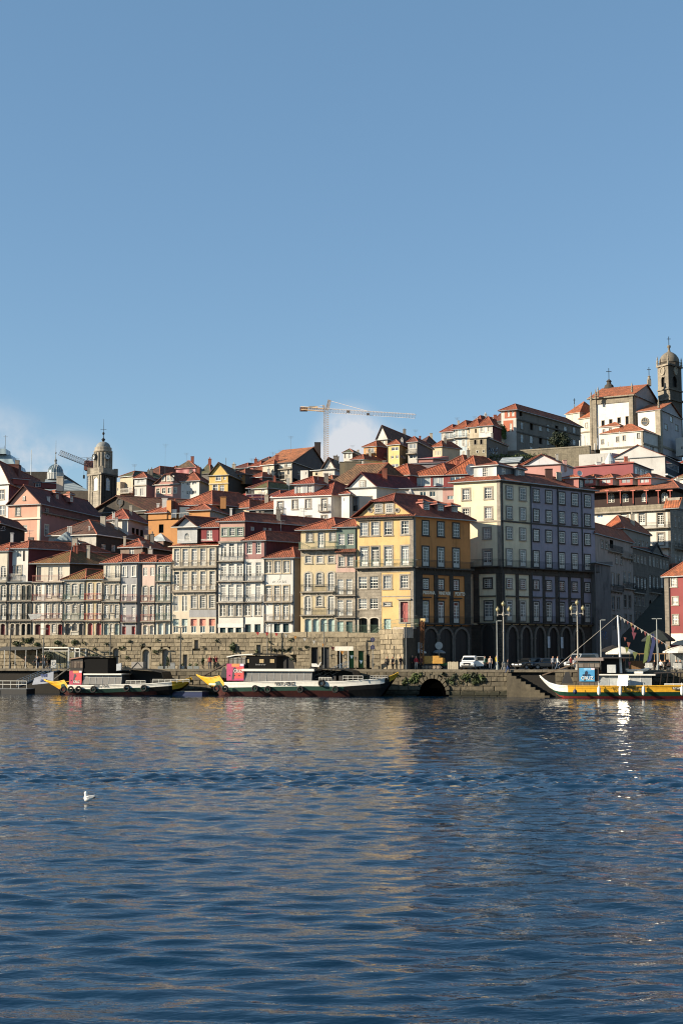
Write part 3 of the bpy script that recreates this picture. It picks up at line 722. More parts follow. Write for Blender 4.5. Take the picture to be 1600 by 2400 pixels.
h = house('pale house with white pilaster, red ground doors and a terrace storey under a mossy roof', 680, 1640, 201, HG, 'riverside_house')
vol(h, (465, 905), fy(465, 905), 866, 1660, dep=7, fm=CREAM, roof='flat', tm=TILEM, pipe=True, wins=[
    ('door', [548], 910, 1120, 74, A_()), ('door', [690], 890, 1090, 66, A_()), ('case', [775], 890, 1060, 58, A_(pm=plain('#dcd9d0'))), ('door', [865], 890, 1090, 62, A_()),
    ('door', [545], 1180, 1390, 76, A_()), ('door', [678, 768, 855], 1175, 1380, 56, A_()),
    ('solid', [540], 1465, 1640, 74, A_(fm=MAR)), ('solid', [680, 857], 1465, 1640, 66, A_(fm=RED)), ('case', [765], 1460, 1585, 56, A_())],
    bals=[(868, 470, 900, dict(rail=IRONR)), (1135, 470, 890, dict(rail=IRONR)), (1412, 470, 885, dict(rail=IRONR))])
F = Fac(W(465, 1200, fy(465, 905)[0]), W(905, 1200, fy(465, 905)[1])); q = MB(); k = F.hit(612, 1200)[0]; F.box(q, k-.22, k+.22, F.hit(600, 1640)[1], F.hit(600, 880)[1], 0.003, .05, WHITE); q.obj('pilaster', h)
vol(h, (470, 945), fy(470, 945), 605, 870, dep=9, set=1.0, fm=CREAM, sm=STONED, roof='hipS', tm=TILEM, ov=.6, wins=[('case', [555], 660, 850, 62, W_(DOORG)), ('case', [720, 855], 655, 850, 62, {})])
q = MB(); F = Fac(W(400, 1340, 200.3), W(620, 1340, 200)); pts = [F.p(*F.hit(x, y)) for x, y in ((400, 1322), (520, 1318), (600, 1325), (560, 1375), (440, 1405))]; q.prism(pts, (0, .05, 0), plain('#b7b6b2', .9, var=.2)); tag(q.obj('laundry_sheet'), 'pale sheet hung over a balcony rail of the white pilaster house', 'laundry')

h = house('grey green house with three arched doors under a mossy roof', 1060, 1640, 200.5, HG, 'riverside_house')
vol(h, (905, 1210), fy(905, 1210), 838, 1660, dep=9, fm=plaster('#cbc6b6', .5), sm=STONED, roof='hipS', tm=TILEM, pipe=True, wins=[
    ('door', [965, 1160], 890, 1110, 66, A_(fm=plain('#c7cec6'))), ('case', [1060], 890, 1060, 84, A_()), ('door', [965, 1160], 1180, 1390, 64, A_()), ('sash', [1060], 1180, 1310, 64, A_()),
    ('solid', [962, 1155], 1455, 1640, 70, A_(fm=wood('#77716a'))), ('sash', [1060], 1455, 1560, 70, A_(fm=DOORG))],
    bals=[(1135, 900, 1205, dict(rail=IRONG)), (1412, 900, 1205, dict(rail=IRONG))])
h = house('narrow yellow striped house with red balcony railings and pink doors', 1340, 1640, 200, HG, 'riverside_house')
vol(h, (1210, 1465), fy(1210, 1465), 832, 1660, dep=9, fm=plaster('#d5c08d', .5), roof='hipS', tm=TILEM, pipe=True, wins=[
    ('door', [1280, 1400], 880, 1110, 64, A_()), ('door', [1280, 1400], 1165, 1390, 64, A_()), ('solid', [1278, 1400], 1450, 1630, 70, A_(fm=PINKDOOR))],
    bals=[(1130, 1205, 1440, dict(rail=plain('#b04538'))), (1412, 1205, 1440, dict(rail=plain('#b04538')))])

crop('B2')
h = house('beige three storey house with small middle windows and planted balconies', 200, 1610, 199.5, HG, 'riverside_house')
vol(h, (75, 330), fy(75, 330), 600, 1640, dep=10, fm=CREAM, sm=GREY, roof='hipS', pipe=True, wins=[
    ('case', [145, 275], 640, 810, 62, {}), ('door', [122, 275], 905, 1110, 64, A_()), ('case', [198], 910, 1040, 36, A_()), ('door', [120, 270], 1190, 1380, 62, A_()), ('case', [195], 1190, 1300, 34, A_()),
    ('solid', [120, 268], 1455, 1615, 66, A_(fm=DOORP)), ('case', [195], 1460, 1570, 38, A_())], bals=[(850, 60, 325), (1142, 60, 325), (1412, 60, 325)])
h = house('narrow house clad in blue grey tiles with white window surrounds', 450, 1610, 199, HG, 'riverside_house')
vol(h, (330, 568), fy(330, 568), 592, 1640, dep=9, fm=TILEBLUE, sm=plaster('#8d8e90', .3), roof='hipS', pipe=True, wins=[
    ('case', [378, 508], 650, 790, 52, dict(sm=WHITE, sw=.1)), ('door', [375, 508], 915, 1130, 56, dict(sm=WHITE, sw=.1)), ('door', [370, 502], 1215, 1400, 52, {}), ('solid', [368, 502], 1495, 1610, 50, dict(fm=PINKDOOR))],
    bals=[(1145, 335, 562, dict(rail=IRONR)), (1432, 335, 562, dict(rail=IRONR))])
h = house('narrow pale pink house with red railings beside the tiled house', 720, 1610, 198.5, HG, 'riverside_house')
vol(h, (625, 818), fy(625, 818), 592, 1640, dep=9, fm=plaster('#e3c4b3', .3), roof='hipS', pipe=True, gm=plaster('#a59d96'), wins=[
    ('case', [668, 770], 665, 780, 56, dict(fm=WHITE)), ('door', [665, 768], 925, 1130, 64, A_()), ('door', [665, 768], 1200, 1410, 64, A_()), ('solid', [670, 765], 1480, 1610, 62, A_(fm=plain('#d9d3c8')))],
    bals=[(1152, 590, 812, dict(rail=IRONR)), (1425, 590, 812, dict(rail=IRONR))])
h = house('narrow pale green house with green railings left of the wide cream house', 930, 1610, 198, HG, 'riverside_house')
vol(h, (818, 1042), fy(818, 1042), 592, 1640, dep=9, fm=plaster('#cfd2c2', .35), roof='hipS', pipe=True, wins=[
    ('door', [885, 985], 640, 850, 66, A_()), ('door', [885, 985], 915, 1130, 66, A_()), ('door', [885, 985], 1190, 1400, 66, A_()), ('solid', [888, 985], 1445, 1610, 70, A_(fm=plain('#cfd8d2')))],
    bals=[(860, 822, 1040, dict(rail=IRONG)), (1150, 822, 1040, dict(rail=IRONG)), (1412, 822, 1040, dict(rail=IRONG))])
q = house('weathered red roofed house with a brown wall tucked behind the narrow riverside houses', 470, 480, 208)
vol(q, (318, 628), (209, 207.5), 375, 700, R=(1040, 216), fm=plaster('#8a7668', .5), sm=STONED, roof='hipS', wins=[('cross', [475], 385, 500, 66, {})])
chimney(q, 378, 330, 209, .35, 1.0); chimney(q, 680, 290, 213, .4, .8)
q = house('small lean house with a folded grey zinc turret roof below the ochre building', 870, 330, 214)
F, S, zt, zb = vol(q, (750, 925), (216, 214.5), 290, 520, R=(1050, 219), fm=plaster('#8f7468', .4), sm=STONED)
m = MB(); P = [F.A-F.u*.4-F.n*-.4, F.B+F.u*.4, S.B+F.u*.4, F.A+S.B-S.A]; ap = W(890, 175, 216.5)
for i in range(4): a_, b_ = P[i], P[(i+1) % 4]; m.poly([V((a_.x, a_.y, zt)), V((b_.x, b_.y, zt)), ap], metalsheet('#9aa0a0', .6), True)
m.obj('roof', q)

crop('B3')
h = house('wide cream house with pink and green shop panels and two dormers', 310, 1340, 196, HG, 'riverside_house')
PK = plain('#d79482', .7); GP = plain('#b9c4bd', .7)
def shop(cols, t, b, w, m): return [('solid', cols, t, (t+b)/2, w, dict(fm=m, name='shutter')), ('plain', cols, (t+b)/2+3, b, w*.8, dict(pm=glass('#2c4450', '#3c5866')))]
F, S, zt, zb = vol(h, (62, 572), fy(62, 572), 372, 1380, dep=10, fm=plaster('#dccdb2', .3), sm=MAROON, roof='hipF', rise=1.5, a=1.5, pipe=True, wins=[
    ('door', [118, 212, 312, 410, 512], 412, 600, 60, dict(sm=plaster('#d5c8ae'))), ('door', [115, 210, 312, 410, 512], 665, 868, 60, dict(sm=plaster('#d5c8ae'))),
    ('case', [110, 205], 935, 1105, 56, {}), ('many', [308, 408, 510], 930, 1070, 62, dict(sm=GRL))]
    + shop([107, 205], 1190, 1345, 66, GP) + shop([305, 405, 508], 1190, 1345, 68, PK), bals=[(618, 66, 566, dict(rail=plain('#8d7f6f'))), (885, 66, 560, dict(rail=plain('#8d7f6f')))])
q = MB(); k0 = F.hit(255, 1140)[0]; F.box(q, k0, F.L-.1, F.hit(400, 1170)[1], F.hit(400, 1090)[1], 0.003, .03, TILEBLUE); q.obj('tile_panel', h)
vol(h, (122, 345), (197.5, 196.8), 165, 345, dep=5, fm=plaster('#c9cac8', .3), sm=STONED, part='dormer', roof='gabS', tm=TILED, rise=1.5, ov=.5, gut=WHITE, wins=[('case', [232], 235, 322, 56, dict(arch=1.0))])
vol(h, (388, 582), (196.7, 196), 172, 330, dep=5, fm=plaster('#8d3136', .2), part='dormer', roof='hipS', wins=[('case', [480], 205, 310, 62, {})])
m = MB()
for x0, x1 in ((125, 285), (390, 520)):
    for y in (322, 305): m.bar(W(x0, y, 196.1), W(x1, y-4, 195.6), .04, WHITE)
    for i in range(5): x = x0+(x1-x0)*i/4; m.bar(W(x, 325, 196), W(x, 303, 196), .03, WHITE)
m.obj('dormer_railing', h)

h = house('tall white house with a pinkish attic storey and three open balconies', 720, 1330, 195, HG, 'riverside_house')
vol(h, (580, 872), fy(580, 872), 322, 1380, dep=14, fm=PALE, sm=MAROOND, pipe=True, wins=[
    ('door', [640, 728, 820], 352, 535, 62, {}), ('door', [635, 725, 815], 575, 755, 62, {}), ('door', [633, 722, 812], 810, 990, 62, {}), ('case', [627, 716, 805], 1035, 1160, 60, dict(sm=GRL)),
    ('solid', [628, 714, 803], 1255, 1345, 62, W_(TEAL))], bals=[(545, 572, 866), (770, 572, 868), (1005, 572, 868)], bands=[(322, .18, .25, GRANITE), (1245, .5, .06, WHITE)])
vol(h, (596, 872), fy(596, 872), 102, 325, dep=22, fm=plaster('#c99c8b', .25), sm=MAROOND, roof='hipS', wins=[('sash', [648, 734, 820], 180, 265, 60, dict(sm=plaster('#8f9c8c')))],
    swins=[('plain', [958, 1095, 1152], 165, 205, 36, {})])
chimney(h, 1015, 95, 210, .35, 1.3); chimney(h, 1070, 100, 211, .35, 1.3); chimney(h, 720, 60, 203, .3, 1.2, WHITE)
h = house('white two bay house with a rosy top floor and maroon flank', 990, 1330, 194.5, HG, 'riverside_house')
vol(h, (872, 1102), fy(872, 1102), 318, 1380, dep=14, fm=PALE, sm=MAROOND, roof='hipS', pipe=True, wins=[
    ('sash', [928, 1026], 345, 460, 58, {}), ('door', [920, 1026], 562, 755, 62, {}), ('door', [913, 1022], 800, 990, 60, {}), ('case', [905, 1016], 1030, 1152, 60, dict(sm=GRL)), ('solid', [908, 1015], 1250, 1340, 66, W_(TEAL))],
    bals=[(768, 866, 1082), (1000, 866, 1070)])
F = Fac(W(872, 400, fy(872, 1102)[0]), W(1102, 400, fy(872, 1102)[1])); q = MB()
for x0, x1 in ((0, F.hit(895, 400)[0]), (F.hit(958, 400)[0], F.hit(996, 400)[0]), (F.hit(1057, 400)[0], F.L)): F.box(q, x0, x1, F.hit(990, 522)[1], F.hit(990, 325)[1], .003, .03, plaster('#ad7b76', .2))
F.box(q, F.hit(895, 400)[0], F.hit(1057, 400)[0], F.hit(990, 522)[1], F.hit(990, 470)[1], .003, .028, plaster('#ad7b76', .2)); q.obj('cladding', h)
h = house('bright white house with a painted emblem above its first floor windows', 1260, 1330, 194, HG, 'riverside_house')
F, S, zt, zb = vol(h, (1102, 1424), fy(1102, 1424), 510, 1380, dep=11, fm=plaster('#e4e1d8', .15), sm=plaster('#b79a74', .3), roof='hipS', pipe=True, wins=[
    ('case', [1140, 1238, 1338], 550, 680, 66, dict(sm=plaster('#c6b493'))), ('door', [1137, 1233, 1333], 822, 990, 62, dict(sm=plaster('#c6b493'))), ('door', [1132, 1228, 1330], 1028, 1200, 62, dict(sm=plaster('#c6b493'))),
    ('solid', [1135, 1230, 1330], 1243, 1340, 66, W_(TEAL))], bals=[(1000, 1070, 1405, dict(rail=plain('#8d7f6f'))), (1215, 1070, 1405, dict(rail=plain('#8d7f6f')))])
q = MB(); k, z = F.hit(1255, 735)
pts = [(k-.28, z-.25), (k-.05, z-.28), (k+.16, z-.1), (k+.18, z+.45), (k-.02, z+.4), (k+.02, z-.02), (k-.14, z-.12)]; q.prism([F.p(a, b, .01) for a, b in pts], V((F.n.x, F.n.y, 0))*.03, plain('#c9c5ba'))
q.obj('emblem', h); t = link('lettering', text_mesh('ACOCIAI', .5, plain('#cdc9be'), 'lettering'), h, F.p(*F.hit(1255, 778), .02)); t.rotation_euler = (math.pi/2, 0, F.ang)

crop('B4')
h = house('yellow and granite house with arched fanlight doors right of the bright white house', 290, 1740, 192, HG, 'riverside_house')
YG = plaster('#d6c296', .3)
vol(h, (75, 490), fy(75, 490), 512, 1800, dep=9, fm=YG, sm=STONEW, roof='hipS', ov=.5, quoin=None, wins=[
    ('case', [178, 450], 552, 655, 68, dict(sm=GRANITE)), ('door', [314], 545, 730, 68, dict(sm=GRANITE)), ('sash', [165, 300, 437], 785, 905, 66, A_(sw=.2)),
    ('door', [160, 435], 1022, 1240, 72, A_(sw=.2)), ('sash', [297], 1022, 1165, 66, A_(sw=.2)), ('door', [158, 435], 1298, 1520, 72, A_(sw=.2)), ('sash', [297], 1298, 1415, 66, A_(sw=.2)),
    ('solid', [163, 253, 347, 437], 1570, 1760, 74, A_(fm=wood('#b9cfc8'), arch=.5))], bals=[(745, 48, 500, dict(rail=IRONG, d=.9)), (1248, 75, 470), (1525, 75, 470)], bands=[(760, .7, .035, STONEW), (1275, .25, .03, STONEW)])
h = house('narrow house with a green top storey and pink band beside the corner house', 610, 1750, 191, HG, 'riverside_house')
vol(h, (490, 735), fy(490, 735), 482, 1800, dep=8, fm=STONEW, roof='hipS', pipe=True, wins=[
    ('sash', [558, 665], 565, 690, 70, {}), ('sash', [558, 663], 832, 945, 64, dict(sm=GRANITE)), ('door', [545, 650], 1100, 1280, 68, {}), ('door', [545, 650], 1348, 1530, 68, {}),
    ('solid', [540], 1600, 1760, 74, W_(wood('#b9cfc8'))), ('solid', [648], 1600, 1760, 74, W_(wood('#4f6b68')))],
    bals=[(1290, 470, 730), (1548, 470, 730)])
F = Fac(W(490, 600, fy(490, 735)[0]), W(735, 600, fy(490, 735)[1])); q = MB()
def clad(q, F, x0, x1, y0, y1, cols_, wd, wy0, wy1, m, o=.03):
    """wall cladding round a row of windows"""
    ks = [F.hit(x0, y0)[0]]
    for c in cols_: ks += [F.hit(c-wd/2, y0)[0], F.hit(c+wd/2, y0)[0]]
    ks.append(F.hit(x1, y0)[0]); z = [F.hit((x0+x1)/2, y)[1] for y in (y1, wy1, wy0, y0)]
    for i in range(0, len(ks), 2): F.box(q, ks[i], ks[i+1], z[0], z[3], .003, o, m)
    for i in range(1, len(ks)-1, 2):
        F.box(q, ks[i], ks[i+1], z[0], z[1], .003, o-.002, m); F.box(q, ks[i], ks[i+1], z[2], z[3], .003, o-.002, m)
clad(q, F, 492, 733, 490, 745, [558, 665], 74, 560, 695, GREENW); clad(q, F, 492, 733, 790, 1018, [558, 663], 92, 815, 965, PINK); q.obj('cladding', h)
q = MB(); z = F.hit(600, 785)[1]
q.poly([F.p(0, z, .75), F.p(F.L, z, .75), F.p(F.L, z+.55, 0), F.p(0, z+.55, 0)], TILED, True); q.poly([F.p(0, z-.02, .75), F.p(F.L, z-.02, .75), F.p(F.L, z+.1, 0), F.p(0, z+.1, 0)], GRANITE); q.obj('pent_roof', h)

# ---- yellow corner house
h = house('tall yellow corner house with a gabled attic and a granite lower left half', 900, 1760, 189, HG, 'corner_house')
SY = (190.5, 187.5)
F, S, zt, zb = vol(h, (733, 1408), SY, 352, 2150, R=(2085, 194.0), fm=YEL, sm=YELSHADE, roof='hipS', tm=tile('#a33f28'), rise=3.3, a=1.9, b=3, jerk=.62, ov=.55, gm=YEL, quoin=GRANITE, wins=[
    ('sash', [825, 957, 1110, 1310], 428, 582, 84, dict(sm=GRANITE, sw=.2)), ('door', [825, 957, 1110, 1310], 722, 945, 86, dict(sm=GRANITE, sw=.2)),
    ('sash', [810, 942], 1070, 1212, 96, dict(sm=STONEW)), ('sash', [1100, 1302], 1060, 1208, 86, dict(sm=GRANITE, sw=.2)), ('sash', [810, 942], 1330, 1452, 94, dict(sm=STONEW)),
    ('cross', [1098], 1378, 1412, 84, dict(sm=GRANITE)), ('solid', [1300], 1368, 1610, 90, dict(fm=wood('#a85c58'), sm=GRANITE, sw=.22)),
    ('hole', [812, 945], 1560, 1770, 100, A_(fm=plain('#16110f'), arch=.35, sw=.16)), ('solid', [1100], 1568, 1690, 84, W_(wood('#b9cfc8')))],
    bals=[(958, 712, 1415, dict(rail=IRONG, d=.75))])
q = MB(); clad(q, F, 735, 1030, 975, 1785, [], 0, 0, 0, STONEW); q2 = q
# cladding as granite panels between the openings of the left half
q = MB(); ks = [F.hit(735, 1300)[0], F.hit(760, 1140)[0], F.hit(860, 1140)[0], F.hit(893, 1140)[0], F.hit(993, 1140)[0], F.hit(1030, 1300)[0]]
zz = [F.hit(880, y)[1] for y in (1790, 1775, 1558, 1458, 1326, 1216, 1066, 975)]
for i in (0, 2, 4): F.box(q, ks[i], ks[i+1], zz[0], zz[7], .003, .035, STONEW)
for i in (1, 3):
    for j in (0, 2, 4, 6): F.box(q, ks[i], ks[i+1], zz[j], zz[j+1], .003, .033, STONEW)
F.box(q, F.hit(1032, 1000)[0], F.L-.46, F.hit(1200, 1018)[1], F.hit(1200, 975)[1], .003, .034, STONEW); q.obj('granite_cladding', h)
q = MB(); z = F.hit(1408, 352)[1]; F.box(q, 0, F.L, z-.35, z-.12, .003, .3, DARKGRAN)
q.poly([F.p(-.5, z-.02, .62), F.p(F.L+.5, z-.02, .62), F.p(F.L+.5, z+.32, -.02), F.p(-.5, z+.32, -.02)], TILED, True); q.obj('cornice', h)
for cx, st in ((997, 'sash'), (1125, 'sash')):
    k, z = F.hit(cx, 308); q = F.back(-0.03); add_window(h, q, q.hit(cx, 308)[0], q.hit(cx, 308)[1], .95, 1.15, st, sm=GRANITE, deep=-.05, sw=.2)
for cx in (897, 1215):
    k, z = F.hit(cx, 283); q = MB(); q.lathe((0, 0, 0), [(.36, 0), (.36, .06), (.2, .06), (.2, 0)], GRANITE, 14); q.lathe((0, 0, .03), [(.2, 0), (0, 0)], BLACK, 14)
    o = link('oculus', q.mesh('oculus'), h, F.p(k, z, .01)); o.rotation_euler = (math.pi/2, 0, F.ang)
k, z = F.hit(1062, 1300); q = MB(); F.box(q, F.hit(1035, 1298)[0], F.hit(1400, 1298)[0], z-.12, z, .003, .06, GRANITE); F.box(q, F.hit(1220, 1335)[0], F.hit(1380, 1335)[0], F.hit(1300, 1345)[1], F.hit(1300, 1330)[1], .003, .25, GRANITE); q.obj('string_course', h)
# right-hand flank
crop('B5')
def flank(h, S, specs, ground=None, zt=99, ops_m=None):
    pass
for c in (285, 465, 645):
    for st, t, b, w in (('sash', 415, 575, 66), ('door', 718, 942, 68), ('sash', 1100, 1212, 60), ('door', 1365, 1612, 62)):
        k, z1 = S.hit(285, t); z0 = S.hit(285, b)[1]; k0 = S.hit(c-w/2, t+50)[0]; k1 = S.hit(c+w/2, t+50)[0]; Q = S.back(-.02)
        add_window(h, Q, (k0+k1)/2, z0, k1-k0, z1-z0, st, sm=DARKGRAN, sw=.2, deep=-.05, pm=glass('#0d1116', '#59605e', .4))
zA, zB, zC = S.hit(160, 955)[1], S.hit(160, 1620)[1], zb
q = MB(); m = STONED
for x0, x1 in ((165, 245), (385, 430), (568, 610), (745, 815)): S.box(q, S.hit(x0, 1300)[0], S.hit(x1, 1300)[0], zB, zA-.9, .003, .12, m)
S.box(q, S.hit(160, 1000)[0]+.05, S.L, zA-.95, zA-.1, .003, .16, m)
for c in (285, 465, 645): S.box(q, S.hit(c-58, 1310)[0], S.hit(c+58, 1310)[0], S.hit(285, 1322)[1], S.hit(285, 1308)[1], .003, .3, m)
q.obj('pilaster', h)
balcony(h, S, .1, S.L, zA, d=.8, rail=IRON, slab=DARKGRAN); balcony(h, S, .1, S.L, zB, d=.6, rail=IRON, slab=DARKGRAN)
def arcade(h, S, xs, w, top, spring, bot, m, at, dark):
    """round arches standing proud of a wall, filled with flat near-black sheets for the shade of the bays"""
    q = MB(); zt_, zs, zb_ = S.hit(at, top)[1], S.hit(at, spring)[1], S.hit(at, bot)[1]
    for x in xs:
        k0, k1 = S.hit(x-w/2, spring)[0], S.hit(x+w/2, spring)[0]; c = (k0+k1)/2; r = (k1-k0)/2; ah = zt_-zs; n = 12
        pr = [[S.p(c-(r+e)*math.cos(math.pi*i/n), zs+(ah+e)*math.sin(math.pi*i/n), o) for i in range(n+1)] for e, o in ((0, .03), (0, .28), (.3, .28), (.3, .03))]
        q.grid(pr, m)
        for s in (k0-.3, k1): S.box(q, s, s+.3, zb_, zs, .01, .27, m); S.box(q, s-.05, s+.35, zs-.12, zs+.06, .01, .32, m)
    q.obj('arch', h)
    for x in xs:
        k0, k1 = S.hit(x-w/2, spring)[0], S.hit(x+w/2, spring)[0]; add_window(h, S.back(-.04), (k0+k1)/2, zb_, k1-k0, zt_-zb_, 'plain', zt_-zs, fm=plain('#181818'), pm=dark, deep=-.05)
BAYSHADE = plain('#0b0b0c', .6)  # near-black sheet painted for the shade inside the arcade
q = MB(); S.box(q, .46, S.L, zC, zB-.3, .003, .03, STONED); q.obj('stone_base', h)
arcade(h, S, (335, 515, 700), 150, 1685, 1795, 2120, stone('#837a70', .45, joints=False), 335, BAYSHADE)
for txt, x in (('PESTANA', 318), ('VINTAGE', 503), ('PORTO', 685)):
    t = link('lettering', text_mesh(txt, .62 if txt != 'PORTO' else .66, plain('#e6dcc4', .5), 'lettering', .022), h, S.p(*S.hit(x, 1262+(x-318)*.045), .16)); t.rotation_euler = (math.pi/2, 0, S.ang); t.scale = (.82, 1, 1.0)
for c, y in ((297, 190), (463, 212), (628, 232)):
    k = S.hit(c, y)[0]; Q = S.back(.9); kk, z1 = Q.hit(c, y); z0 = Q.hit(c, y+112)[1]; w = 1.25; mb = MB(); Q.box(mb, kk-w/2, kk+w/2, z0-.6, z1, -3.6, 0, PINKD)
    d = mb.obj('dormer', h); add_window(d, Q.back(-.02), kk, z0, .95, z1-z0-.12, 'sash', deep=-.05, flat=True)
    P = [Q.p(kk-w/2, 0).xy, Q.p(kk+w/2, 0).xy, Q.p(kk+w/2, 0, -4).xy, Q.p(kk-w/2, 0, -4).xy]; make_roof(d, P, z1, 'hipS', .4, tile('#a33f28'), PINKD, ov=.3)

# ---- cream and purple block
crop('B6')
h = house('tall cream and purple corner block with arcades at street level', 560, 1900, 197, HG, 'corner_block', 'building')
CR = plaster('#e6d8b4', .45, '#8a7c62'); PU = plaster('#9b97a6', .45, '#646070')
SC = (199.7, 196.5)
F, S, zt, zb = vol(h, (98, 548), SC, 268, 2090, R=(1462, 209.5), fm=CR, sm=CR, roof='hipS', tm=tile('#b24e2f'), rise=1.9, ov=.5, quoin=GRANITE, wins=[
    ('sash', [212, 427], 345, 445, 64, dict(sm=GRANITE, sw=.22, at=427)), ('sash', [212, 427], 535, 638, 60, dict(sm=GRANITE, sw=.22, at=427)), ('many', [415], 735, 832, 64, dict(sm=GRANITE, sw=.22)),
    ('door', [418], 945, 1095, 76, dict(sm=GRANITE, sw=.22)), ('sash', [423], 1225, 1308, 70, dict(sm=DARKGRAN, sw=.22)), ('door', [430], 1440, 1625, 80, dict(sm=DARKGRAN))],
    bals=[(1105, 245, 552, dict(rail=IRON, d=.8, slab=DARKGRAN)), (1650, 330, 552, dict(rail=IRON, slab=DARKGRAN))], bands=[(655, .22, .12, GRANITE)], sbands=[(655, .22, .12, DARKGRAN), (275, .3, .2, DARKGRAN)], swins=[])
kp = S.hit(837, 900)[0]; kq = S.hit(1318, 900)[0]
q = MB(); zA, zB = S.hit(580, 1108)[1], S.hit(580, 1645)[1]
S.box(q, kp, S.L, zB, zt-.32, -.01, .04, PU); q.obj('purple_render', h)
GD = glass('#0d1116', '#6a6f70', .35)
for c in (627, 757, 885, 1007, 1132, 1257, 1380):
    for st, t, b, w in (('sash', 335, 447, 52), ('sash', 532, 640, 46), ('sash', 730, 835, 48), ('door', 942, 1092, 48), ('sash', 1230, 1312, 44), ('door', 1440, 1625, 46)):
        z1 = S.hit(627, t)[1]; z0 = S.hit(627, b)[1]; Q = S.back(-.06); k0 = S.hit(c-w/2, t+60)[0]; k1 = S.hit(c+w/2, t+60)[0]
        if c == 627 and z1 > zt: continue
        add_window(h, Q, (k0+k1)/2, z0, k1-k0, z1-z0, st, sm=GRANITE if c < 830 else DARKGRAN, sw=.2, deep=-.05, pm=GD)
q = MB()
for x0, x1 in ((548, 583), (690, 718), (820, 845), (948, 972), (1072, 1096), (1196, 1220), (1318, 1340), (1440, 1462)): S.box(q, S.hit(x0, 1400)[0]+.01, min(S.L, S.hit(x1, 1400)[0]), zB, zA-.9, .003, .14, STONED)
S.box(q, .02, S.L, zA-.95, zA-.1, .003, .2, STONED)
F.box(q, F.hit(285, 1300)[0], F.hit(340, 1300)[0], zB, zA-.5, .003, .12, STONED); F.box(q, F.hit(505, 1300)[0], F.L, zB, zA-.5, .003, .12, STONED); F.box(q, F.hit(262, 1150)[0], F.L, zA-.95, zA-.1, .003, .16, STONED); F.box(q, F.hit(340, 1380)[0], F.hit(500, 1380)[0], F.hit(430, 1398)[1], F.hit(430, 1386)[1], .003, .35, DARKGRAN)
for c in (640, 768, 890, 1012, 1137, 1262): S.box(q, S.hit(c-45, 1390)[0], S.hit(c+45, 1390)[0], S.hit(627, 1398)[1], S.hit(627, 1386)[1], .003, .35, DARKGRAN)
q.obj('pilaster', h)
balcony(h, S, .1, S.L, zA, d=.85, slab=DARKGRAN); balcony(h, S, .1, S.L, zB, d=.6, slab=DARKGRAN)
q = MB()
for x in (555, 830, 1090, 1322): k = S.hit(x, 700)[0]; q.bar(S.p(k+.1, zB, .15), S.p(k+.1, zt-.4, .15), .08, PIPE, 6)
q.obj('downpipe', h)
q = MB(); S.box(q, .02, S.L, zb, zB-.3, .003, .03, STONED); F.box(q, F.hit(262, 1800)[0], F.L, zb, zB-.3, .003, .03, STONED); q.obj('stone_base', h)
arcade(h, S, (652, 785, 917, 1045, 1170, 1290), 86, 1690, 1795, 2070, stone('#837a70', .45, joints=False), 652, plain('#0c0e11', .6)); arcade(h, F, (430,), 110, 1670, 1770, 2080, DARKGRAN, 430, BAYSHADE)
q = MB()
for x, y in ((985, 1850), (1112, 1855)): k, z = S.hit(x, y); S.box(q, k-.25, k+.25, z-.6, z+1.0, .5, .54, plain('#c9cdd2'))
q.obj('hanging_banner', h)
# zinc-clad penthouse dormer on the corner
vol(h, (285, 508), (199.6, 197.9), 122, 275, R=(690, 202.4), fm=metalsheet('#a9adaa'), sm=metalsheet('#6d7378'), part='dormer', roof='hipF', tm=tile('#b24e2f'), rise=.8, wins=[('sash', [398], 150, 232, 52, {})], swins=[('sash', [575], 155, 215, 36, {})])
vol(h, (670, 690), (201.6, 201.2), 150, 290, R=(778, 203.4), fm=metalsheet('#7d8386'), part='dormer', roof='hipF', tm=tile('#b24e2f'), rise=.6, swins=[('sash', [727], 172, 252, 34, {})])
vol(h, (1165, 1300), (208, 207), 245, 360, R=(1355, 208.6), fm=PINKD, sm=BLACK, part='dormer', roof='hipS', tm=tile('#c05a34'), rise=.5, swins=[('sash', [1325], 272, 345, 30, {})])
chimney(h, 1010, 215, 207, 1.0, .7, plaster('#5c3a33')); chimney(h, 1108, 225, 208, .7, .4)
m = MB(); c = W(258, 170, 200); m.lathe((0, 0, 0), [(0, 0), (.45, .05), (.78, .16), (.85, .26)], plain('#d8d8d4'), 16); o = link('satellite_dish', m.mesh('satellite_dish'), h, c); o.rotation_euler = (1.5, 0, .2); m = MB(); m.bar(c-V((0, -.1, 1.6)), c, .05, ZINC); m.obj('dish_mast', h)
# ------------------------------------------------------------------ second row and hillside, left to right
OCH = plaster('#c98a45', .2, '#6b4523'); SALM = plaster('#d7a086', .25, '#7a4c3c'); SALD = plaster('#b3776a', .3); WHT = plaster('#e2dfd6', .15); WHTS = plaster('#d3cfc6', .5)  # SALD: the salmon with a flank's shade put into its colour
DKG = plaster('#5b5856', .5); BLUEP = plaster('#b9c9cf', .25)
crop('A1')
h = house('white gabled house with maroon clad flank at the left edge', 60, 1400, 236)
F, S, zt, zb = vol(h, (-160, 112), (238, 236), 862, 1560, R=(640, 262), fm=WHT, sm=MAROOND, roof='gabS', tm=tile('#94412c'), rise=4.0, wins=[('cross', [25], 945, 1065, 70, dict(sm=GRANITE)), ('cross', [32], 1150, 1275, 70, dict(sm=GRANITE))])
for x, y, Y in ((120, 790, 238), (505, 840, 250)):
    vol(h, (x-50, x+50), (Y+.3, Y), y, y+75, dep=3, fm=plaster('#7b3a36', .2), part='dormer', roof='shed', tm=tile('#94412c'), rise=.3, ov=.15, wins=[('plain', [x], y+12, y+62, 70, dict(pm=glass('#33424c', '#8fa2ad')))])
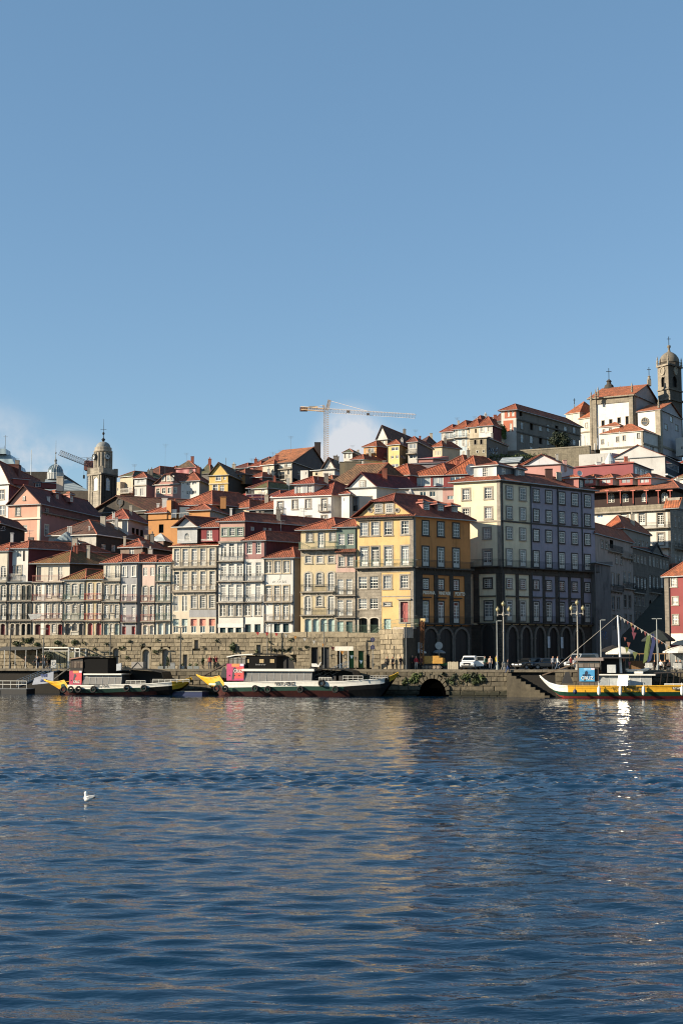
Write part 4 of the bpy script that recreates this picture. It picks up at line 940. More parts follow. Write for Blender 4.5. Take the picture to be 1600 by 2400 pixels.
chimney(h, 190, 735, 246, 2.0, 1.5, plaster('#6b3a30'))
h = house('salmon pink gabled house with a ledge and long shaded flank', 320, 1500, 222)
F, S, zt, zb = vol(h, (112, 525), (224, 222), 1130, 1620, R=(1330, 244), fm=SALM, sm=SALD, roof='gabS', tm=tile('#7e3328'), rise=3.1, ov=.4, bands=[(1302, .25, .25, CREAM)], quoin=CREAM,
    wins=[('case', [240], 1168, 1278, 58, dict(sm=GRANITE)), ('case', [330], 1405, 1500, 58, {})], swins=[
    ('case', [620], 1180, 1272, 46, {}), ('case', [930], 1200, 1292, 44, {}), ('door', [1065], 1212, 1338, 42, {}), ('door', [1205], 1232, 1345, 42, {}), ('case', [615], 1402, 1540, 52, dict(sm=CREAM)), ('case', [935, 1070], 1420, 1540, 42, {})], sbals=[(1310, 540, 1300)])
add_window(h, F.back(-.03), F.hit(320, 1078)[0], F.hit(320, 1078)[1], .35, .62, 'plain', deep=-.05, sm=GRANITE, sw=.06)
for x, y, Y in ((755, 990, 231), (945, 1012, 234)):
    vol(h, (x-120, x-25), (Y+1, Y-.5), y-15, y+90, R=(x+25, Y+.6), fm=SALD, sm=plaster('#a45c50', .2), part='dormer', roof='hipF', tm=tile('#b06038'), rise=.4, ov=.25, swins=[('sash', [x], y+5, y+85, 36, {})])
chimney(h, 640, 1090, 226, .4, .6, WHT); chimney(h, 795, 900, 240, 1.1, 1.6)
h = house('stained white house with a broad brown hipped roof', 1000, 1560, 213)
crop('B1')
vol(h, (690, 1362), (215, 212.5), 200, 560, R=(2085, 226), fm=plaster('#cfc9bd', .8), sm=STONED, roof='hipS', tm=tile('#7d4733'), rise=2.7, gut=WHITE, swins=[('sash', [1465], 335, 445, 56, {}), ('sash', [1605], 345, 435, 50, {})])
for x in (965, 985, 1010, 1265): chimney(h, x, 175, 214, .14, .9, WHITE)
q = house('small dark green dormer house wedged below the stained white house', 1110, 420, 211)
vol(q, (1050, 1128), (211, 210.5), 330, 520, R=(1250, 213), fm=plaster('#3d5b50', .4), sm=DKG, roof='gabS', tm=metalsheet('#44605a'), rise=.4, wins=[('plain', [1090], 345, 400, 50, {})])
q = house('little house with mossy roof and cream window front behind the riverside row', 1250, 540, 207)
vol(q, (1165, 1290), (208, 207.4), 520, 640, dep=6, fm=CREAM, sm=STONED, roof='hipS', tm=TILEM, wins=[('cross', [1262], 530, 575, 28, {})])
h = house('block with shade-dark flank and white graffiti tag on the far left', -20, 300, 207)
vol(h, (-160, -8), (207.5, 206.5), 42, 520, R=(352, 219), fm=DKG, sm=plaster('#231d1c', .3), roof='hipS', tm=tile('#5d2620'), rise=1.3)  # flank colour taken near black for its shade
F = Fac(W(-8, 200, 206.5), W(352, 200, 219)); q = MB()
for pts in (((10, 120), (40, 105), (35, 85), (75, 90)), ((75, 80), (62, 90), (75, 100), (60, 112), (78, 125)), ((10, 140), (75, 135))):
    for a, b in zip(pts[:-1], pts[1:]): q.bar(F.p(*F.hit(*a), .02), F.p(*F.hit(*b), .02), .04, plain('#b8b8b8'))
q.obj('graffiti', h)
# glass roofs and clock tower of the exchange palace
crop('A1')
h = thing('glass_roof', 'stepped glass mansard roof of a grand building at the left edge', 'roof', W(0, 700, 330))
GLR = metalsheet('#8fa0a6', 1.1, .25); q = MB()
for (x0, x1, y0, y1) in ((-260, 250, 700, 600), (-240, 195, 600, 470), (-200, 82, 470, 400)):
    a, b = W(x0, y0, 330), W(x1, y0, 330); ins = (b.x-a.x)*(.05 if y0 > 650 else .17 if y0 > 500 else .02); z2 = W(0, y1, 330).z; w = b.x-a.x
    P = [V((a.x, 330, a.z)), V((b.x, 330, a.z)), V((b.x, 330+w, a.z)), V((a.x, 330+w, a.z))]; Q = [V((a.x+ins, 330+ins, z2)), V((b.x-ins, 330+ins, z2)), V((b.x-ins, 330+w-ins, z2)), V((a.x+ins, 330+w-ins, z2))]
    for i in range(4): j = (i+1) % 4; q.poly([P[i], P[j], Q[j], Q[i]], GLR)
    q.poly(Q, GLR)
q.obj('glazing', h); q = MB(); a = W(75, 400, 331)
for x in (-180, -120, -60, 0, 60): p = W(x, 400, 331); q.bar(p, p+V((0, 0, .7)), .06, ZINC)
q.bar(W(-180, 392, 331), W(78, 392, 331), .06, ZINC); q.bar(a, a+V((0, 0, 3.2)), .06, ZINC); q.bar(a+V((-.5, 0, 2.8)), a+V((.5, 0, 2.8)), .05, ZINC); q.obj('cresting', h)
q = MB(); p = W(0, 700, 330); q.bb(p+V((-14, .5, -22)), p+V((14, 30, 0)), STONED); q.obj('wall', h)
h = thing('glass_dome', 'glazed courtyard dome with a finial above a slate roof', 'dome', W(730, 950, 300))
c = W(730, 795, 305); r = 102*mpp(305); q = MB(); q.lathe(c-V((0, 0, .2)), [(r*1.02, 0), (r*1.02, 1.2), (r*1.06, 1.2), (r*1.06, 1.4)], plaster('#b9bdbb', .3), 20); q.obj('drum', h)
q = MB(); q.lathe(c+V((0, 0, 1.2)), [(r*math.cos(t*math.pi/16), r*1.15*math.sin(t*math.pi/16)) for t in range(0, 9)], plain('#586a72', .18, .2, .05), 20); q.obj('cupola', h, True)
q = MB()
for i in range(20):
    t = 2*math.pi*i/20; pts = [c+V((math.cos(t)*r*1.01*math.cos(a*math.pi/16), math.sin(t)*r*1.01*math.cos(a*math.pi/16), 1.2+r*1.16*math.sin(a*math.pi/16))) for a in range(0, 9, 2)]
    q.tube(pts, .05, plain('#c3c8c6'), 3); q.bar(c+V((math.cos(t)*r*1.04, math.sin(t)*r*1.04, -.2)), c+V((math.cos(t)*r*1.04, math.sin(t)*r*1.04, 1.2)), .07, plain('#d4d4ce'), 4)
q.obj('rib', h); q = MB(); tp = c+V((0, 0, 1.2+r*1.15)); q.lathe(tp, [(.3, 0), (.2, .6), (.35, .8), (.1, 1.3), (.05, 2.2), (.2, 2.5), (.04, 2.8), (.03, 5.2), (0, 5.2)], plain('#6a7072'), 8); q.obj('finial', h)
q = MB(); P = [W(560, 950, 300), W(1170, 950, 296), W(1000, 950, 330), W(560, 950, 330)]; t0, t1 = W(600, 805, 312), W(880, 805, 308)
SL = metalsheet('#7b8588', .9, .6); q.poly([P[0], P[1], t1, t0], SL); q.poly([P[1], P[2], t1], SL); q.poly([P[3], P[0], t0], SL); q.poly([P[2], P[3], t0, t1], SL); q.obj('roof', h)
q = MB(); q.prism([p+V((0, 0, -.02)) for p in P], (0, 0, -12), STONED); q.obj('wall', h)
q = MB(); p = W(410, 760, 320); q.bar(p, p+V((0, 0, 352*mpp(320))), .07, ZINC, 5); tag(q.obj('flagpole'), 'thin bare flagpole between the glass mansard and the glass dome', 'flagpole')

h = thing('clock_tower', 'granite clock tower with a small dome left of the hill', 'tower', W(1340, 1040, 285))
TS = stone('#bdb3a2', .4, .6); tw = Fac(W(1160, 900, 287), W(1330, 900, 284)); R_ = W(1535, 900, 289)
F, S, zt, zb = vol(h, (1160, 1330), (287, 284), 715, 1200, R=(1535, 289), fm=TS, sm=STONED, bands=[(715, .35, .3, TS)], sbands=[(715, .35, .3, STONED)], wins=[('case', [1258], 775, 950, 56, A_(sm=TS, arch=.9, pm=plain('#d5d8d8')))], swins=[('case', [1418], 780, 950, 60, A_(sm=STONED, arch=.9, pm=plain('#a9b4bd')))])  # flank takes a darker stone that carries the shade of that side
q = MB(); ctr = (F.A+S.B)/2; cz = V((ctr.x, ctr.y, zt)); zt2 = F.hit(1330, 640)[1]
P = [V((p.x, p.y, zt)) for p in (F.A, F.B, S.B, F.A+S.B-S.A)]; P = [cz+(p-cz)*.97 for p in P]; q.prism(P, (0, 0, zt2-zt), TS)
for p in P: q.bb(p*.94+cz*.06+V((-.4, -.4, 0)), p*.94+cz*.06+V((.4, .4, zt2-zt+.2)), TS)
for x in (1185, 1215, 1305): k = F.hit(x, 800)[0]; F.box(q, k-.18, k+.18, zb, zt-.4, .003, .15, TS)
for x in (1355, 1380, 1480, 1510): k = S.hit(x, 800)[0]; S.box(q, k-.2, k+.2, zb, zt-.4, .003, .15, STONED)
q.obj('parapet', h)
dz = lambda y: W(1350, y, 287).z
r = 112*mpp(287); q = MB(); q.lathe((ctr.x, ctr.y, 0), [(r, zt2-1), (r, dz(450)), (r*1.12, dz(440)), (r*1.12, dz(425)), (r*1.0, dz(420)), (r*1.0, dz(380)), (r*.85, dz(375))], TS, 16, a0=.2)
for i in range(16): t = 2*math.pi*(i+.5)/16+.2; p = V((ctr.x+math.cos(t)*r, ctr.y+math.sin(t)*r, 0)); q.bar(p+V((0, 0, zt2)), p+V((0, 0, dz(452))), .22, TS, 6)
q.obj('lantern_stage', h); q = MB(); q.lathe((ctr.x, ctr.y, dz(378)), [(r*.86*math.cos(t*math.pi/16), r*.72*math.sin(t*math.pi/16)) for t in range(9)], plain('#7f817e', .7, 0, .2), 20); q.obj('dome', h, True)
q = MB(); q.lathe((ctr.x, ctr.y, dz(318)), [(.4, 0), (.2, .4), (.42, .7), (.1, 1.1), (.07, 1.6), (.25, 1.9), (.25, 2.1), (.05, 2.3), (.04, 3.4), (.02, 5.0), (0, 5.0)], BLACK, 8); p = V((ctr.x, ctr.y, dz(140))); q.bar(p-V((.6, 0, 0)), p+V((.6, 0, 0)), .04, BLACK); q.obj('weather_vane', h)
for x, y, dx in ((1260, 510, -1.0), (1418, 510, .55)):
    t = math.atan2(-.8, dx); pc = V((ctr.x+math.cos(t)*(r+.3), ctr.y+math.sin(t)*(r+.3), dz(y))); q = MB(); R2 = 36*mpp(287)
    q.lathe((0, 0, 0), [(R2*1.15, -.3), (R2*1.15, .2), (R2*.95, .2), (R2*.95, .05)], plain('#3a3f42'), 20); q.lathe((0, 0, .06), [(R2*.95, 0), (0, 0)], plain('#c9cdcb', .4), 20)
    for a, ln in ((1.2, .8), (-.4, .55)): q.bar((0, 0, .12), (math.cos(a)*R2*ln, math.sin(a)*R2*ln, .12), .07, BLACK)
    o = link('clock_face', q.mesh('clock_face'), h, pc); o.rotation_euler = (math.pi/2, 0, t+math.pi/2)
# small luffing crane left of the tower
def lattice(q, a, b, w, m, n, r=.06, tri=False, up=None):
    """square lattice girder"""
    a, b = V(a), V(b); d = (b-a).normalized(); s = d.cross(V((0, 1, 0)) if abs(d.y) < .9 else V((1, 0, 0))).normalized(); t = d.cross(s)
    offs = [s*w/2+t*w/2, -s*w/2+t*w/2, -s*w/2-t*w/2, s*w/2-t*w/2] if not tri else [s*w/2-t*w/2, s*w/2+t*w/2, -s*w*.7]
    for o in offs: q.bar(a+o, b+o, r, m)
    k = len(offs)
    for i in range(n):
        p0, p1 = a.lerp(b, i/n), a.lerp(b, (i+1)/n)
        for j in range(k): o0, o1 = offs[j], offs[(j+1) % k]; q.bar(p0+o0, p1+o1, r*.6, m, 3); q.bar(p1+o0, p1+o1, r*.6, m, 3)
h = thing('luffing_crane', 'small grey crane with a slanted jib behind the clock tower', 'crane', W(1180, 980, 330))
q = MB(); CG = plain('#8a8683'); lattice(q, W(1180, 980, 330), W(1180, 520, 330), 1.1, CG, 18, .055); q.obj('mast', h)
q = MB(); lattice(q, W(1195, 620, 330), W(790, 460, 325), 1.0, CG, 16, .055, True); q.bar(W(1180, 515, 330), W(1000, 525, 327), .04, CG); q.obj('jib', h)
q = MB(); p = W(1180, 610, 330); q.bb(p-V((1.1, 1, 1.4)), p+V((.9, 1, .8)), plain('#6b4038')); p = W(1105, 765, 328); q.bar(W(1105, 590, 328), p, .03, IRON); q.bb(p-V((.2, .2, .5)), p+V((.2, .2, .3)), IRON); q.obj('cab', h)
# dark pedimented church between tower and ochre house
crop('A2')
h = house('dark granite church front with a pediment below the clock tower', 120, 930, 262, name='church', cat='church')
F, S, zt, zb = vol(h, (-260, 470), (268, 262), 880, 1060, dep=15, phi=62, fm=stone('#4c4741', .5), sm=STONED, roof='gabS', tm=tile('#8d4a30', .3), rise=3.1, ov=.6, wins=[('hole', [-60, 210], 905, 1010, 60, W_(BLACK))], bands=[(868, .7, .35, stone('#6a645b', .4))])
q = MB(); k, z = F.hit(120, 770); q.lathe((0, 0, 0), [(.9, 0), (.9, .15), (.6, .15), (.6, 0)], stone('#5c564e', .4), 16); q.lathe((0, 0, .05), [(.6, 0), (0, 0)], BLACK, 16); o = link('rose_window', q.mesh('rose_window'), h, F.p(k, z, .02)); o.rotation_euler = (math.pi/2, 0, F.ang)

# hill left of centre
h = house('small stone house with a white enclosed balcony at the hill foot of the sky line', 220, 600, 300)
vol(h, (120, 290), (302, 300), 425, 760, dep=9, fm=SAND, sm=DKG, roof='hipS', tm=tile('#6d5a3e', .6), wins=[('cross', [175, 255], 435, 480, 26, {}), ('wide', [220], 570, 660, 120, dict(pm=glass('#3a3a38', '#c9c5ba', .6)))], bals=[(655, 150, 290, dict(rail=WHITE, d=1.2, step=.1))])
vol(h, (70, 125), (301, 300.4), 500, 760, dep=5, fm=SAND, wins=[('plain', [95], 580, 620, 20, {})])
h = house('grey white house with a boxy dormer storey left of the pink mansard', 400, 640, 296)
vol(h, (310, 465), (297.5, 296), 535, 800, R=(600, 303), fm=plaster('#c8c6c0', .3), sm=SALD, wins=[('plain', [330], 590, 680, 36, dict(pm=plain('#77787a'))), ('plain', [408], 585, 685, 44, dict(pm=plain('#77787a')))], bands=[(538, .2, .25, GRANITE)])
vol(h, (312, 468), (298, 296.5), 450, 540, R=(600, 303), fm=plaster('#c3c6c6', .2), sm=DKG, roof='hipS', tm=tile('#a1492f'), wins=[('wide', [395], 462, 515, 80, dict(pm=plain('#8b9094')))])
h = house('pink mansard gabled house with three attic windows', 750, 650, 293)
vol(h, (580, 918), (295, 293), 530, 800, dep=9, fm=plaster('#c9988d', .35), sm=SALD, roof='hipS', jerk=.78, rise=2.6, a=1.2, tm=tile('#8d4430'), gm=plaster('#b9857a', .2), bands=[(522, .25, .3, CREAM)], wins=[('cross', [620, 695, 770, 845], 588, 655, 40, dict(sm=CREAM))])
F = Fac(W(580, 480, 295), W(918, 480, 293)).back(-.03)
for x in (692, 755, 810): add_window(h, F, F.hit(x, 487)[0], F.hit(x, 487)[1], .62, 1.0, 'cross', sm=CREAM, deep=-.05, sw=.1)
h = house('white two storey house with orange roof right of the pink mansard', 1040, 680, 290)
vol(h, (920, 1160), (291.5, 290), 485, 900, R=(1288, 297), fm=WHT, sm=WHTS, roof='hipS', rise=2.2, wins=[('plain', [948], 508, 532, 26, {}), ('wide', [1022, 1098], 500, 542, 58, {}), ('wide', [1022, 1095], 620, 662, 58, {}), ('plain', [945], 620, 640, 22, {})])
chimney(h, 1060, 405, 294, 1.0, .4, CREAM)
h = house('maroon corrugated shed house with flat brown roof on the skyline', 980, 380, 320)
vol(h, (855, 1110), (322, 320), 312, 560, R=(1180, 324), fm=metalsheet('#8f3f44', .6), sm=SAND, roof='hipF', tm=tile('#7d5136'), rise=1.9)
h = house('low house with a dark mossy roof beside the maroon shed house', 1270, 400, 318)
vol(h, (1165, 1300), (320, 318), 388, 600, R=(1410, 325), fm=DKG, sm=BLACK, roof='hipF', tm=tile('#5f4a33', .7), rise=3.0)
for i, (x0, x1, t, Y) in enumerate(((430, 640, 405, 322), (655, 850, 402, 326))):
    h = house(('brown hipped house roof just above the pink mansard', 'wide brown roofed house left of the maroon shed house')[i], (x0+x1)/2, t, Y)
    vol(h, (x0, x1), (Y+1.5, Y), t, t+200, dep=10, fm=PINKD, roof='hipS', tm=tile('#8a4530'), rise=2.2)
antenna(h, 712, 400, 321, 7)
h = house('yellow gabled house with a dark flank on the skyline', 1410, 620, 283)
vol(h, (1290, 1535), (284.5, 283), 410, 700, R=(1805, 298), fm=plaster('#d8b45c', .25), sm=plaster('#3b3733', .3), roof='gabS', tm=tile('#6b4a36'), rise=2.6, ov=.35, bands=[(512, .2, .2, SAND)], wins=[('cross', [1410], 418, 482, 62, dict(sm=CREAM)), ('cross', [1492], 430, 472, 34, {}), ('cross', [1370], 540, 632, 62, dict(sm=CREAM)), ('cross', [1458], 543, 622, 58, {})])
q = thing('utility_mast', 'thin antenna mast standing behind the yellow gabled house', 'mast', W(1510, 420, 300)); m = MB(); p = W(1510, 420, 300); m.bar(p, p+V((0, 0, 240*mpp(300))), .08, ZINC); m.obj('pole', q)
# white flank house and ochre complex
h = house('weathered white house with three dark openings and red hipped roof', 200, 1100, 222)
vol(h, (-60, 226), (223.5, 222), 992, 1300, R=(494, 231), fm=WHTS, sm=plaster('#a7a3aa', .3), roof='hipS', tm=tile('#a9452f'), rise=1.9, swins=[('hole', [296, 350, 406], 1105, 1192, 36, W_(BLACK))])
for x in (30, 45): chimney(h, x, 970, 223, .22, .8, WHITE)
h = house('large ochre house of stepped blocks with a terrace and a tall chimney tower', 900, 1200, 219)
vol(h, (490, 1300), (221.5, 218), 985, 1420, dep=10, fm=OCH, roof='flat', tm=SAND, wins=[('hole', [662], 1058, 1170, 62, W_(plain('#22201e')))])
vol(h, (490, 735), (221.5, 220.4), 905, 990, dep=8, fm=OCH, roof='hipS', rise=1.4, ov=.3)
vol(h, (732, 792), (220.6, 220.3), 742, 990, R=(880, 224), fm=OCH, sm=plaster('#6b3c1e', .2), roof='flat', tm=OCH)
vol(h, (1025, 1300), (219.2, 218), 870, 990, R=(1620, 229), fm=OCH, sm=metalsheet('#8b8d8c', .5), roof='hipS', rise=1.2, ov=.35)
vol(h, (880, 1330), (228, 226), 800, 990, dep=12, fm=OCH, sm=DKG, roof='hipS', rise=2.6)
m = MB(); m.bar(W(800, 915, 219.6), W(1020, 905, 218.9), .04, WHITE)
for x in (800, 850, 900, 950, 1000): m.bar(W(x, 980, 219.5), W(x, 910, 219.5), .03, WHITE)
m.obj('terrace_railing', h); m = MB()
for x, wd, hh, mt in ((830, .8, 1.3, WHITE), (918, .5, .6, WHITE), (975, 1.5, 1.6, plain('#6f7a80')), (1005, .6, 1.4, WHITE)): p = W(x, 972, 221); m.bb(p-V((wd/2, wd/2, 0)), p+V((wd/2, wd/2, hh)), mt)
m.obj('terrace_unit', h); chimney(h, 710, 800, 222, .8, .9, WHT); chimney(h, 622, 850, 222, .4, .7, WHT); chimney(h, 1475, 790, 226, .9, 1.0, OCH)
q = house('zinc grey corrugated shed in front of the ochre blocks', 480, 1250, 215) if False else None

crop('A3')
# skyline cluster left of the big orange roof
for i, (lab, x0, x1, t, b, Y, fmn, rt, ws) in enumerate((
    ('ochre house with one window in the cluster left of the orange roofed block', 110, 305, 510, 640, 292, OCH, tile('#a3502f'), [('cross', [250], 520, 560, 34, {})]),
    ('grey gable house with dark red roof on the left skyline cluster', 150, 345, 430, 560, 318, DKG, tile('#83392a'), []),
    ('small red house with bright roof under the left skyline cluster', 370, 515, 408, 520, 310, PINKD, tile('#a8472c'), [('plain', [440], 425, 445, 60, {})]),
    ('long low roof with a pale wall below the left skyline cluster', 345, 530, 490, 600, 300, GREY, tile('#9c4c30'), []),
    ('red gabled cottage right beside the stone wing of the orange roofed block', 400, 530, 550, 660, 287, MAROON, tile('#a8472c'), []),
    ('dark slate roofed house peeping over the left skyline cluster', 490, 620, 345, 520, 332, DKG, tile('#4a3532'), []),
    ('dark brown roofed house in the hollow beneath the stone wing', 350, 620, 690, 900, 268, BLACK, tile('#5b2a22'), []),
    ('cream cottage with a moss roof in the hollow right of the yellow house', 425, 600, 695, 860, 256, CREAM, tile('#7a5f38', .5), [('cross', [540], 710, 740, 44, {})]),
    ('small house with red tin roof and two pale windows behind the ochre blocks', 150, 310, 845, 960, 245, PINKD, metalsheet('#a8363a'), [('cross', [215, 268], 860, 900, 34, {})]))):
    h = house(lab, (x0+x1)/2, b, Y); vol(h, (x0, x1), (Y+1.3, Y), t, b, dep=8, fm=fmn, sm=DKG, roof='hipS', tm=rt, wins=ws)
h = house('old grey block with a big orange roof and a windowed dark gable flank', 900, 600, 288)
F, S, zt, zb = vol(h, (535, 918), (292, 288), 352, 760, R=(1432, 310), fm=plaster('#b5ac9b', .6), sm=plaster('#5a5454', .4), roof='gabF', tm=tile('#cf6a3c'), rise=4.7, ov=.3, gm=plaster('#5a5454', .4), caps=False, wins=[
    ('cross', [575, 610], 505, 590, 26, W_(SAND)), ('hole', [720], 365, 430, 50, W_(BLACK)), ('wide', [790, 880], 365, 425, 60, dict(pm=plain('#cfd2cf'))), ('cross', [790], 480, 575, 60, W_(DOORG)), ('cross', [875], 460, 515, 26, W_(DOORG)), ('cross', [800], 620, 690, 60, W_(DOORG)), ('cross', [875], 590, 655, 26, {})],
    swins=[('cross', [1010], 340, 385, 34, dict(pm=plain('#8fa0aa'))), ('cross', [1115], 345, 388, 34, dict(pm=plain('#8fa0aa'))), ('cross', [1215], 345, 390, 34, {}), ('cross', [1010], 470, 520, 30, {}), ('hole', [965], 570, 640, 60, W_(BLACK))], bals=[(445, 740, 915, dict(rail=IRON)), (585, 740, 850, dict(rail=IRON)), (595, 690, 760, dict(rail=IRON))])
vol(h, (535, 682), (290.8, 289.2), 385, 760, dep=4, fm=plaster('#c2b9a6', .6), sm=DKG, roof='hipS', tm=tile('#c4653a'), rise=1.2, wins=[('case', [570, 612], 500, 590, 30, W_(DOORG))])
chimney(h, 1255, 260, 304, 1.3, 2.6, plaster('#3a2f2d', .2))
h = house('little white gabled house with a lean-to below the tower crane', 1395, 520, 256)
vol(h, (1325, 1478), (256.8, 256), 442, 700, R=(1590, 261), fm=WHTS, sm=plaster('#9fa1a8', .2), roof='gabS', tm=tile('#7f4a36'), rise=2.1, wins=[('plain', [1362, 1430], 505, 545, 32, {})])
F = Fac(W(1325, 420, 256.8), W(1478, 420, 256)).back(-.03); add_window(h, F, F.hit(1395, 432)[0], F.hit(1395, 432)[1], .4, .38, 'hole', fm=BLACK, deep=-.05)
vol(h, (1190, 1325), (258, 256.9), 455, 700, dep=5, fm=SAND, roof='shed', rise=.7, tm=plain('#c9c6bd'), wins=[('hole', [1240], 490, 525, 24, W_(DOORG))])
vol(h, (1030, 1130), (258.5, 258), 460, 700, dep=4, fm=WHTS, sm=DKG, wins=[('plain', [1105], 485, 520, 22, {})])
h = house('terracotta gable roofed cottage under the little white gabled house', 1385, 620, 240)
vol(h, (1325, 1450), (240.5, 240), 585, 750, dep=6, fm=SAND, sm=DKG, roof='hipS', tm=tile('#a55a35'))
h = house('big white house with four tall windows and an orange roof with wide dormer', 1050, 1100, 213)
F, S, zt, zb = vol(h, (680, 1432), (215, 212), 788, 1400, dep=9, fm=plaster('#e6e6e2', .1), sm=WHTS, roof='hipF', tm=tile('#b9482e'), rise=2.6, a=3, gut=plain('#b98a70'), wins=[
    ('door', [765], 872, 1012, 66, dict(sm=GRANITE)), ('case', [955], 855, 968, 66, dict(sm=GRANITE)), ('case', [1130], 845, 958, 66, dict(sm=GRANITE)), ('door', [1340], 832, 992, 66, dict(sm=GRANITE)), ('case', [755], 1090, 1200, 66, dict(sm=GRANITE)), ('case', [955], 1070, 1180, 66, dict(sm=GRANITE)), ('case', [1132], 1062, 1180, 66, dict(sm=GRANITE)), ('case', [1340], 1055, 1170, 66, dict(sm=GRANITE))],
    bals=[(995, 1270, 1415, dict(brackets=False)), (1025, 720, 800, dict(brackets=False))])
vol(h, (950, 1210), (214.5, 213.6), 640, 790, dep=6, fm=metalsheet('#b9bcba', .5), sm=GREY, part='dormer', roof='hipS', tm=tile('#b9482e'), rise=1.3, ov=.4, wins=[('case', [1010, 1150], 655, 775, 56, {})])
h = house('scaffolded low brick house behind the big white house', 440, 860, 236)
vol(h, (320, 560), (237, 236), 880, 1050, dep=6, fm=DKG, roof='flat', tm=GREY)
m = MB()
for x in (320, 400, 520, 560): m.bar(W(x, 890, 235), W(x, 740, 235), .07, plain('#b8b5ae'))
for y in (775, 815, 880): m.bar(W(318, y, 235), W(565, y-5, 234.6), .07, plain('#b8b5ae') if y != 815 else plain('#b0745c'))
for a, b in ((330, 375), (410, 460), (480, 540)): m.bar(W(a, 830, 235), W(b, 885, 235), .05, plain('#b8b5ae'))
m.obj('scaffold', h)
for i, (lab, x0, x1, t, b, Y, fmn, rt) in enumerate((
    ('low house with orange roof left of the big white house', 135, 360, 955, 1100, 228, SAND, tile('#b4502f')),
    ('glazed dark house under an orange roof beside the big white house', 370, 690, 975, 1200, 224, plaster('#343b40', .2), tile('#b4502f')),
    ('steep dark red roof house rising behind the big white house', 620, 760, 800, 900, 243, DKG, tile('#7a2f28')))):
    h = house(lab, (x0+x1)/2, b, Y); vol(h, (x0, x1), (Y+1.3, Y), t, b, dep=8, fm=fmn, sm=DKG, roof='hipS', tm=rt)
# tower crane
crop('N')
h = thing('tower_crane', 'tall latticed tower crane standing on the hill against the sky', 'crane', W(764, 1090, 420))
CO = plain('#bfa27c', .6); q = MB(); lattice(q, W(764, 1100, 420), W(764, 963, 420), 1.4, CO, 26, .06); q.obj('mast', h)
q = MB(); lattice(q, W(768, 962, 420), W(972, 975, 405), 1.0, plain('#b3a08a', .6), 32, .042, True); q.obj('jib', h)
q = MB(); lattice(q, W(760, 961, 420), W(706, 957, 424), .9, CO, 12, .08); q.obj('counter_jib', h)
q = MB(); lattice(q, W(766, 962, 420), W(772, 938, 420), .8, CO, 8, .08); lattice(q, W(761, 962, 420), W(758, 950, 420), .6, CO, 4, .07); q.bar(W(772, 939, 420), W(863, 964, 413), .05, CO); q.bar(W(758, 950, 420), W(722, 956, 423), .05, CO); q.obj('apex', h)
for nm, px, py, Y, lo, hi, cm in (('counterweight', 712, 958, 424, (-1.2, -.6, -.75), (1.1, .6, .35), '#6b4a3c'), ('winch', 734, 956, 422, (-1.3, -.4, -.1), (1.3, .4, .5), '#a09890'), ('trolley', 816, 964, 417, (-.5, -.3, -.4), (.5, .3, .2), '#5a4a40'), ('hook_block', 862, 970, 412, (-.4, -.3, -.4), (.4, .3, .2), '#5a4a40')):
    q = MB(); p = W(px, py, Y); q.bb(p+V(lo), p+V(hi), plain(cm)); q.obj(nm, h)

crop('A4')
h = house('tan house with brown tiled roof between two white houses', 100, 1200, 219)
vol(h, (-52, 460), (221, 218.5), 968, 1450, dep=10, fm=plaster('#cbb48f', .3), sm=SAND, roof='hipF', tm=tile('#8f5636'), rise=3.6, a=.6, b=.6, gut=SAND, wins=[('cross', [35], 1005, 1072, 62, dict(sm=CREAM)), ('cross', [40], 1160, 1255, 62, dict(sm=CREAM)), ('cross', [30], 1390, 1440, 60, {})])
for x, y, w_ in ((155, 830, 1.6), (260, 830, 2.6)): chimney(h, x, y, 227, w_, 1.6, plaster('#8b8067', .5))
h = house('white gabled house with red trimmed gable left of the glazed maroon houses', 385, 1120, 214)
vol(h, (205, 572), (215.5, 213.8), 1015, 1420, dep=9, fm=WHT, sm=GREY, roof='gabS', tm=tile('#8e2f2a'), rise=2.3, ov=.35, wins=[('case', [465], 1145, 1210, 84, dict(sm=GRANITE))])
F = Fac(W(205, 1000, 215.5), W(572, 1000, 213.8)).back(-.03); add_window(h, F, F.hit(385, 1022)[0], F.hit(385, 1022)[1], .75, .95, 'case', sm=GRANITE, deep=-.05)
vol(h, (110, 215), (211, 210.4), 1110, 1450, R=(262, 212.4), fm=WHT, sm=GREY, roof='hipS', tm=tile('#a9452f'), rise=.5, wins=[('plain', [148], 1165, 1200, 18, {})])
vol(h, (215, 345), (212.5, 212), 1130, 1350, dep=2.5, fm=GREY, wins=[('wide', [300], 1145, 1335, 80, dict(fm=DOORG))], roof='flat', tm=GREY)
h = house('maroon house with a wide glazed veranda under an orange hipped roof', 780, 1060, 226)
vol(h, (582, 1005), (227.5, 225.5), 862, 1250, dep=9, fm=plaster('#8a3a3c', .2), roof='hipS', tm=tile('#c4552f'), rise=2.2, gut=GREY, wins=[('wide', [808], 880, 1032, 340, dict(pm=glass('#6f8088', '#b9c3c4', .9), deep=.1))])
h = house('maroon house with a row of tall white framed windows under an orange hipped roof', 1250, 1060, 226)
vol(h, (1010, 1500), (226.8, 225), 862, 1250, dep=9, fm=plaster('#8a3a3c', .2), roof='hipS', tm=tile('#c4552f'), rise=2.3, gut=GREY, wins=[('wide', [1152], 892, 1004, 255, dict(pm=glass('#3c5060', '#a5adaf', .6))), ('wide', [1378], 890, 1000, 140, dict(pm=glass('#3c5060', '#a5adaf', .6)))])
h = house('low grey white house with tiled ledge and two square windows above the yellow roof', 1150, 1150, 215)
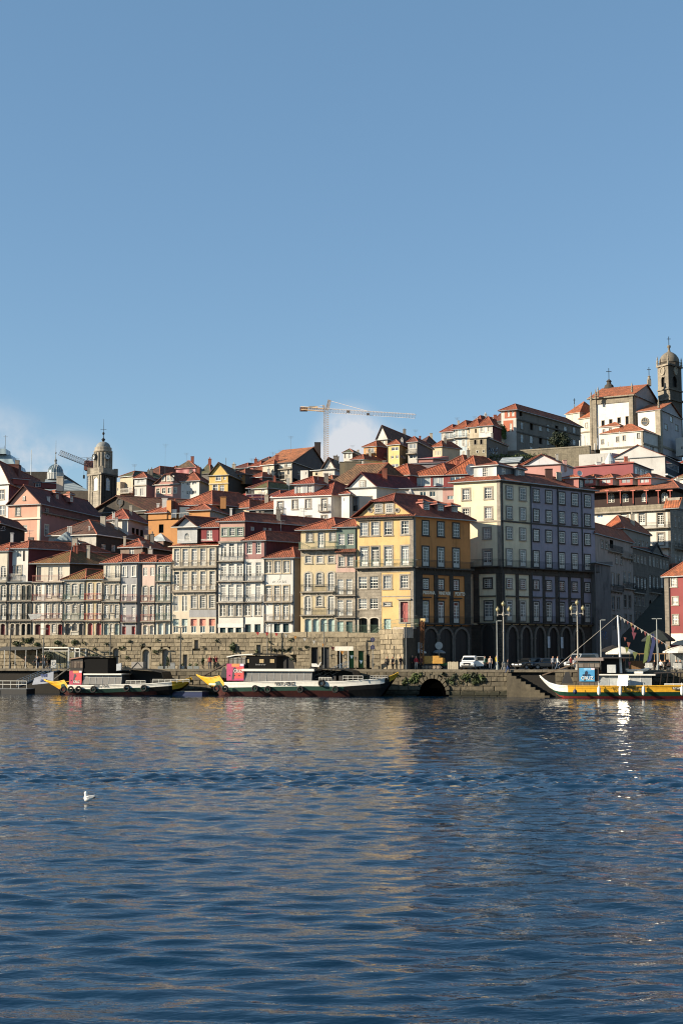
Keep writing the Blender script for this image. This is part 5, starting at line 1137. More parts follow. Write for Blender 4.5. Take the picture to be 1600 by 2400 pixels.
vol(h, (822, 1440), (216.5, 214.5), 1022, 1320, dep=5, fm=plaster('#c9c5bd', .3), roof='shed', tm=tile('#8e3c2c'), rise=.5, ov=.5, wins=[('plain', [1180, 1305], 1075, 1145, 76, dict(pm=glass('#1d3038', '#5d6d73', .3)))])
q = MB(); c = W(1020, 1130, 212); q.lathe(c-V((0, 0, 1)), [(65*mpp(212), 1.0), (.1, 1+95*mpp(212)), (0, 1+95*mpp(212))], metalsheet('#8c8a87', .3), 14); q.obj('skylight', h)
h = house('pink low house right of the tiled ledge house', 1540, 1150, 214)
vol(h, (1440, 1640), (214.5, 214), 1025, 1320, dep=5, fm=plaster('#cf9d92', .2), roof='shed', tm=tile('#8e3c2c'), rise=.5, ov=.4, wins=[('plain', [1540], 1130, 1178, 80, dict(pm=plain('#7f929a')))])
# skyline right of the crane
h = house('pale cottage with mossy roof and dark flank on the skyline right of the crane', 200, 600, 332)
vol(h, (140, 255), (333, 332), 562, 800, R=(412, 341), fm=WHTS, sm=plaster('#3c3438', .2), roof='hipS', tm=tile('#6c5a3e', .4), wins=[('cross', [220], 580, 640, 26, {}), ('plain', [158], 585, 640, 12, W_(DOORG))])
h = house('cream terrace cottage with red roof below the mossy skyline cottage', 330, 700, 322)
vol(h, (250, 405), (323, 322), 655, 900, dep=6, fm=CREAM, roof='hipS', tm=tile('#a0482f'), wins=[('cross', [300, 380], 665, 720, 26, dict(sm=GRANITE))])
h = house('narrow ochre house with stacked white balconies on the skyline', 480, 640, 328)
vol(h, (405, 572), (329.5, 328), 482, 900, dep=9, fm=plaster('#cf9650', .2), sm=MAROON, roof='hipS', tm=tile('#b5512f'), rise=1.5, wins=[('wide', [500], 505, 575, 76, {}), ('wide', [500], 625, 690, 76, {}), ('wide', [500], 740, 790, 76, {})], bals=[(575, 450, 560, dict(rail=plain('#b9bab8'), d=1.0)), (692, 450, 560, dict(rail=plain('#b9bab8'), d=1.0))])
h = house('tall narrow stone gabled house with long brown roof at the top of the hill', 645, 600, 330)
vol(h, (572, 715), (331.5, 330), 388, 950, R=(1240, 356), fm=plaster('#b3aa97', .7), sm=plaster('#4c474c', .3), roof='gabS', tm=tile('#6f3c2b'), rise=3.4, ov=.25, gm=WHTS, bands=[(390, .2, .2, DKG)], wins=[('case', [598], 420, 465, 28, {}), ('case', [668], 400, 455, 30, {}), ('hole', [596, 666], 538, 612, 30, W_(DOORG)), ('hole', [600], 690, 770, 30, W_(BLACK)), ('hole', [666], 672, 780, 32, W_(BLACK))], bals=[(640, 555, 705, dict(d=1.0))])
h = house('yellow house with wide windows and orange roof on the hill', 800, 640, 318)
vol(h, (725, 872), (319.5, 318), 458, 900, R=(985, 324), fm=plaster('#dcc078', .25), sm=plaster('#c0a566', .3), roof='hipS', tm=tile('#b5512f'), rise=1.4, wins=[('wide', [812], 492, 538, 96, {}), ('plain', [778, 842], 605, 645, 34, {}), ('wide', [812], 715, 755, 96, {})], swins=[('wide', [918], 480, 525, 66, {}), ('wide', [918], 600, 640, 66, {})])  # flank plaster is the front yellow darkened for its shade
h = house('grey house with white enclosed balconies and brick flank on the hill', 1040, 560, 316)
vol(h, (985, 1102), (317, 316), 425, 800, R=(1308, 328), fm=GREY, sm=plaster('#6d5d5e', .5), roof='hipS', tm=tile('#8c3f2c'), rise=1.5, wins=[('wide', [1045], 450, 510, 90, {}), ('wide', [1050], 590, 640, 90, {})], bals=[(580, 975, 1100, dict(d=1.0))])
h = house('broad brown roofed house filling the skyline right of the brick flank', 1250, 440, 345)
vol(h, (1080, 1210), (348, 345), 430, 700, R=(1418, 356), fm=DKG, sm=MAROON, roof='hipF', tm=tile('#6a3a2a'), rise=2.6)
h = house('small white and orange house tucked left of the glazed apartment block', 1370, 600, 330)
vol(h, (1310, 1430), (331, 330), 488, 900, dep=6, fm=plaster('#ddc8a4', .2), roof='hipS', tm=tile('#b5512f'), rise=1.6, bands=[(622, .25, .3, tile('#b5612f'))], wins=[('plain', [1350, 1380, 1405], 545, 600, 16, {}), ('plain', [1350, 1385], 650, 690, 16, {})])
h = house('long dark garden wall house with a red lean-to roof below the brick flank', 1160, 740, 298)
vol(h, (948, 1395), (300, 298), 702, 900, dep=5, fm=plaster('#8c8288', .5), sm=DKG, roof='shed', tm=tile('#6d2c26'), rise=.9)
vol(h, (1120, 1310), (305, 304), 640, 800, dep=4, fm=SALD, roof='shed', tm=plain('#c0615c'), rise=.8)
# ------------------------------------------------------------------ upper right: old college, church, hotel, alley
crop('A5')
h = house('grey apartment block with glazed balconies stacked on its front', 120, 700, 342, name='apartment_block', cat='building')
vol(h, (60, 182), (343, 341.5), 398, 780, dep=9, fm=GREY, roof='hipS', tm=tile('#a9492f'), rise=2, wins=[('wide', [138], y, y+62, 76, dict(pm=glass('#4c5356', '#aab0b0', .5))) for y in (410, 490, 570, 650)] + [('plain', [75], y, y+40, 12, {}) for y in (420, 500, 580, 650)], bals=[(y, 95, 180, dict(rail=plain('#8b8f90'), d=.8)) for y in (478, 560, 645, 705)])
h = house('pale blue house with white windows right of the glazed apartment block', 250, 700, 340)
vol(h, (182, 322), (341.4, 340), 372, 780, dep=9, fm=BLUEP, roof='hipS', tm=tile('#b8502f'), rise=2.4, wins=[('case', [216, 286], 388, 455, 28, dict(sm=WHITE)), ('case', [216, 286], 490, 552, 26, dict(sm=WHITE)), ('case', [216, 286], 605, 660, 26, dict(sm=WHITE))], bals=[(462, 190, 318, dict(d=.7, rail=plain('#9aa7ad')))])
h = house('narrow weathered grey house between the blue and white hill houses', 380, 500, 339)
vol(h, (322, 442), (340, 338.8), 352, 780, dep=9, fm=SAND, roof='hipS', tm=tile('#b8502f'), rise=2.2, wins=[('hole', [410], 370, 412, 16, W_(DOORG)), ('plain', [348], 375, 415, 14, {}), ('case', [345], 500, 545, 20, {})])
h = house('white house with two small windows and dark flank beside the old college', 510, 450, 338)
vol(h, (442, 582), (338.8, 337.5), 338, 780, R=(672, 343), fm=WHT, sm=MAROON, roof='hipS', tm=tile('#b8502f'), rise=2.6, wins=[('case', [472, 545], 352, 400, 30, dict(sm=CREAM))])
h = house('red roofed house seen behind the white hill house', 440, 330, 356)
vol(h, (360, 470), (357, 356), 322, 500, dep=9, fm=DKG, roof='hipS', tm=tile('#a34a30'), rise=2.4)
h = house('dark gable house squeezed against the old college', 640, 300, 352)
vol(h, (598, 690), (353, 352), 290, 500, dep=9, fm=DKG, roof='hipS', tm=tile('#8a3f2c'), rise=2.4)
h = house('square rough stone house with arched windows below the old college', 440, 650, 317, name='stone_house')
F, S, zt, zb = vol(h, (352, 520), (318.5, 317), 460, 790, R=(735, 330), fm=stone('#a59a82', .5), sm=stone('#78726a', .5), roof='hipF', tm=tile('#b0603a'), rise=1.2, ov=.3, wins=[('hole', [404, 466], 482, 530, 22, dict(fm=BLACK, arch=1.0, sm=GRANITE, sw=.1)), ('hole', [425, 490], 592, 616, 16, dict(fm=BLACK, sm=WHITE, sw=.06))], swins=[('case', [580], 478, 532, 24, A_(sw=.1, fm=DOORG)), ('case', [660], 485, 535, 24, A_(sw=.1, fm=DOORG))])
q = MB(); rr = random.Random(3)
for i in range(26): k, z = S.hit(rr.uniform(528, 640), rr.uniform(565, 612)); a = rr.uniform(0, 6.28); q.bar(S.p(k, z, .04), S.p(k+math.cos(a)*.8, z+math.sin(a)*.5, .04), .09, plain(rr.choice(['#c9ced2', '#6a7f96', '#20242c'])))
q.obj('graffiti', h)
h = house('long decayed college block with rows of stone windows and an orange hipped roof', 1100, 550, 350, name='college_building', cat='building')
ST2 = plaster('#7b746b', .9, '#2e2a26')
sw_ = []
for t, b, cs in ((195, 242, (868, 920, 978, 1068, 1150, 1225, 1300, 1365, 1420)), (305, 372, (882, 978, 1070, 1150, 1235, 1325, 1415)), (430, 507, (882, 978, 1070, 1150, 1235, 1325, 1415)), (545, 592, (978, 1070, 1150))):
    for i, c in enumerate(cs): sw_.append(('cross' if (i+t) % 3 else 'hole', [c], t+(c-870)*.095, b+(c-870)*.09, 32, dict(sm=stone('#8d8578', .4, 1, False), sw=.12, fm=WHITE if (i+t) % 3 else plain('#1c1a19'))))
F, S, zt, zb = vol(h, (672, 824), (346.5, 345), 178, 680, R=(1480, 372), fm=WHTS, sm=ST2, roof='hipS', tm=tile('#b5502f'), rise=2.1, a=3.2, b=4, ov=.6, wins=[('case', [714, 744], 203, 242, 22, {}), ('plain', [790], 190, 215, 16, {}), ('case', [766], 320, 362, 20, {}), ('plain', [766], 375, 395, 22, {})], swins=sw_, sbands=[(262, .35, .25, stone('#6a645c', .5)), (392, .3, .2, stone('#6a645c', .5))])
q = MB(); clad(q, F, 702, 820, 185, 262, [744, 790], 24, 187, 245, plaster('#c26a47', .3)); clad(q, F, 690, 790, 285, 400, [766], 26, 318, 400, plaster('#c26a47', .3)); q.obj('orange_render', h)
# bushes, ivy and trees as leaf clouds
def leaves(q, c, r, n, m, size=.35, seed=0, hollow=.5):
    rr = random.Random(seed); c = V(c)
    for i in range(n):
        d = V((rr.gauss(0, 1), rr.gauss(0, 1), rr.gauss(0, 1))).normalized(); t = (rr.random()**.4)*(1-hollow*.3*rr.random()); p = c+V((d.x*r[0]*t, d.y*r[1]*t, d.z*r[2]*t))
        a = V((rr.gauss(0, 1), rr.gauss(0, 1), rr.gauss(0, 1))).normalized(); b = a.cross(d if abs(a.dot(d)) < .9 else V((0, 0, 1))).normalized(); s = size*rr.uniform(.5, 1.2)
        q.poly([p-a*s, p+b*s*.55, p+a*s, p-b*s*.55], m)
LG = leafm('#2c3a20'); LG2 = leafm('#47542c'); LG3 = leafm('#5d6b35')
def tree(label, px, py, Y, rx, rz, m, n, size, trunk=1.0, name='tree', seed=1):
    h = thing(name, label, 'tree', W(px, py, Y)); c = W(px, py, Y); cr = c+V((0, 0, trunk+rz*.85)); q = MB()
    q.bar(c, c+V((0, 0, trunk+rz*.5)), .06*rx+.05, wood('#4a3a2c'), 7, .03*rx+.02)
    for i in range(5): a = i*1.3; q.bar(c+V((0, 0, trunk*.8)), cr+V((math.cos(a)*rx*.55, math.sin(a)*rx*.55, rz*.15*(i-2))), .03*rx+.02, wood('#4a3a2c'), 5, .01)
    q.obj('trunk', h); q = MB(); rr = random.Random(seed)
    for i in range(14): d = V((rr.gauss(0, 1), rr.gauss(0, 1), rr.gauss(0, .8))).normalized(); leaves(q, cr+V((d.x*rx*.62, d.y*rx*.62, d.z*rz*.62)), (rx*.48, rx*.48, rz*.42), n//14, m, size, seed*50+i)
    q.obj('crown', h); return h
tree('big round dark tree in front of the college block', 1262, 598, 338, 2.9, 2.5, leafm('#26331c'), 3800, .26, .3, seed=4)
h = thing('ivy', 'green ivy climbing the corner of the college block', 'ivy', W(690, 465, 344)); q = MB()
for i in range(9): leaves(q, W(680+12*(i % 3), 345+14*i, 343.2), (.7, .35, .7), 110, leafm('#4d6a2a'), .2, i)
q.obj('foliage', h)
# retaining wall of the upper terrace
h = thing('terrace_wall', 'long stone retaining wall below the college block and the church', 'wall', W(1000, 640, 326))
Fw = Fac(W(525, 620, 333), W(1570, 600, 322)); q = MB(); zt_ = Fw.hit(525, 622)[1]
Fw.box(q, 0, Fw.L, zt_-9, zt_, -1, 0, stone('#9a917d', .6)); q.obj('wall', h); q = MB(); Fw.box(q, -.1, Fw.L, zt_, zt_+.3, -1.1, .12, stone('#a79f8d', .4, 1, False)); q.obj('coping', h)
h = thing('shrub', 'straggling green shrubs under the terrace wall', 'shrubs', W(980, 660, 320)); q = MB()
for i in range(16): leaves(q, W(540+i*40, 650+random.Random(i).uniform(-8, 20), 319), (1.5, .6, .6), 70, (LG2, LG3)[i % 2], .22, i+30)
q.obj('foliage', h)
h = house('standing seam zinc roofed house below the terrace wall', 760, 720, 305)
vol(h, (660, 838), (306, 304.5), 712, 800, R=(910, 309), fm=GREY, sm=plaster('#33404a', .2), roof='gabF', tm=metalsheet('#8f9698', .8), rise=1.5, gm=plaster('#33404a', .2), caps=False)
h = house('pink rendered house with a white gable below the terrace wall', 1180, 800, 262)
F, S, zt, zb = vol(h, (900, 1275), (265, 262), 728, 960, R=(1405, 268), fm=plaster('#c48b82', .2), sm=plaster('#c9c7cc', .2), roof='gabS', tm=tile('#a8492f'), rise=2.0, gm=plaster('#c9c7cc', .2))
vol(h, (855, 1095), (270, 268), 745, 960, dep=8, fm=plaster('#c48b82', .2), roof='hipS', tm=tile('#a8492f'), rise=2.4)
q = MB(); c = W(1045, 735, 266); q.lathe(c-V((0, 0, 1)), [(1.15, 0), (1.15, 1.2), (1.0, 1.7), (.55, 2.2), (.1, 2.5), (0, 2.5)], plaster('#a5453c', .2), 16); q.obj('round_turret', h)
chimney(h, 1072, 730, 264, .6, 1.0); chimney(h, 1318, 760, 264, .7, 1.2, plaster('#cf9d92'))
for i, (x, y, Y) in enumerate(((405, 690, 240), (480, 685, 240))):
    d = thing('satellite_dish', ('left of two ochre mesh satellite dishes on a roof', 'right of two ochre mesh satellite dishes on a roof')[i], 'satellite dish', W(x, y+28, Y), 'pair of ochre roof dishes')
    m = MB(); m.lathe((0, 0, 0), [(0, 0), (.25, .04), (.45, .12), (.6, .22)], plain('#b58a52', .7), 18); o = link('reflector', m.mesh('reflector'), d, W(x, y, Y)); o.rotation_euler = (1.25, 0, .2 if i else -.4); m = MB(); m.bar(W(x, y+30, Y), W(x, y, Y), .12, ZINC); m.obj('mast', d)
h = house('white walled house with an orange roof holding the ochre dishes', 460, 760, 236)
vol(h, (395, 600), (238, 236), 738, 900, R=(800, 246), fm=GREY, sm=DKG, roof='hipS', tm=tile('#b5502f'), rise=1.4)
h = house('small house with orange roof and a white railing left of the cream block roof', 190, 760, 232)
vol(h, (85, 300), (233, 232), 748, 900, dep=6, fm=GREY, roof='hipS', tm=tile('#b5502f'), rise=2, wins=[('wide', [190], 755, 790, 120, {})])
h = house('maroon house with white framed windows next to the cream block', 250, 880, 222)
vol(h, (122, 420), (223, 221.5), 832, 1010, dep=8, fm=plaster('#8a3a3c', .2), roof='hipS', tm=tile('#c4552f'), rise=3.2, wins=[('wide', [225], 858, 912, 150, dict(pm=glass('#3c5060', '#a5adaf', .6)))])
m = MB(); c = W(360, 788, 219); m.lathe((0, 0, 0), [(0, 0), (.22, .02), (.4, .07), (.48, .13)], plain('#d8d8d4'), 18); o = link('satellite_dish', m.mesh('satellite_dish'), h, c); o.rotation_euler = (1.4, 0, .1)

# ---------------- church on the hill
crop('A6')
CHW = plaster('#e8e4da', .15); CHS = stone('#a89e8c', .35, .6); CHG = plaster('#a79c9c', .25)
def pinnacle(q, p, s=1.0):
    q.lathe(p, [(.42*s, 0), (.42*s, .9*s), (.6*s, 1.0*s), (.3*s, 1.3*s), (.45*s, 1.9*s), (.2*s, 2.4*s), (.28*s, 2.9*s), (.07*s, 3.8*s), (0, 4.2*s)], CHS, 8)
def cross(q, p, hh, m):
    q.bar(p, p+V((0, 0, hh)), .11, m); q.bar(p+V((-hh*.22, 0, hh*.72)), p+V((hh*.22, 0, hh*.72)), .1, m)
h = house('large white church with orange roofs, stone pilasters and crosses on the hill top', 700, 1350, 395, name='church', cat='church')
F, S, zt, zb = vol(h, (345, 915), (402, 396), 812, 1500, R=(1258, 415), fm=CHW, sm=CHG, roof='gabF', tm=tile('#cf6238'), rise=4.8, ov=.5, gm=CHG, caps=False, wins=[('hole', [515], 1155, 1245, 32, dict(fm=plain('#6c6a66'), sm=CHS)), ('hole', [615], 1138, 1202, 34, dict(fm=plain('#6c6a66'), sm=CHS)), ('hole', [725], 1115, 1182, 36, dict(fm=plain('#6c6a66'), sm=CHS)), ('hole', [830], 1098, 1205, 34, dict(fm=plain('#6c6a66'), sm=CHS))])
q = MB()
for x0, x1 in ((347, 372), (378, 430), (862, 912)): F.box(q, F.hit(x0, 1000)[0], F.hit(x1, 1000)[0], zb, zt-.2, .003, .45, CHS)
F.box(q, .1, F.L, zt-1.9, zt-.1, .003, .25, CHS); F.box(q, -.6, F.L+.5, zt-.35, zt-.02, .003, .9, CHS); S.box(q, .05, 1.6, zb, zt-.1, .003, .35, CHS); S.box(q, -.4, 2.6, zt-.4, zt, .003, .8, CHS); q.obj('pilaster', h)
q = MB()
for x, y, s in ((360, 895, .72), (418, 870, .72), (450, 835, .72), (895, 780, .72), (740, 750, .35)): pinnacle(q, W(x, y, 399 if x < 500 else 396 if x > 800 else 412), s)
q.obj('pinnacle', h); q = MB()
c = W(595, 752, 412); q.lathe(c, [(2.4, -2), (2.2, .3), (1.5, .6), (1.25, 1.4), (.75, 1.7), (.6, 2.4), (.85, 2.6), (.35, 3.1), (0, 3.3)], stone('#55504a', .5), 10); cross(q, c+V((0, 0, 3)), 3.5, BLACK)
c = W(1120, 655, 406); q.bb(c+V((-.5, -.5, -1)), c+V((.5, .5, .8)), CHS); q.lathe(c+V((0, 0, .8)), [(.65, 0), (.45, .3), (.35, .9), (.5, 1.0), (.1, 1.3)], CHS, 8); cross(q, c+V((0, 0, 2)), 2.6, plain('#3a4146')); q.obj('cross', h)
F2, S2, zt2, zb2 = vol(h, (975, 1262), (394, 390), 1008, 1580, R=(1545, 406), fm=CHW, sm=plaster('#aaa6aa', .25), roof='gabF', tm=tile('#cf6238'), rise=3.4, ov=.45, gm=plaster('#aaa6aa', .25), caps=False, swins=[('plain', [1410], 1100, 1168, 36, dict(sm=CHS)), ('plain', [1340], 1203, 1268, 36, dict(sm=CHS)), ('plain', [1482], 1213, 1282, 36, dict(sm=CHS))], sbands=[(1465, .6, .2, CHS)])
q = MB(); k, z = F2.hit(1065, 1165); r = 44*mpp(392); q.lathe((0, 0, 0), [(r*1.3, 0), (r*1.3, .2), (r, .2), (r, .02)], CHS, 20); q.lathe((0, 0, .06), [(r, 0), (0, 0)], plain('#3c4248', .2), 20); q.bar((-r, 0, .12), (r, 0, .12), .12, CHS); q.bar((-r*.3, 0, .12), (-r*.3, r, .12), .1, CHS); q.bar((r*.3, 0, .12), (r*.3, r, .12), .1, CHS)
o = link('lunette_window', q.mesh('lunette_window'), h, F2.p(k, z, .02)); o.rotation_euler = (math.pi/2, 0, F2.ang)
q = MB(); S2.box(q, 0, 1.4, zb2, zt2, .003, .3, CHS); F2.box(q, F2.L-1.2, F2.L+.3, zb2, zt2, .003, .3, CHS); q.obj('quoin', h); q = MB(); pinnacle(q, W(1245, 985, 391), .72); pinnacle(q, W(1392, 880, 400), .7); q.obj('pinnacle', h)
vol(h, (470, 732), (391, 388.5), 1222, 1500, R=(868, 394), fm=CHW, sm=CHG, roof='hipF', tm=tile('#cf6238'), rise=1.6, wins=[('plain', [525], 1270, 1315, 24, dict(sm=CHS)), ('plain', [610], 1255, 1305, 26, dict(sm=CHS))], swins=[('plain', [768], 1225, 1270, 30, {})])
vol(h, (475, 1040), (388, 382), 1285, 1640, R=(1258, 391), fm=plaster('#e2dcd0', .25), sm=plaster('#cfcac2', .25), roof='hipF', tm=tile('#cf6238'), rise=3.0, quoin=CHS, bands=[(1475, .5, .15, CHS)], sbands=[(1440, .5, .15, CHS)], wins=[('plain', [510], 1405, 1455, 26, dict(sm=CHS)), ('plain', [705], 1368, 1428, 28, dict(sm=CHS)), ('plain', [790], 1352, 1412, 28, dict(sm=CHS)), ('plain', [980], 1320, 1382, 30, dict(sm=CHS)), ('plain', [980], 1485, 1535, 28, dict(sm=CHS)), ('plain', [585], 1430, 1490, 14, {})], swins=[('plain', [1152], 1318, 1385, 40, dict(sm=CHS)), ('plain', [1155], 1485, 1545, 40, dict(sm=CHS))])
vol(h, (1468, 1640), (397, 394), 1362, 1600, dep=9, fm=CHW, roof='flat', tm=GREY, wins=[('plain', [1540], 1375, 1425, 26, {}), ('plain', [1545], 1490, 1530, 26, {})])
F3, S3, z3, zb3 = vol(h, (200, 352), (408, 405), 1112, 1600, dep=12, fm=plaster('#cfc8b8', .4), roof='hipF', tm=tile('#cf6238'), rise=4.2, b=3, a=2, wins=[('case', [300], 1185, 1245, 24, dict(sm=CHS)), ('plain', [235], 1200, 1250, 10, {})], bands=[(1285, .4, .2, CHS)])
vol(h, (30, 210), (412, 408.5), 1045, 1300, dep=10, fm=plaster('#cfc8b8', .4), roof='hipF', tm=tile('#cf6238'), rise=4.0)
q = MB(); p = W(140, 985, 412); pinnacle(q, p, .3); cross(q, p+V((0, 0, 1.1)), 1.7, IRON); q.obj('gable_cross', h)
# bell tower
h = thing('bell_tower', 'granite bell tower with an onion shaped stone dome at the right edge', 'tower', W(1400, 1300, 408))
TS2 = stone('#b5aa97', .45, .6); TSSHADE = stone('#6b6357', .6, .6)  # second stone is the first darkened for the shaded flank
F, S, zt, zb = vol(h, (1238, 1378), (410, 406), 400, 1400, R=(1552, 412), fm=TS2, sm=TSSHADE, wins=[('hole', [1300], 578, 712, 40, dict(fm=BLACK, arch=1.0, sm=TS2))], swins=[('hole', [1455], 570, 712, 56, dict(fm=BLACK, arch=1.0, sm=TSSHADE))], bands=[(400, .5, .5, TS2), (720, .4, .35, TS2), (850, .6, .5, TS2)], sbands=[(400, .5, .5, TSSHADE), (720, .4, .35, TSSHADE), (850, .6, .5, TSSHADE)])
q = MB(); ctr = (F.A+S.B)/2; z = lambda y: W(1390, y, 409).z; r = 118*mpp(409)
q.lathe((ctr.x, ctr.y, 0), [(r*1.15, zt-.2), (r*1.15, z(385)), (r*1.22, z(378))], TSSHADE, 8, a0=.39); q.obj('drum', h)
q = MB(); q.lathe((ctr.x, ctr.y, 0), [(r*1.12, z(385)), (r*1.12, z(350)), (r*1.02, z(315)), (r*.82, z(280)), (r*.5, z(250)), (r*.18, z(232)), (r*.14, z(205)), (r*.1, z(190)), (r*.2, z(172)), (r*.2, z(150)), (0, z(140))], stone('#847b6c', .5, .6), 16, a0=.2); q.obj('dome', h, True)
q = MB(); p = V((ctr.x, ctr.y, z(145))); cross(q, p, 120*mpp(409), IRON)
for a in (F.A, F.B, S.B): pinnacle(q, V((a.x, a.y, zt)), .75)
q.obj('pinnacle', h)
for fac, x in ((F, 1300), (S, 1460)):
    k, zz = fac.hit(x, 500); q = MB(); R2 = 36*mpp(409); q.lathe((0, 0, 0), [(R2*1.3, 0), (R2*1.3, .3), (R2, .3), (R2, .1)], TS2, 18, sy=1.25); q.lathe((0, 0, .12), [(R2, 0), (0, 0)], stone('#b5ab98', .2), 18, sy=1.25)
    o = link('clock_face', q.mesh('clock_face'), h, fac.p(k, zz, .02)); o.rotation_euler = (math.pi/2, 0, fac.ang)
# antennas on a flat roof
h = thing('antenna_array', 'cluster of pale mobile phone antennas on a roof below the church', 'antennas', W(270, 1560, 330)); 
for x, t, b, w_ in ((212, 1410, 1550, 9), (232, 1345, 1550, 7), (275, 1345, 1555, 14), (312, 1440, 1550, 12), (410, 1450, 1580, 10), (440, 1380, 1520, 5), (735, 1290, 1520, 3), (930, 1360, 1560, 3)):
    q = MB(); p = W(x, b, 330); hh = (b-t)*mpp(330); rr_ = w_*.5*mpp(330); q.bar(p, p+V((0, 0, hh*.3)), rr_*.5+.02, ZINC); q.bar(p+V((0, 0, hh*.3)), p+V((0, 0, hh)), rr_+.03, plain('#c5c8c8'), 6); q.obj('antenna', h)
h = house('long pale grey concrete building with a dark blue end wall below the church', 900, 1750, 275, name='building', cat='building')
vol(h, (200, 628), (311, 308), 1575, 1900, dep=9, fm=plaster('#c3c0bb', .3), roof='flat', tm=plain('#3a4048'), wins=[('plain', [505], 1630, 1698, 26, {})])
vol(h, (625, 1330), (308, 303), 1618, 1990, R=(1530, 315), fm=plaster('#c6c4c0', .2), sm=plaster('#2b3542', .2), roof='gabS', tm=tile('#a8402f'), rise=2.8, ov=.25, gm=plaster('#c6c4c0', .2), swins=[('wide', [1425], 1712, 1798, 158, dict(fm=plain('#c9ced2'), pm=glass('#22303c', '#5a6a76', .3)))], sbands=[(1850, .3, .5, WHITE)])
vol(h, (1520, 1700), (316, 312), 1690, 1990, dep=9, fm=plaster('#2b3542', .2), roof='hipS', tm=tile('#a8402f'), rise=1.8)
h = house('long maroon wall house with a grey windowed end in the right middle distance', 500, 1800, 247)
vol(h, (122, 912), (290, 283), 1705, 2000, R=(1150, 294), fm=plaster('#93494c', .2, '#6b3336'), sm=plaster('#8b8e92', .2), roof='hipF', tm=tile('#b0523a'), rise=1.3, swins=[('plain', [955, 1022, 1085], 1775, 1852, 40, dict(sm=WHITE, pm=glass('#5e7684', '#a9b8c0', .6)))])
q = MB(); c = W(605, 1735, 288); q.lathe(c-V((0, 0, 1)), [(70*mpp(288), 0), (70*mpp(288), 1.7), (40*mpp(288), 2.6), (.1, 3.6), (0, 3.6)], plain('#a9b0b3', .4), 16); q.obj('skylight', h)
for i, x in enumerate((455, 765)): chimney(h, x, 1735, 288, 1.0, .5, plain('#c9c9c6'))
m = MB(); c = W(205, 1845, 281); m.lathe((0, 0, 0), [(0, 0), (.25, .03), (.45, .09), (.55, .15)], plain('#d8d8d4'), 18); o = link('satellite_dish', m.mesh('satellite_dish'), h, c); o.rotation_euler = (1.4, 0, .3); m = MB(); m.bar(c-V((0, -.2, 3)), c, .08, ZINC); m.obj('dish_mast', h)
h = house('pale end house at the right edge beyond the hotel roof', 1530, 2000, 250)
vol(h, (1440, 1680), (283, 280), 1905, 2100, dep=9, fm=WHTS, roof='hipS', tm=tile('#8f6a48'), rise=1.5)

# ---------------- white hotel with loggia
crop('B7')
h = house('white hotel with red posted loggia, dormers and a wide orange roof', 650, 700, 232, name='hotel', cat='hotel')
HW = plaster('#dcd6c9', .2)
F, S, zt, zb = vol(h, (130, 1108), (262, 254), 512, 1750, R=(1700, 275), fm=HW, sm=stone('#a0978a', .4), wins=[('door', [555], 568, 702, 74, dict(sm=GRANITE, sw=.25)), ('door', [768], 562, 702, 74, dict(sm=GRANITE, sw=.25)), ('door', [985], 560, 728, 76, dict(sm=GRANITE, sw=.25)), ('door', [988], 800, 935, 70, dict(sm=GRANITE, sw=.25)), ('plain', [275], 585, 615, 66, dict(pm=plain('#3a5f8c'))), ('door', [770], 805, 935, 70, dict(sm=GRANITE))],
    swins=[('cross', [1160, 1205, 1250], 600, 720, 26, dict(sm=GRANITE)), ('cross', [1160, 1205, 1250], 810, 940, 26, dict(sm=GRANITE)), ('cross', [1165, 1208, 1250], 1060, 1160, 26, dict(sm=GRANITE))], bals=[(742, 640, 1095, dict(d=.9)), (972, 910, 1105, dict(d=.9))], sbals=[(1000, 1150, 1400, dict(d=.7))], quoin=GRANITE)
q = MB(); F.box(q, 0, F.L, zt, zt+.9, -.3, .5, stone('#a59b86', .5)); F.box(q, -.1, F.L+.4, zt-.25, zt, -.1, .6, GRANITE); q.obj('parapet', h)
vol(h, (130, 1118), (263.5, 255.5), 285, 520, R=(1500, 273), fm=plaster('#33201d', .2), sm=DKG, roof='hipF', tm=tile('#bd5a34', 0, .45), rise=3.0, a=3, ov=1.9, wins=[('case', [x], y, y+105, 72, dict(arch=1.0, fm=WHITE)) for x, y in ((258, 334), (405, 332), (570, 328), (795, 325), (1030, 318))])
RP = plain('#b0604f'); FF = F.back(-.35)
for x in (362, 515, 665, 820, 960, 1100):
    q = MB(); k, z0 = FF.hit(x, 450); z1 = FF.hit(x, 292)[1]; q.bar(FF.p(k, z0), FF.p(k, z1), .09, RP, 6); FF.box(q, k-.45, k+.45, z1-.18, z1, -.15, .15, RP); q.obj('post', h)
for x, y, Y in ((145, 160, 265.5), (345, 155, 264), (578, 152, 262.5), (795, 150, 261)):
    vol(h, (x-78, x+78), (Y+.8, Y-.4), y-5, y+78, dep=5, fm=plaster('#a8544a', .2), sm=GREY, part='dormer', roof='hipS', tm=tile('#bd5a34', 0, .45), rise=.9, ov=.35, wins=[('wide', [x], y+10, y+58, 104, dict(fm=plain('#a8544a'), pm=glass('#5d6668', '#b5bab8', .8)))])
vol(h, (1040, 1190), (251.4, 250.2), 505, 520, dep=.6, fm=GRANITE, roof='shed', tm=tile('#bd5a34', 0, .45), rise=2.0, ov=.3)
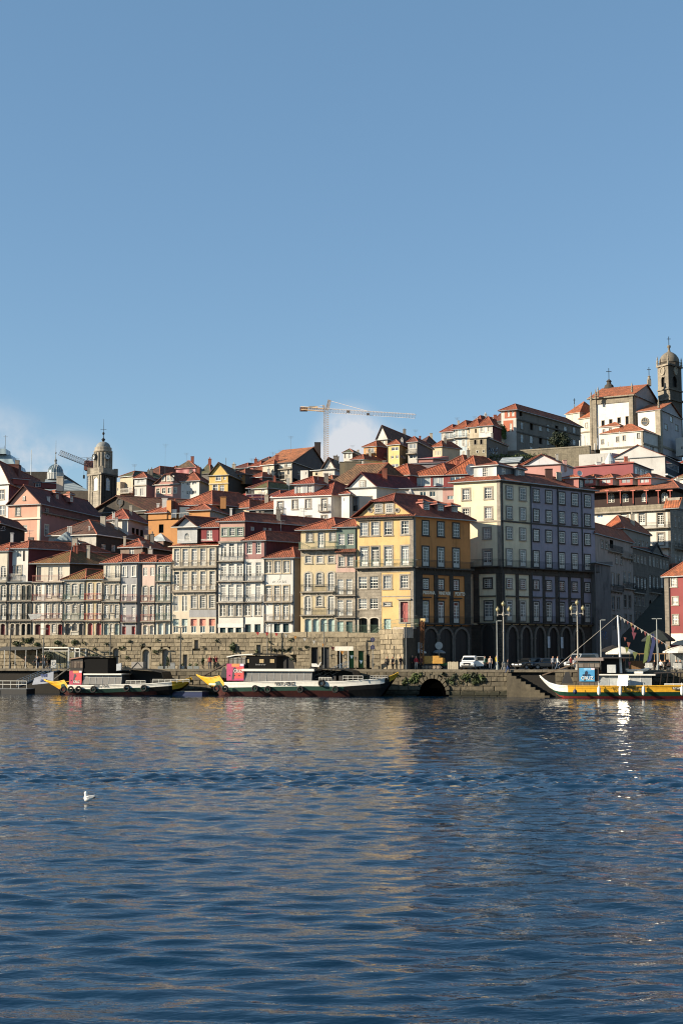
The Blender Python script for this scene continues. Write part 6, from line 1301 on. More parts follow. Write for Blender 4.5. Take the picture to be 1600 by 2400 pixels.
# ---------------- shaded alley houses climbing from the square
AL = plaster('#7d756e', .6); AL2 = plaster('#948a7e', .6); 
h = house('shaded grey alley house with loggia and stone balustrade beside the purple block', 450, 1000, 216, name='alley_house')
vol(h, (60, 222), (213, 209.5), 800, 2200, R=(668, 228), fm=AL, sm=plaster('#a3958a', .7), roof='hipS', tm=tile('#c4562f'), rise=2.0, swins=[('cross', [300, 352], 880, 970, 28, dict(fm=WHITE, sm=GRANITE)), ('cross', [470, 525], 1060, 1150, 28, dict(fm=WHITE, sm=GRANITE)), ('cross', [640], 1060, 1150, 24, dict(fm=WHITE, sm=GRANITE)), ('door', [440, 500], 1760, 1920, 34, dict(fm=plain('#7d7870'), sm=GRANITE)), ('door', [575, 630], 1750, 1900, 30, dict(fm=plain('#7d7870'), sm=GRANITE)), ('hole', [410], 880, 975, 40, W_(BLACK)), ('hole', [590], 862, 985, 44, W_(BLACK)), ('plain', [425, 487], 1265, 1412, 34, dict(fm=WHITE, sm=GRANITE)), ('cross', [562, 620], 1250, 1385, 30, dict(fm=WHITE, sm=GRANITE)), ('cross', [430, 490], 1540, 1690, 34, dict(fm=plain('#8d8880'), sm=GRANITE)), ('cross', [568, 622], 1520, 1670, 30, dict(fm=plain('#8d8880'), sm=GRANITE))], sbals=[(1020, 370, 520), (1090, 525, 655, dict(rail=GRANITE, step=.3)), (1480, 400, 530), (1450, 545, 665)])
h = house('bare concrete corner wall with a blue graffiti scribble next to the purple block', 310, 1900, 213, name='alley_wall', cat='wall')
F, S, zt, zb = vol(h, (130, 226), (209.4, 208), 1145, 2250, R=(405, 214.5), fm=plaster('#6b6764', .7), sm=plaster('#75716d', 1.0, '#1c1a18'), roof='shed', tm=tile('#4c2c26'), rise=.6)
q = MB(); rr = random.Random(9)
for i in range(30): k, z = S.hit(rr.uniform(262, 350), rr.uniform(1960, 2040)); a = rr.uniform(0, 6.28); q.bar(S.p(k, z, .03), S.p(k+math.cos(a)*.35, z+math.sin(a)*.3, .03), .035, plain('#6d86a8'))
q.obj('graffiti', h)
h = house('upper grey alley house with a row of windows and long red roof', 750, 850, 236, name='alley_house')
vol(h, (300, 560), (235, 230), 742, 1600, R=(872, 244), fm=AL2, sm=AL2, roof='hipS', tm=tile('#c4562f'), rise=2.6, swins=[('cross', [600, 685, 735, 775, 820], 845, 945, 24, dict(sm=GRANITE, sw=.08))])
h = house('dark granite alley terrace of many narrow windows with a small pediment', 870, 1400, 235, name='alley_house')
F, S, zt, zb = vol(h, (560, 655), (229.5, 227.5), 960, 2250, R=(1095, 252), fm=stone('#8d8376', .5), sm=stone('#8d8376', .5), roof='hipF', tm=tile('#3c2c28'), rise=.8, swins=
    [('cross', [680, 722, 764, 802], 1050, 1135, 24, dict(sm=GRANITE, sw=.08)), ('cross', [860, 905, 946, 987, 1026, 1062], 1075, 1180, 24, dict(sm=GRANITE, sw=.08))] +
    [('door', [682, 725, 766, 803], 1300, 1440, 26, dict(sm=DARKGRAN, sw=.08)), ('door', [862, 906, 948], 1290, 1440, 26, dict(sm=DARKGRAN, sw=.08)), ('cross', [690, 735, 780], 1545, 1640, 26, dict(fm=plain('#8d8880'), sm=GRANITE, sw=.08)), ('door', [690, 740, 785], 1720, 1860, 26, dict(fm=plain('#5d5850'), sm=GRANITE, sw=.08)), ('door', [1000, 1040], 1290, 1440, 24, dict(sm=DARKGRAN, sw=.08)), ('hole', [866, 912, 955], 1580, 1800, 28, dict(fm=BLACK, arch=1.0))], sbals=[(1500, 660, 790), (1500, 850, 1000)])
q = MB(); k0 = S.hit(865, 1050)[0]; k1 = S.hit(995, 1050)[0]; z0 = S.hit(930, 1052)[1]; z1 = S.hit(930, 945)[1]; q.prism([S.p(k0, z0, .2), S.p(k1, z0, .2), S.p((k0+k1)/2, z1, .2)], V((-S.n.x, -S.n.y, 0))*3, stone('#8b8378', .3)); q.obj('pediment', h)
q = MB(); 
for a, b in (((k0-.4, z0), ((k0+k1)/2, z1+.3)), (((k0+k1)/2, z1+.3), (k1+.4, z0))): q.bar(S.p(*a, .2), S.p(*b, .2), .22, tile('#3c2c28'))
q.obj('pediment_roof', h)
h = house('deep shaded house front closing the end of the alley', 1060, 1900, 250, name='alley_house')
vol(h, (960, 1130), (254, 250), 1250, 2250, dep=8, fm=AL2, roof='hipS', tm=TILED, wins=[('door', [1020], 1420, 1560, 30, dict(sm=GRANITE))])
h = house('red rendered corner house with white sash windows at the right edge', 1180, 2000, 187, name='corner_house')
vol(h, (1042, 1500), (189.5, 185), 1288, 2280, dep=42, fm=plaster('#8a3c3c', .3, '#5c2a28'), sm=DKG, roof='hipS', tm=tile('#c05a34'), rise=3.2, gm=AL, wins=[('many', [1140], 1318, 1425, 66, dict(sm=GRANITE)), ('many', [1156], 1548, 1636, 64, dict(sm=GRANITE)), ('many', [1160], 1758, 1866, 66, dict(sm=GRANITE)), ('many', [1300], 1318, 1425, 66, dict(sm=GRANITE)), ('many', [1300], 1548, 1636, 64, dict(sm=GRANITE))])  # house run far back out of view to block skylight from the alley
F = Fac(W(1042, 1800, 189.5), W(1500, 1800, 185)); q = MB(); F.box(q, -.03, F.hit(1088, 1800)[0], F.hit(1060, 2280)[1], F.hit(1060, 1310)[1], .003, .06, stone('#9a9184', .5)); F.box(q, F.hit(1108, 2000)[0], F.L, F.hit(1200, 2110)[1], F.hit(1200, 1975)[1], .003, .04, plaster('#ddd8c8', .2)); q.bar(F.p(F.hit(1092, 1700)[0], F.hit(1092, 2200)[1], .1), F.p(F.hit(1088, 1300)[0], F.hit(1088, 1300)[1], .1), .06, PIPE, 6); q.obj('stone_edge', h)
# ------------------------------------------------------------------ town wall, stairs, terrace
crop('N')
WS = stone('#a3967d', .45, 1.2, False); ZW = 7.95
FW = Fac(W(-70, 1530, YL(-70)-1.3), W(892, 1530, YL(892)-1.9))
wall = thing('town_wall', 'long sunlit wall of coursed granite blocks below the riverside houses', 'wall', FW.p(FW.L/2, QZ))
mb = MB(); FW.box(mb, 0, FW.L, QZ-.5, ZW-.1, -2.0, -.25, stone('#75694f', .4, 1, False)); mb.obj('rubble_core', wall)
opn = []
def ok_(px, w, yt, yb, kind, m):
    k0, k1 = FW.hit(px-w/2, 1550)[0], FW.hit(px+w/2, 1550)[0]; opn.append((k0, k1, max(FW.hit(px, yb)[1], QZ), FW.hit(px, yt)[1], kind, m))
GD_ = wood('#8b8a84'); KD = BLACK
for a in ((273, 13, 1519, 1567, 'arch', GD_), (343.5, 16, 1522, 1567, 'arch', GD_), (389, 15, 1521, 1567, 'arch', GD_), (461, 9, 1500, 1520, 'slot', GD_), (607, 10, 1511, 1530, 'slot', GD_), (435, 10, 1532, 1565, 'rect', GD_), (669, 44, 1537, 1570, 'arch', KD),
          (738, 16, 1517, 1565, 'rect', KD), (763, 18, 1517, 1565, 'rect', plain('#10151a')), (797, 12, 1523, 1565, 'rect', KD), (824, 12, 1525, 1565, 'rect', plain('#1f5a2a')), (847, 14, 1525, 1565, 'rect', plain('#1f5a2a')), (862, 10, 1533, 1565, 'rect', KD)): ok_(*a)
def skw(z, h_):
    out = []
    for k0, k1, z0, z1, kind, m in opn:
        if z0-.05 < z < z1+.12: out.append((k0-.26, k1+.26))
    return sorted(out)
n0 = len(bpy.data.objects)
stones(wall, FW.A + FW.u*0, FW.u, None, FW.L, QZ-.05, 9, .51, .6, 1.35, WS, skw, .42, 'stone', .3)
for k0, k1, z0, z1, kind, m in opn:
    ah = (k1-k0)/2 if kind == 'arch' else 0; c = (k0+k1)/2
    if kind == 'arch' and m is KD: ah = (z1-z0)*.9
    mm = MB(); mm.poly([FW.p(c+x, z0+z, -.18) for x, z in outline(k1-k0, z1-z0, ah)], m)
    if m is GD_ and kind != 'slot': FW.box(mm, c-.015, c+.015, z0, z1-ah, -.178, -.15, IRON)
    mm.obj('doorway' if kind != 'slot' else 'slit_window', wall)
    mm = MB(); o1 = outline(k1-k0+.56, z1-z0+.28, ah+.28 if ah else 0, 0, 10); o2 = outline(k1-k0, z1-z0, ah, 0, 10)
    for i in range(1, len(o1)-(0 if kind == 'slot' else 0)):
        j = (i+1) % len(o1)
        P = [FW.p(c+x, z0+z, .2) for x, z in (o1[i], o1[j], o2[j], o2[i])]; g = .985; ctr = sum(P, V((0, 0, 0)))/4; P = [ctr+(p-ctr)*g for p in P]
        mm.prism(P, V((-FW.n.x, -FW.n.y, 0))*.45, WS)
    mm.obj('door_surround', wall)
mm = MB(); kk = 0; rr = random.Random(4)
while kk < FW.L: w = rr.uniform(1.4, 2.4); FW.box(mm, kk, min(FW.L, kk+w*.985), ZW-.42, ZW+rr.uniform(-.12, .1)+(.2 if kk > FW.hit(470, 1490)[0] else 0), -.9, .22+rr.uniform(-.04, .04), WS); kk += w
mm.obj('coping', wall)
mb = MB(); P = [FW.p(0, ZW-.12, -.3), FW.p(FW.L, ZW-.12, -.3), FW.p(FW.L, ZW-.12, -7), FW.p(0, ZW-.12, -7)]; mb.poly(P, COBBLE); struct('terrace', mb, label='narrow terrace between the town wall and the riverside houses')
# weeds in the wall joints
h = thing('wall_weeds', 'tufts of green weeds rooted in the joints of the town wall', 'weeds', FW.p(20, 5)); q = MB(); rr = random.Random(8)
for i in range(38):
    x = rr.uniform(10, 720); y = rr.uniform(1492, 1530) if rr.random() < .8 else rr.uniform(1530, 1560); k, z = FW.hit(x, y); leaves(q, FW.p(k, z, .3), (.35, .2, .3), 26, (LG2, LG)[i % 2], .14, i)
k, z = FW.hit(548, 1517); leaves(q, FW.p(k, z, .35), (.5, .35, .75), 260, LG2, .16, 77)
for x in (645, 656, 666, 676): k, z = FW.hit(x, 1524); leaves(q, FW.p(k, z, .3), (.22, .2, .25), 60, LG, .12, int(x))
for x, y, s in ((42, 1508, .7), (70, 1502, .8), (90, 1510, .5), (138, 1506, .6), (178, 1505, .6)): k, z = FW.hit(x, y); leaves(q, FW.p(k, z, .3), (s, .25, s*.5), 140, (LG2, LG3)[int(x) % 2], .16, int(x)+5)
q.obj('foliage', h)
h = thing('quay_weeds', 'green plants hanging from the quay wall around the culvert', 'weeds', qp(1060, 0, 1.5)); q = MB()
for i in range(34):
    x = rr.choice([rr.uniform(940, 985), rr.uniform(1030, 1140), rr.uniform(1030, 1140)]); leaves(q, qp(x, -.05, rr.uniform(1.5, 2.75)), (.45, .22, .38), 46, (LG2, LG3, LG)[i % 3], .15, i+200)
for i in range(16): leaves(q, qp(rr.uniform(400, 960), -.02, rr.uniform(1.6, 2.8)), (.4, .2, .25), 26, LG2, .14, i+260)
q.obj('foliage', h)
# stone podium and stairs at the corner house
h = thing('stair_podium', 'rough granite stair podium below the maroon door of the yellow corner house', 'stairs', W(920, 1565, 186.0))
FP = Fac(W(893, 1520, 187.6), W(947, 1520, 184.3)); zt1 = FP.hit(940, 1468)[1]
mb = MB(); FP.box(mb, 0, FP.L, QZ-.5, zt1-.3, -2.4, -.28, stone('#4a4338', .4, 1, False)); SP = Fac(FP.B, (FP.B.x+2.6, FP.B.y+2.3)); mb.obj('rubble_core', h)
stones(h, FP.A, FP.u, None, FP.L, QZ, 8, (zt1-.3-QZ)/8, .55, 1.1, WS, lambda *a: [], .5, 'stone', .1)
q = MB()
for i in range(7): FP.box(q, -.1+i*.42, FP.L+.12, zt1-1.5+i*.2, zt1-1.3+i*.2, -1.5, .16, GRANITE)
q.obj('step', h)
q = MB(); pts = [FP.p(-1.6, zt1-1.6, .1), FP.p(1.0, zt1-.3, .1), FP.p(FP.L, zt1, .1), FP.p(FP.L, zt1, -2.5)]
for a, b in zip(pts[:-1], pts[1:]):
    for dz_ in (1.0, .55, .12): q.bar(a+V((0, 0, dz_)), b+V((0, 0, dz_)), .025, IRONG)
    n_ = int((b-a).length/.18)
    for i in range(n_+1): p = a.lerp(b, i/n_); q.bar(p, p+V((0, 0, 1)), .014, IRONG, 3)
q.obj('railing', h)
STG = plain('#2f4a3c', .6)
h = thing('stairway', 'narrow outside stair with green iron railing descending in front of the shop doors', 'stairs', W(840, 1560, 188))
FS = Fac(W(778, 1520, 190.6), W(882, 1520, 187.9)); q = MB(); path = [FS.hit(*p) for p in ((783, 1497), (820, 1518), (850, 1520), (880, 1538))]
for (ka_, za), (kb, zb_) in zip(path[:-1], path[1:]):
    n_ = 8
    for i in range(n_): k0 = ka_+(kb-ka_)*i/n_; z = za+(zb_-za)*(i+.5)/n_; FS.box(q, k0, k0+(kb-ka_)/n_*.99, z-.35, z, -.55, .35, GRANITE)
q.obj('step', h); q = MB()
for o_ in (.32, -.5):
    pts = [FS.p(k, z, o_) for k, z in path]
    for a, b in zip(pts[:-1], pts[1:]):
        for dz_ in (1.0, .12): q.bar(a+V((0, 0, dz_)), b+V((0, 0, dz_)), .03, STG)
        n_ = int((b-a).length/.2)
        for i in range(n_+1): p = a.lerp(b, i/n_); q.bar(p, p+V((0, 0, 1)), .018, STG, 3)
q.obj('railing', h)
q = MB(); FR = Fac(W(700, 1480, 191.2), W(884, 1480, 188.6)); z = ZW+.1
for dz_ in (1.05, .12): q.bar(FR.p(3, z+dz_), FR.p(FR.L, z+dz_), .025, IRONG)
for i in range(52): k = 3+(FR.L-3)*i/51; q.bar(FR.p(k, z), FR.p(k, z+1.05), .014, IRONG, 3)
tag(q.obj('terrace_railing'), 'green iron railing along the terrace in front of the yellow arched doors', 'railing')

# ------------------------------------------------------------------ boats
def interp(pts, x):
    if x <= pts[0][0]: return pts[0][1]
    for (a, b), (c, d) in zip(pts[:-1], pts[1:]):
        if x <= c: return b+(d-b)*(x-a)/(c-a)
    return pts[-1][1]
def hull(root, F, sheer, bottom, B, bands, deck, name='hull'):
    """lofted hull: sheer and bottom are picture curves on the near side plane; bands: (depth below sheer, colour by column)"""
    x0, x1 = sheer[0][0], sheer[-1][0]; n = 44; near = [[] for _ in range(len(bands)+1)]; far = [[] for _ in range(len(bands)+1)]; xs = []
    for i in range(n+1):
        x = x0+(x1-x0)*i/n; t = i/n; e = abs(2*t-1); b = max(B*(1-e**3.2)**.75, .05); Fo = F.back(B-b); k, zs = Fo.hit(x, interp(sheer, x)); zb_ = min(Fo.hit(x, interp(bottom, x))[1], zs-.12); xs.append(x)
        for j in range(len(bands)+1):
            f = 0 if j == 0 else (min(bands[j-1][0]/max(zs-zb_, .01), 1) if j < len(bands) else 1); z = zs+(zb_-zs)*f; bb_ = b*(1-.42*f**2.2)
            near[j].append(Fo.p(k, z, -b+bb_)); far[j].append(Fo.p(k, z, -b-bb_))
    q = MB()
    for j, (d, colf) in enumerate(bands):
        for i in range(n):
            m = colf((xs[i]+xs[i+1])/2)
            for S_ in (near, far): a = S_ is near; P = [S_[j][i], S_[j][i+1], S_[j+1][i+1], S_[j+1][i]]; q.poly(P if a else P[::-1], m)
    q.obj(name, root); q = MB()
    for i in range(n): q.poly([near[0][i]-V((0, 0, .22)), near[0][i+1]-V((0, 0, .22)), far[0][i+1]-V((0, 0, .22)), far[0][i]-V((0, 0, .22))], deck)
    q.obj('deck', root); q = MB()
    for i in range(n): q.bar(near[0][i], near[0][i+1], .07, bands[0][1]((xs[i]+xs[i+1])/2), 5)
    q.obj('gunwale', root); return near
def bpart(root, F, name, x0, x1, yt, yb, o0, o1, m):
    q = MB(); k0, z1 = F.hit(x0, yt); k1 = F.hit(x1, yt)[0]; z0 = F.hit(x0, yb)[1]; F.box(q, k0, k1, z0, z1, o0, o1, m); return q.obj(name, root)
def glazed(root, F, x0, x1, yt, yb, o, n, fm, pm, depth=3.2, lean=.25):
    k0, z1 = F.hit(x0, yt); k1 = F.hit(x1, yt)[0]; z0 = F.hit(x0, yb)[1]
    for i in range(n):
        a, b = k0+(k1-k0)*i/n, k0+(k1-k0)*(i+1)/n; q = MB(); q.poly([F.p(a+.03, z0, o), F.p(b-.03, z0, o), F.p(b-.03, z1, o-lean), F.p(a+.03, z1, o-lean)], pm if not isinstance(pm, list) else pm[i % len(pm)]); q.obj('window_panel', root)
    q = MB()
    for i in range(n+1): a = k0+(k1-k0)*i/n; q.bar(F.p(a, z0, o+.01), F.p(a, z1, o-lean+.01), .04, fm)
    zz = z0+(z1-z0)*.72; q.bar(F.p(k0, zz, o-lean*.72+.02), F.p(k1, zz, o-lean*.72+.02), .025, fm)
    for a in (k0, k1): q.poly([F.p(a, z0, o), F.p(a, z1, o-lean), F.p(a, z1, o-depth+lean), F.p(a, z0, o-depth)], plain('#55595a'))
    q.poly([F.p(k0, z0, o-depth), F.p(k1, z0, o-depth), F.p(k1, z1, o-depth+lean), F.p(k0, z1, o-depth+lean)], plain('#6b6f70')); q.obj('cabin_frame', root)
TYRE = plain('#101011', .85)
def tyre(root, F, x, y, o=.1):
    k, z = F.hit(x, y); q = MB(); n_ = 14; rings = [[((.34+.13*math.cos(a))*math.cos(t), .13*math.sin(a), (.34+.13*math.cos(a))*math.sin(t)) for a in [2*math.pi*i/7 for i in range(7)]] for t in [2*math.pi*j/n_ for j in range(n_+1)]]
    q.grid([[V(p) for p in r] for r in rings], TYRE, True); o_ = link('tyre_fender', q.mesh('tyre_fender', True), root, F.p(k, z, o), F.ang); return o_
def rail(root, F, x0, x1, yt, yb, o, m=None, n=4):
    q = MB(); k0, z1 = F.hit(x0, yt); k1 = F.hit(x1, yt)[0]; z0 = F.hit(x0, yb)[1]; m = m or WHITE
    for z in (z1, (z0+z1)/2): q.bar(F.p(k0, z, o), F.p(k1, z, o), .035, m)
    for i in range(n+1): k = k0+(k1-k0)*i/n; q.bar(F.p(k, z0, o), F.p(k, z1, o), .035, m)
    q.obj('railing', root)
def put_text(root, F, txt, x, y, size, mat, o=.03, bold=0, wpx=20, name='lettering'):
    k, z = F.hit(x, y); me = text_mesh(txt, size, mat, name, bold); t = link(name, me, root, F.p(k, z, o)); t.rotation_euler = (math.pi/2, 0, F.ang)
    xs = [v.co.x for v in me.vertices]; t.scale = ((F.hit(x+wpx/2, y)[0]-F.hit(x-wpx/2, y)[0])/(max(xs)-min(xs)), 1, 1); return t
def banner(root, F, x0, x1, yt, yb, o, c1, c2, txt, tx, ty, small=None, dots=True):
    k0, z1 = F.hit(x0, yt); k1 = F.hit(x1, yt)[0]; z0 = F.hit(x0, yb)[1]; w, hh = k1-k0, z1-z0; q = MB()
    F.box(q, k0, k1, z0, z1, o-.05, o, plain(c1, .6)); F.box(q, k0+w*.45, k1, z0+hh*.12, z0+hh*.8, o, o+.004, plain(c2, .6)); F.box(q, k0+w*.3, k0+w*.75, z0+hh*.82, z1, o, o+.004, plain('#d98a52' if dots else '#7fb4d8', .6)); F.box(q, k0+w*.78, k1, z0+hh*.86, z1, o, o+.005, plain('#d9d0dc', .6))
    m = plain('#4a4048' if dots else '#1c2c44', .7)   # abstract dark leaning shape of the print
    q.prism([F.p(k0+w*a, z0+hh*b, o+.006) for a, b in ((.3, .05), (.42, .05), (.46, .45), (.6, .62), (.5, .8), (.38, .72), (.34, .4))], V((F.n.x, F.n.y, 0))*.004, m)
    if dots:
        for a in (.17, .46, .74): q.prism([F.p(k0+w*a+.09*math.cos(t), z0+hh*.3+.09*math.sin(t), o+.012) for t in [i*math.pi/4 for i in range(8)]], V((F.n.x, F.n.y, 0))*.004, plain('#2a1a22'))
    q.obj('banner', root); put_text(root, F, txt, tx, ty, hh*(.25 if dots else .32), WHITE, o+.03, .012, (x1-x0)*(.52 if dots else .8), 'banner_lettering')
    if small: put_text(root, F, small, tx-2, ty-7, hh*.16, plain('#20304a'), o+.03, .008, (x1-x0)*.5, 'banner_lettering')
def boat_line(xa, xb, d):
    a, b = qp(xa, -d), qp(xb, -d); return Fac((a.x, a.y), (b.x, b.y))
HW_ = plain('#dcd9cf', .45, var=.08); HG_ = plain('#2d4a40', .45); HR_ = plain('#4c1f1a', .7, var=.25); HK_ = plain('#08090a', .55, 0, .12, .35); HY_ = plain('#d9a72c', .45); DECK = wood('#6b5238')
CABG = plain('#76736e', .3, 0, .1); DARKW = wood('#120e0c')
def oar(root, F, pts, r, m, name='steering_oar'):
    q = MB(); P = [F.p(*F.hit(x, y), o) for x, y, o in pts]; q.tube(P, r, m, 6); q.obj(name, root)
# centre boat
F = boat_line(455, 940, 4.6); h = thing('rabelo_boat', 'long black and white cruise boat with yellow stern and pink banner at the centre quay', 'boat', F.p(F.L/2, 0), 'river boats moored at the quay')
sh = [(461, 1581), (475, 1587), (493, 1589), (512, 1585), (521, 1582), (523.5, 1600), (560, 1599.5), (640, 1598), (720, 1596.5), (800, 1597.5), (850, 1594), (895, 1591), (918, 1584), (933, 1576)]
bo = [(461, 1583.5), (480, 1600), (500, 1620), (515, 1634), (700, 1636), (860, 1637), (888, 1634), (905, 1612), (920, 1594), (933, 1580)]
hull(h, F, sh, bo, 2.3, [(.62, lambda x: HY_ if x < 523 else HW_ if x < 905 else HY_ if x > 915 else HK_), (1.15, lambda x: HY_ if x < 508 else HG_ if x < 800 else HK_), (3, lambda x: HR_ if x < 815 else HK_)], DECK)
bpart(h, F, 'name_board', 490, 506, 1601, 1606, .02, .05, plain('#e8dfc0')); put_text(h, F, 'PORTO', 654, 1602.8, .56, plain('#4c4a48'), .06, 0, 21); put_text(h, F, 'CRUZ', 679.5, 1602.4, .56, plain('#2a2826'), .06, .012, 22)
glazed(h, F, 569, 727, 1573, 1597, -.45, 9, plain('#b9b9b4'), CABG); bpart(h, F, 'cabin_roof', 566, 734, 1567.5, 1573, -4.2, -.3, HW_)
bpart(h, F, 'wheelhouse', 531, 573, 1541, 1598, -3.6, -.6, DARKW); glazed(h, F, 533, 572, 1541, 1556, -.58, 4, plain('#5a4a3e'), glass('#4a4540', '#8a857c', .6), 1.0, .02)
bpart(h, F, 'canopy_side', 573, 644, 1537, 1567, -3.6, -.7, plain('#060607', .85, 0, .12, .2)); q = MB(); kk = [F.hit(x, y) for x, y in ((529, 1541), (548, 1537), (590, 1534.5), (625, 1534), (648, 1538))]
for (a, za), (b, zb_) in zip(kk[:-1], kk[1:]): q.prism([F.p(a, za, -.4), F.p(b, zb_, -.4), F.p(b, zb_, -4), F.p(a, za, -4)], (0, 0, .14), HW_ if a < kk[2][0]-.1 else HK_)
q.obj('wheelhouse_roof', h)
for x, w in ((577, 3), (609, 5), (634, 5)): bpart(h, F, 'window', x-w, x+w, 1545, 1553.5, -.72, -.68, plain('#b09a72', .3))
put_text(h, F, 'bordo a bar', 607, 1557.5, .3, plain('#9a9a9a'), -.66, 0, 24)
banner(h, F, 529, 569, 1555.5, 1595, -.4, '#b8406a', '#d2504c', 'CRUZ', 556, 1573)
q = MB(); kk = [F.hit(x, y) for x, y in ((728, 1570), (760, 1568.5), (800, 1570), (822, 1575), (829, 1590))]
for (a, za), (b, zb_) in zip(kk[:-1], kk[1:]): q.prism([F.p(a, za, -.5), F.p(b, zb_, -.5), F.p(b, zb_, -4), F.p(a, za, -4)], (0, 0, .12), HK_)
q.poly([F.p(kk[0][0], kk[0][1], -3.9), F.p(kk[3][0], kk[3][1], -3.9), F.p(kk[4][0], .9, -3.9), F.p(kk[0][0], .9, -3.9)], HK_); q.obj('stern_canopy', h)
for x in (746, 760, 775, 790, 805): bpart(h, F, 'deck_seat', x-4, x+4, 1583, 1597, -2.4, -1.6, plain('#2c2a2a'))
rail(h, F, 746, 776, 1587.5, 1595, -.15); rail(h, F, 802, 849, 1584, 1595, -.2); rail(h, F, 864, 905, 1584, 1592, -.7, plain('#a9a9a5'), 6)
for x in (508, 528, 598, 628, 704, 786): tyre(h, F, x, 1614+(x > 600)*2, .05)
tyre(h, F, 754, 1601, .12)
oar(h, F, [(464, 1583, -2.3), (503, 1563, -2.3), (531, 1549, -2.3)], .12, wood('#4c3f33')); q = MB(); k, z = F.hit(511, 1586); q.prism([F.p(k-.5, z-.2, -2.2), F.p(k+.5, z-.2, -2.2), F.p(k+.15, z+1.2, -2.2), F.p(k-.15, z+1.2, -2.2)], V((0, .2, 0)), plain('#2f2f30')); q.obj('oar_block', h)
q = MB(); k, z = F.hit(624, 1545); q.bar(F.p(k, z, -2), F.p(k, F.hit(624, 1462)[1], -2), .07, IRON, 6); q.obj('mast', h)
# left boat
F = boat_line(95, 455, 6.6); h = thing('rabelo_boat', 'low cruise boat with yellow tips and a red banner at the left quay', 'boat', F.p(F.L/2, 0), 'river boats moored at the quay')
sh = [(104, 1592), (115, 1597), (130, 1599), (148, 1595), (155, 1593), (157, 1606), (220, 1607), (300, 1604), (345, 1603), (400, 1599), (430, 1594), (450, 1588)]
bo = [(104, 1594.5), (118, 1604), (132, 1613), (150, 1629), (300, 1630), (395, 1628), (412, 1617), (432, 1607), (450, 1591)]
hull(h, F, sh, bo, 2.1, [(.45, lambda x: HY_ if x < 156 or x > 404 else HW_), (.95, lambda x: HY_ if x < 140 or x > 406 else HG_ if x < 345 else HK_), (3, lambda x: HR_ if x < 360 else HK_)], DECK)
put_text(h, F, 'CRUZ', 247, 1607.4, .4, plain('#6a6866'), .06, 0, 14); put_text(h, F, 'PORTO', 228, 1607.8, .38, plain('#8a8886'), .06, 0, 15)
glazed(h, F, 192, 281, 1581.5, 1604, -.45, 6, plain('#b9b9b4'), CABG); bpart(h, F, 'cabin_roof', 194, 283, 1578.5, 1582, -3.8, -.3, HW_)
bpart(h, F, 'wheelhouse', 161, 190, 1543, 1605, -3.2, -.6, DARKW); glazed(h, F, 162, 190, 1550, 1565, -.58, 4, plain('#6a5647'), glass('#4a3c34', '#7a6a5c', .6), 1.0, .02); bpart(h, F, 'canopy_side', 190, 248, 1541, 1579, -3.4, -.7, plain('#060607', .85, 0, .12, .2))
q = MB(); kk = [F.hit(x, y) for x, y in ((158, 1546), (195, 1540.5), (252, 1540))]
for (a, za), (b, zb_) in zip(kk[:-1], kk[1:]): q.prism([F.p(a, za, -.4), F.p(b, zb_, -.4), F.p(b, zb_, -3.8), F.p(a, za, -3.8)], (0, 0, .13), plain('#8d6f5c') if a < kk[1][0]-.1 else HK_)
q.obj('wheelhouse_roof', h); banner(h, F, 160, 189, 1572, 1604.5, -.4, '#b23a58', '#cf4a4c', 'CRUZ', 177, 1598.5)
q = MB(); kk = [F.hit(x, y) for x, y in ((280, 1570), (310, 1569), (350, 1572), (375, 1577), (380, 1592))]
for (a, za), (b, zb_) in zip(kk[:-1], kk[1:]): q.prism([F.p(a, za, -.5), F.p(b, zb_, -.5), F.p(b, zb_, -3.6), F.p(a, za, -3.6)], (0, 0, .12), HK_)
q.poly([F.p(kk[0][0], kk[0][1], -3.5), F.p(kk[3][0], kk[3][1], -3.5), F.p(kk[4][0], .6, -3.5), F.p(kk[0][0], .6, -3.5)], HK_); q.obj('stern_canopy', h)
rail(h, F, 295, 340, 1595, 1602, -.15); rail(h, F, 354, 440, 1592, 1600, -.6, None, 6)
for x in (150, 167, 185, 220, 298, 338): tyre(h, F, x, 1613+(x < 230)*3, .05)
oar(h, F, [(112, 1592, -2), (138, 1572, -2), (160, 1558, -2)], .11, wood('#4c4a46'))
# right boat
F = boat_line(1255, 1760, 5.2); h = thing('rabelo_boat', 'yellow and green cruise boat with white prow and bunting mast at the right', 'boat', F.p(F.L/2, 0), 'river boats moored at the quay')
sh = [(1264, 1583), (1272, 1591), (1285, 1600), (1305, 1606), (1330, 1608), (1450, 1608), (1600, 1607), (1680, 1604), (1720, 1596), (1745, 1583)]
bo = [(1264, 1587), (1278, 1604), (1295, 1620), (1312, 1636), (1500, 1640), (1680, 1640), (1710, 1630), (1730, 1606), (1745, 1588)]
HY2 = plain('#d3a02a', .45); HG2 = plain('#1d4434', .45)
hull(h, F, sh, bo, 2.3, [(.72, lambda x: HW_ if x < 1328 else HY2), (1.2, lambda x: plain('#1d4434', .45)), (3, lambda x: plain('#a33a34', .6))], DECK)
put_text(h, F, 'PORTO', 1446, 1614.5, .72, plain('#8a6c1c'), .06, 0, 32); put_text(h, F, 'CRUZ', 1483, 1614.5, .72, plain('#4a3a0c'), .06, .015, 34); bpart(h, F, 'number_plate', 1574, 1604, 1610.5, 1616, .03, .06, plain('#2a2a2a')); put_text(h, F, 'RC 60088', 1589, 1613.2, .3, WHITE, .08, 0, 26)
glazed(h, F, 1400, 1524, 1583, 1607, -.5, 5, plain('#c9c9c4'), [plain('#8f9290', .3), plain('#a9aca9', .3), plain('#c9c8c2', .25), plain('#9fa2a0', .3), plain('#8b8e8d', .3)], 3.2, .55); bpart(h, F, 'cabin_roof', 1402, 1534, 1580, 1583, -4.2, -.5, HW_)
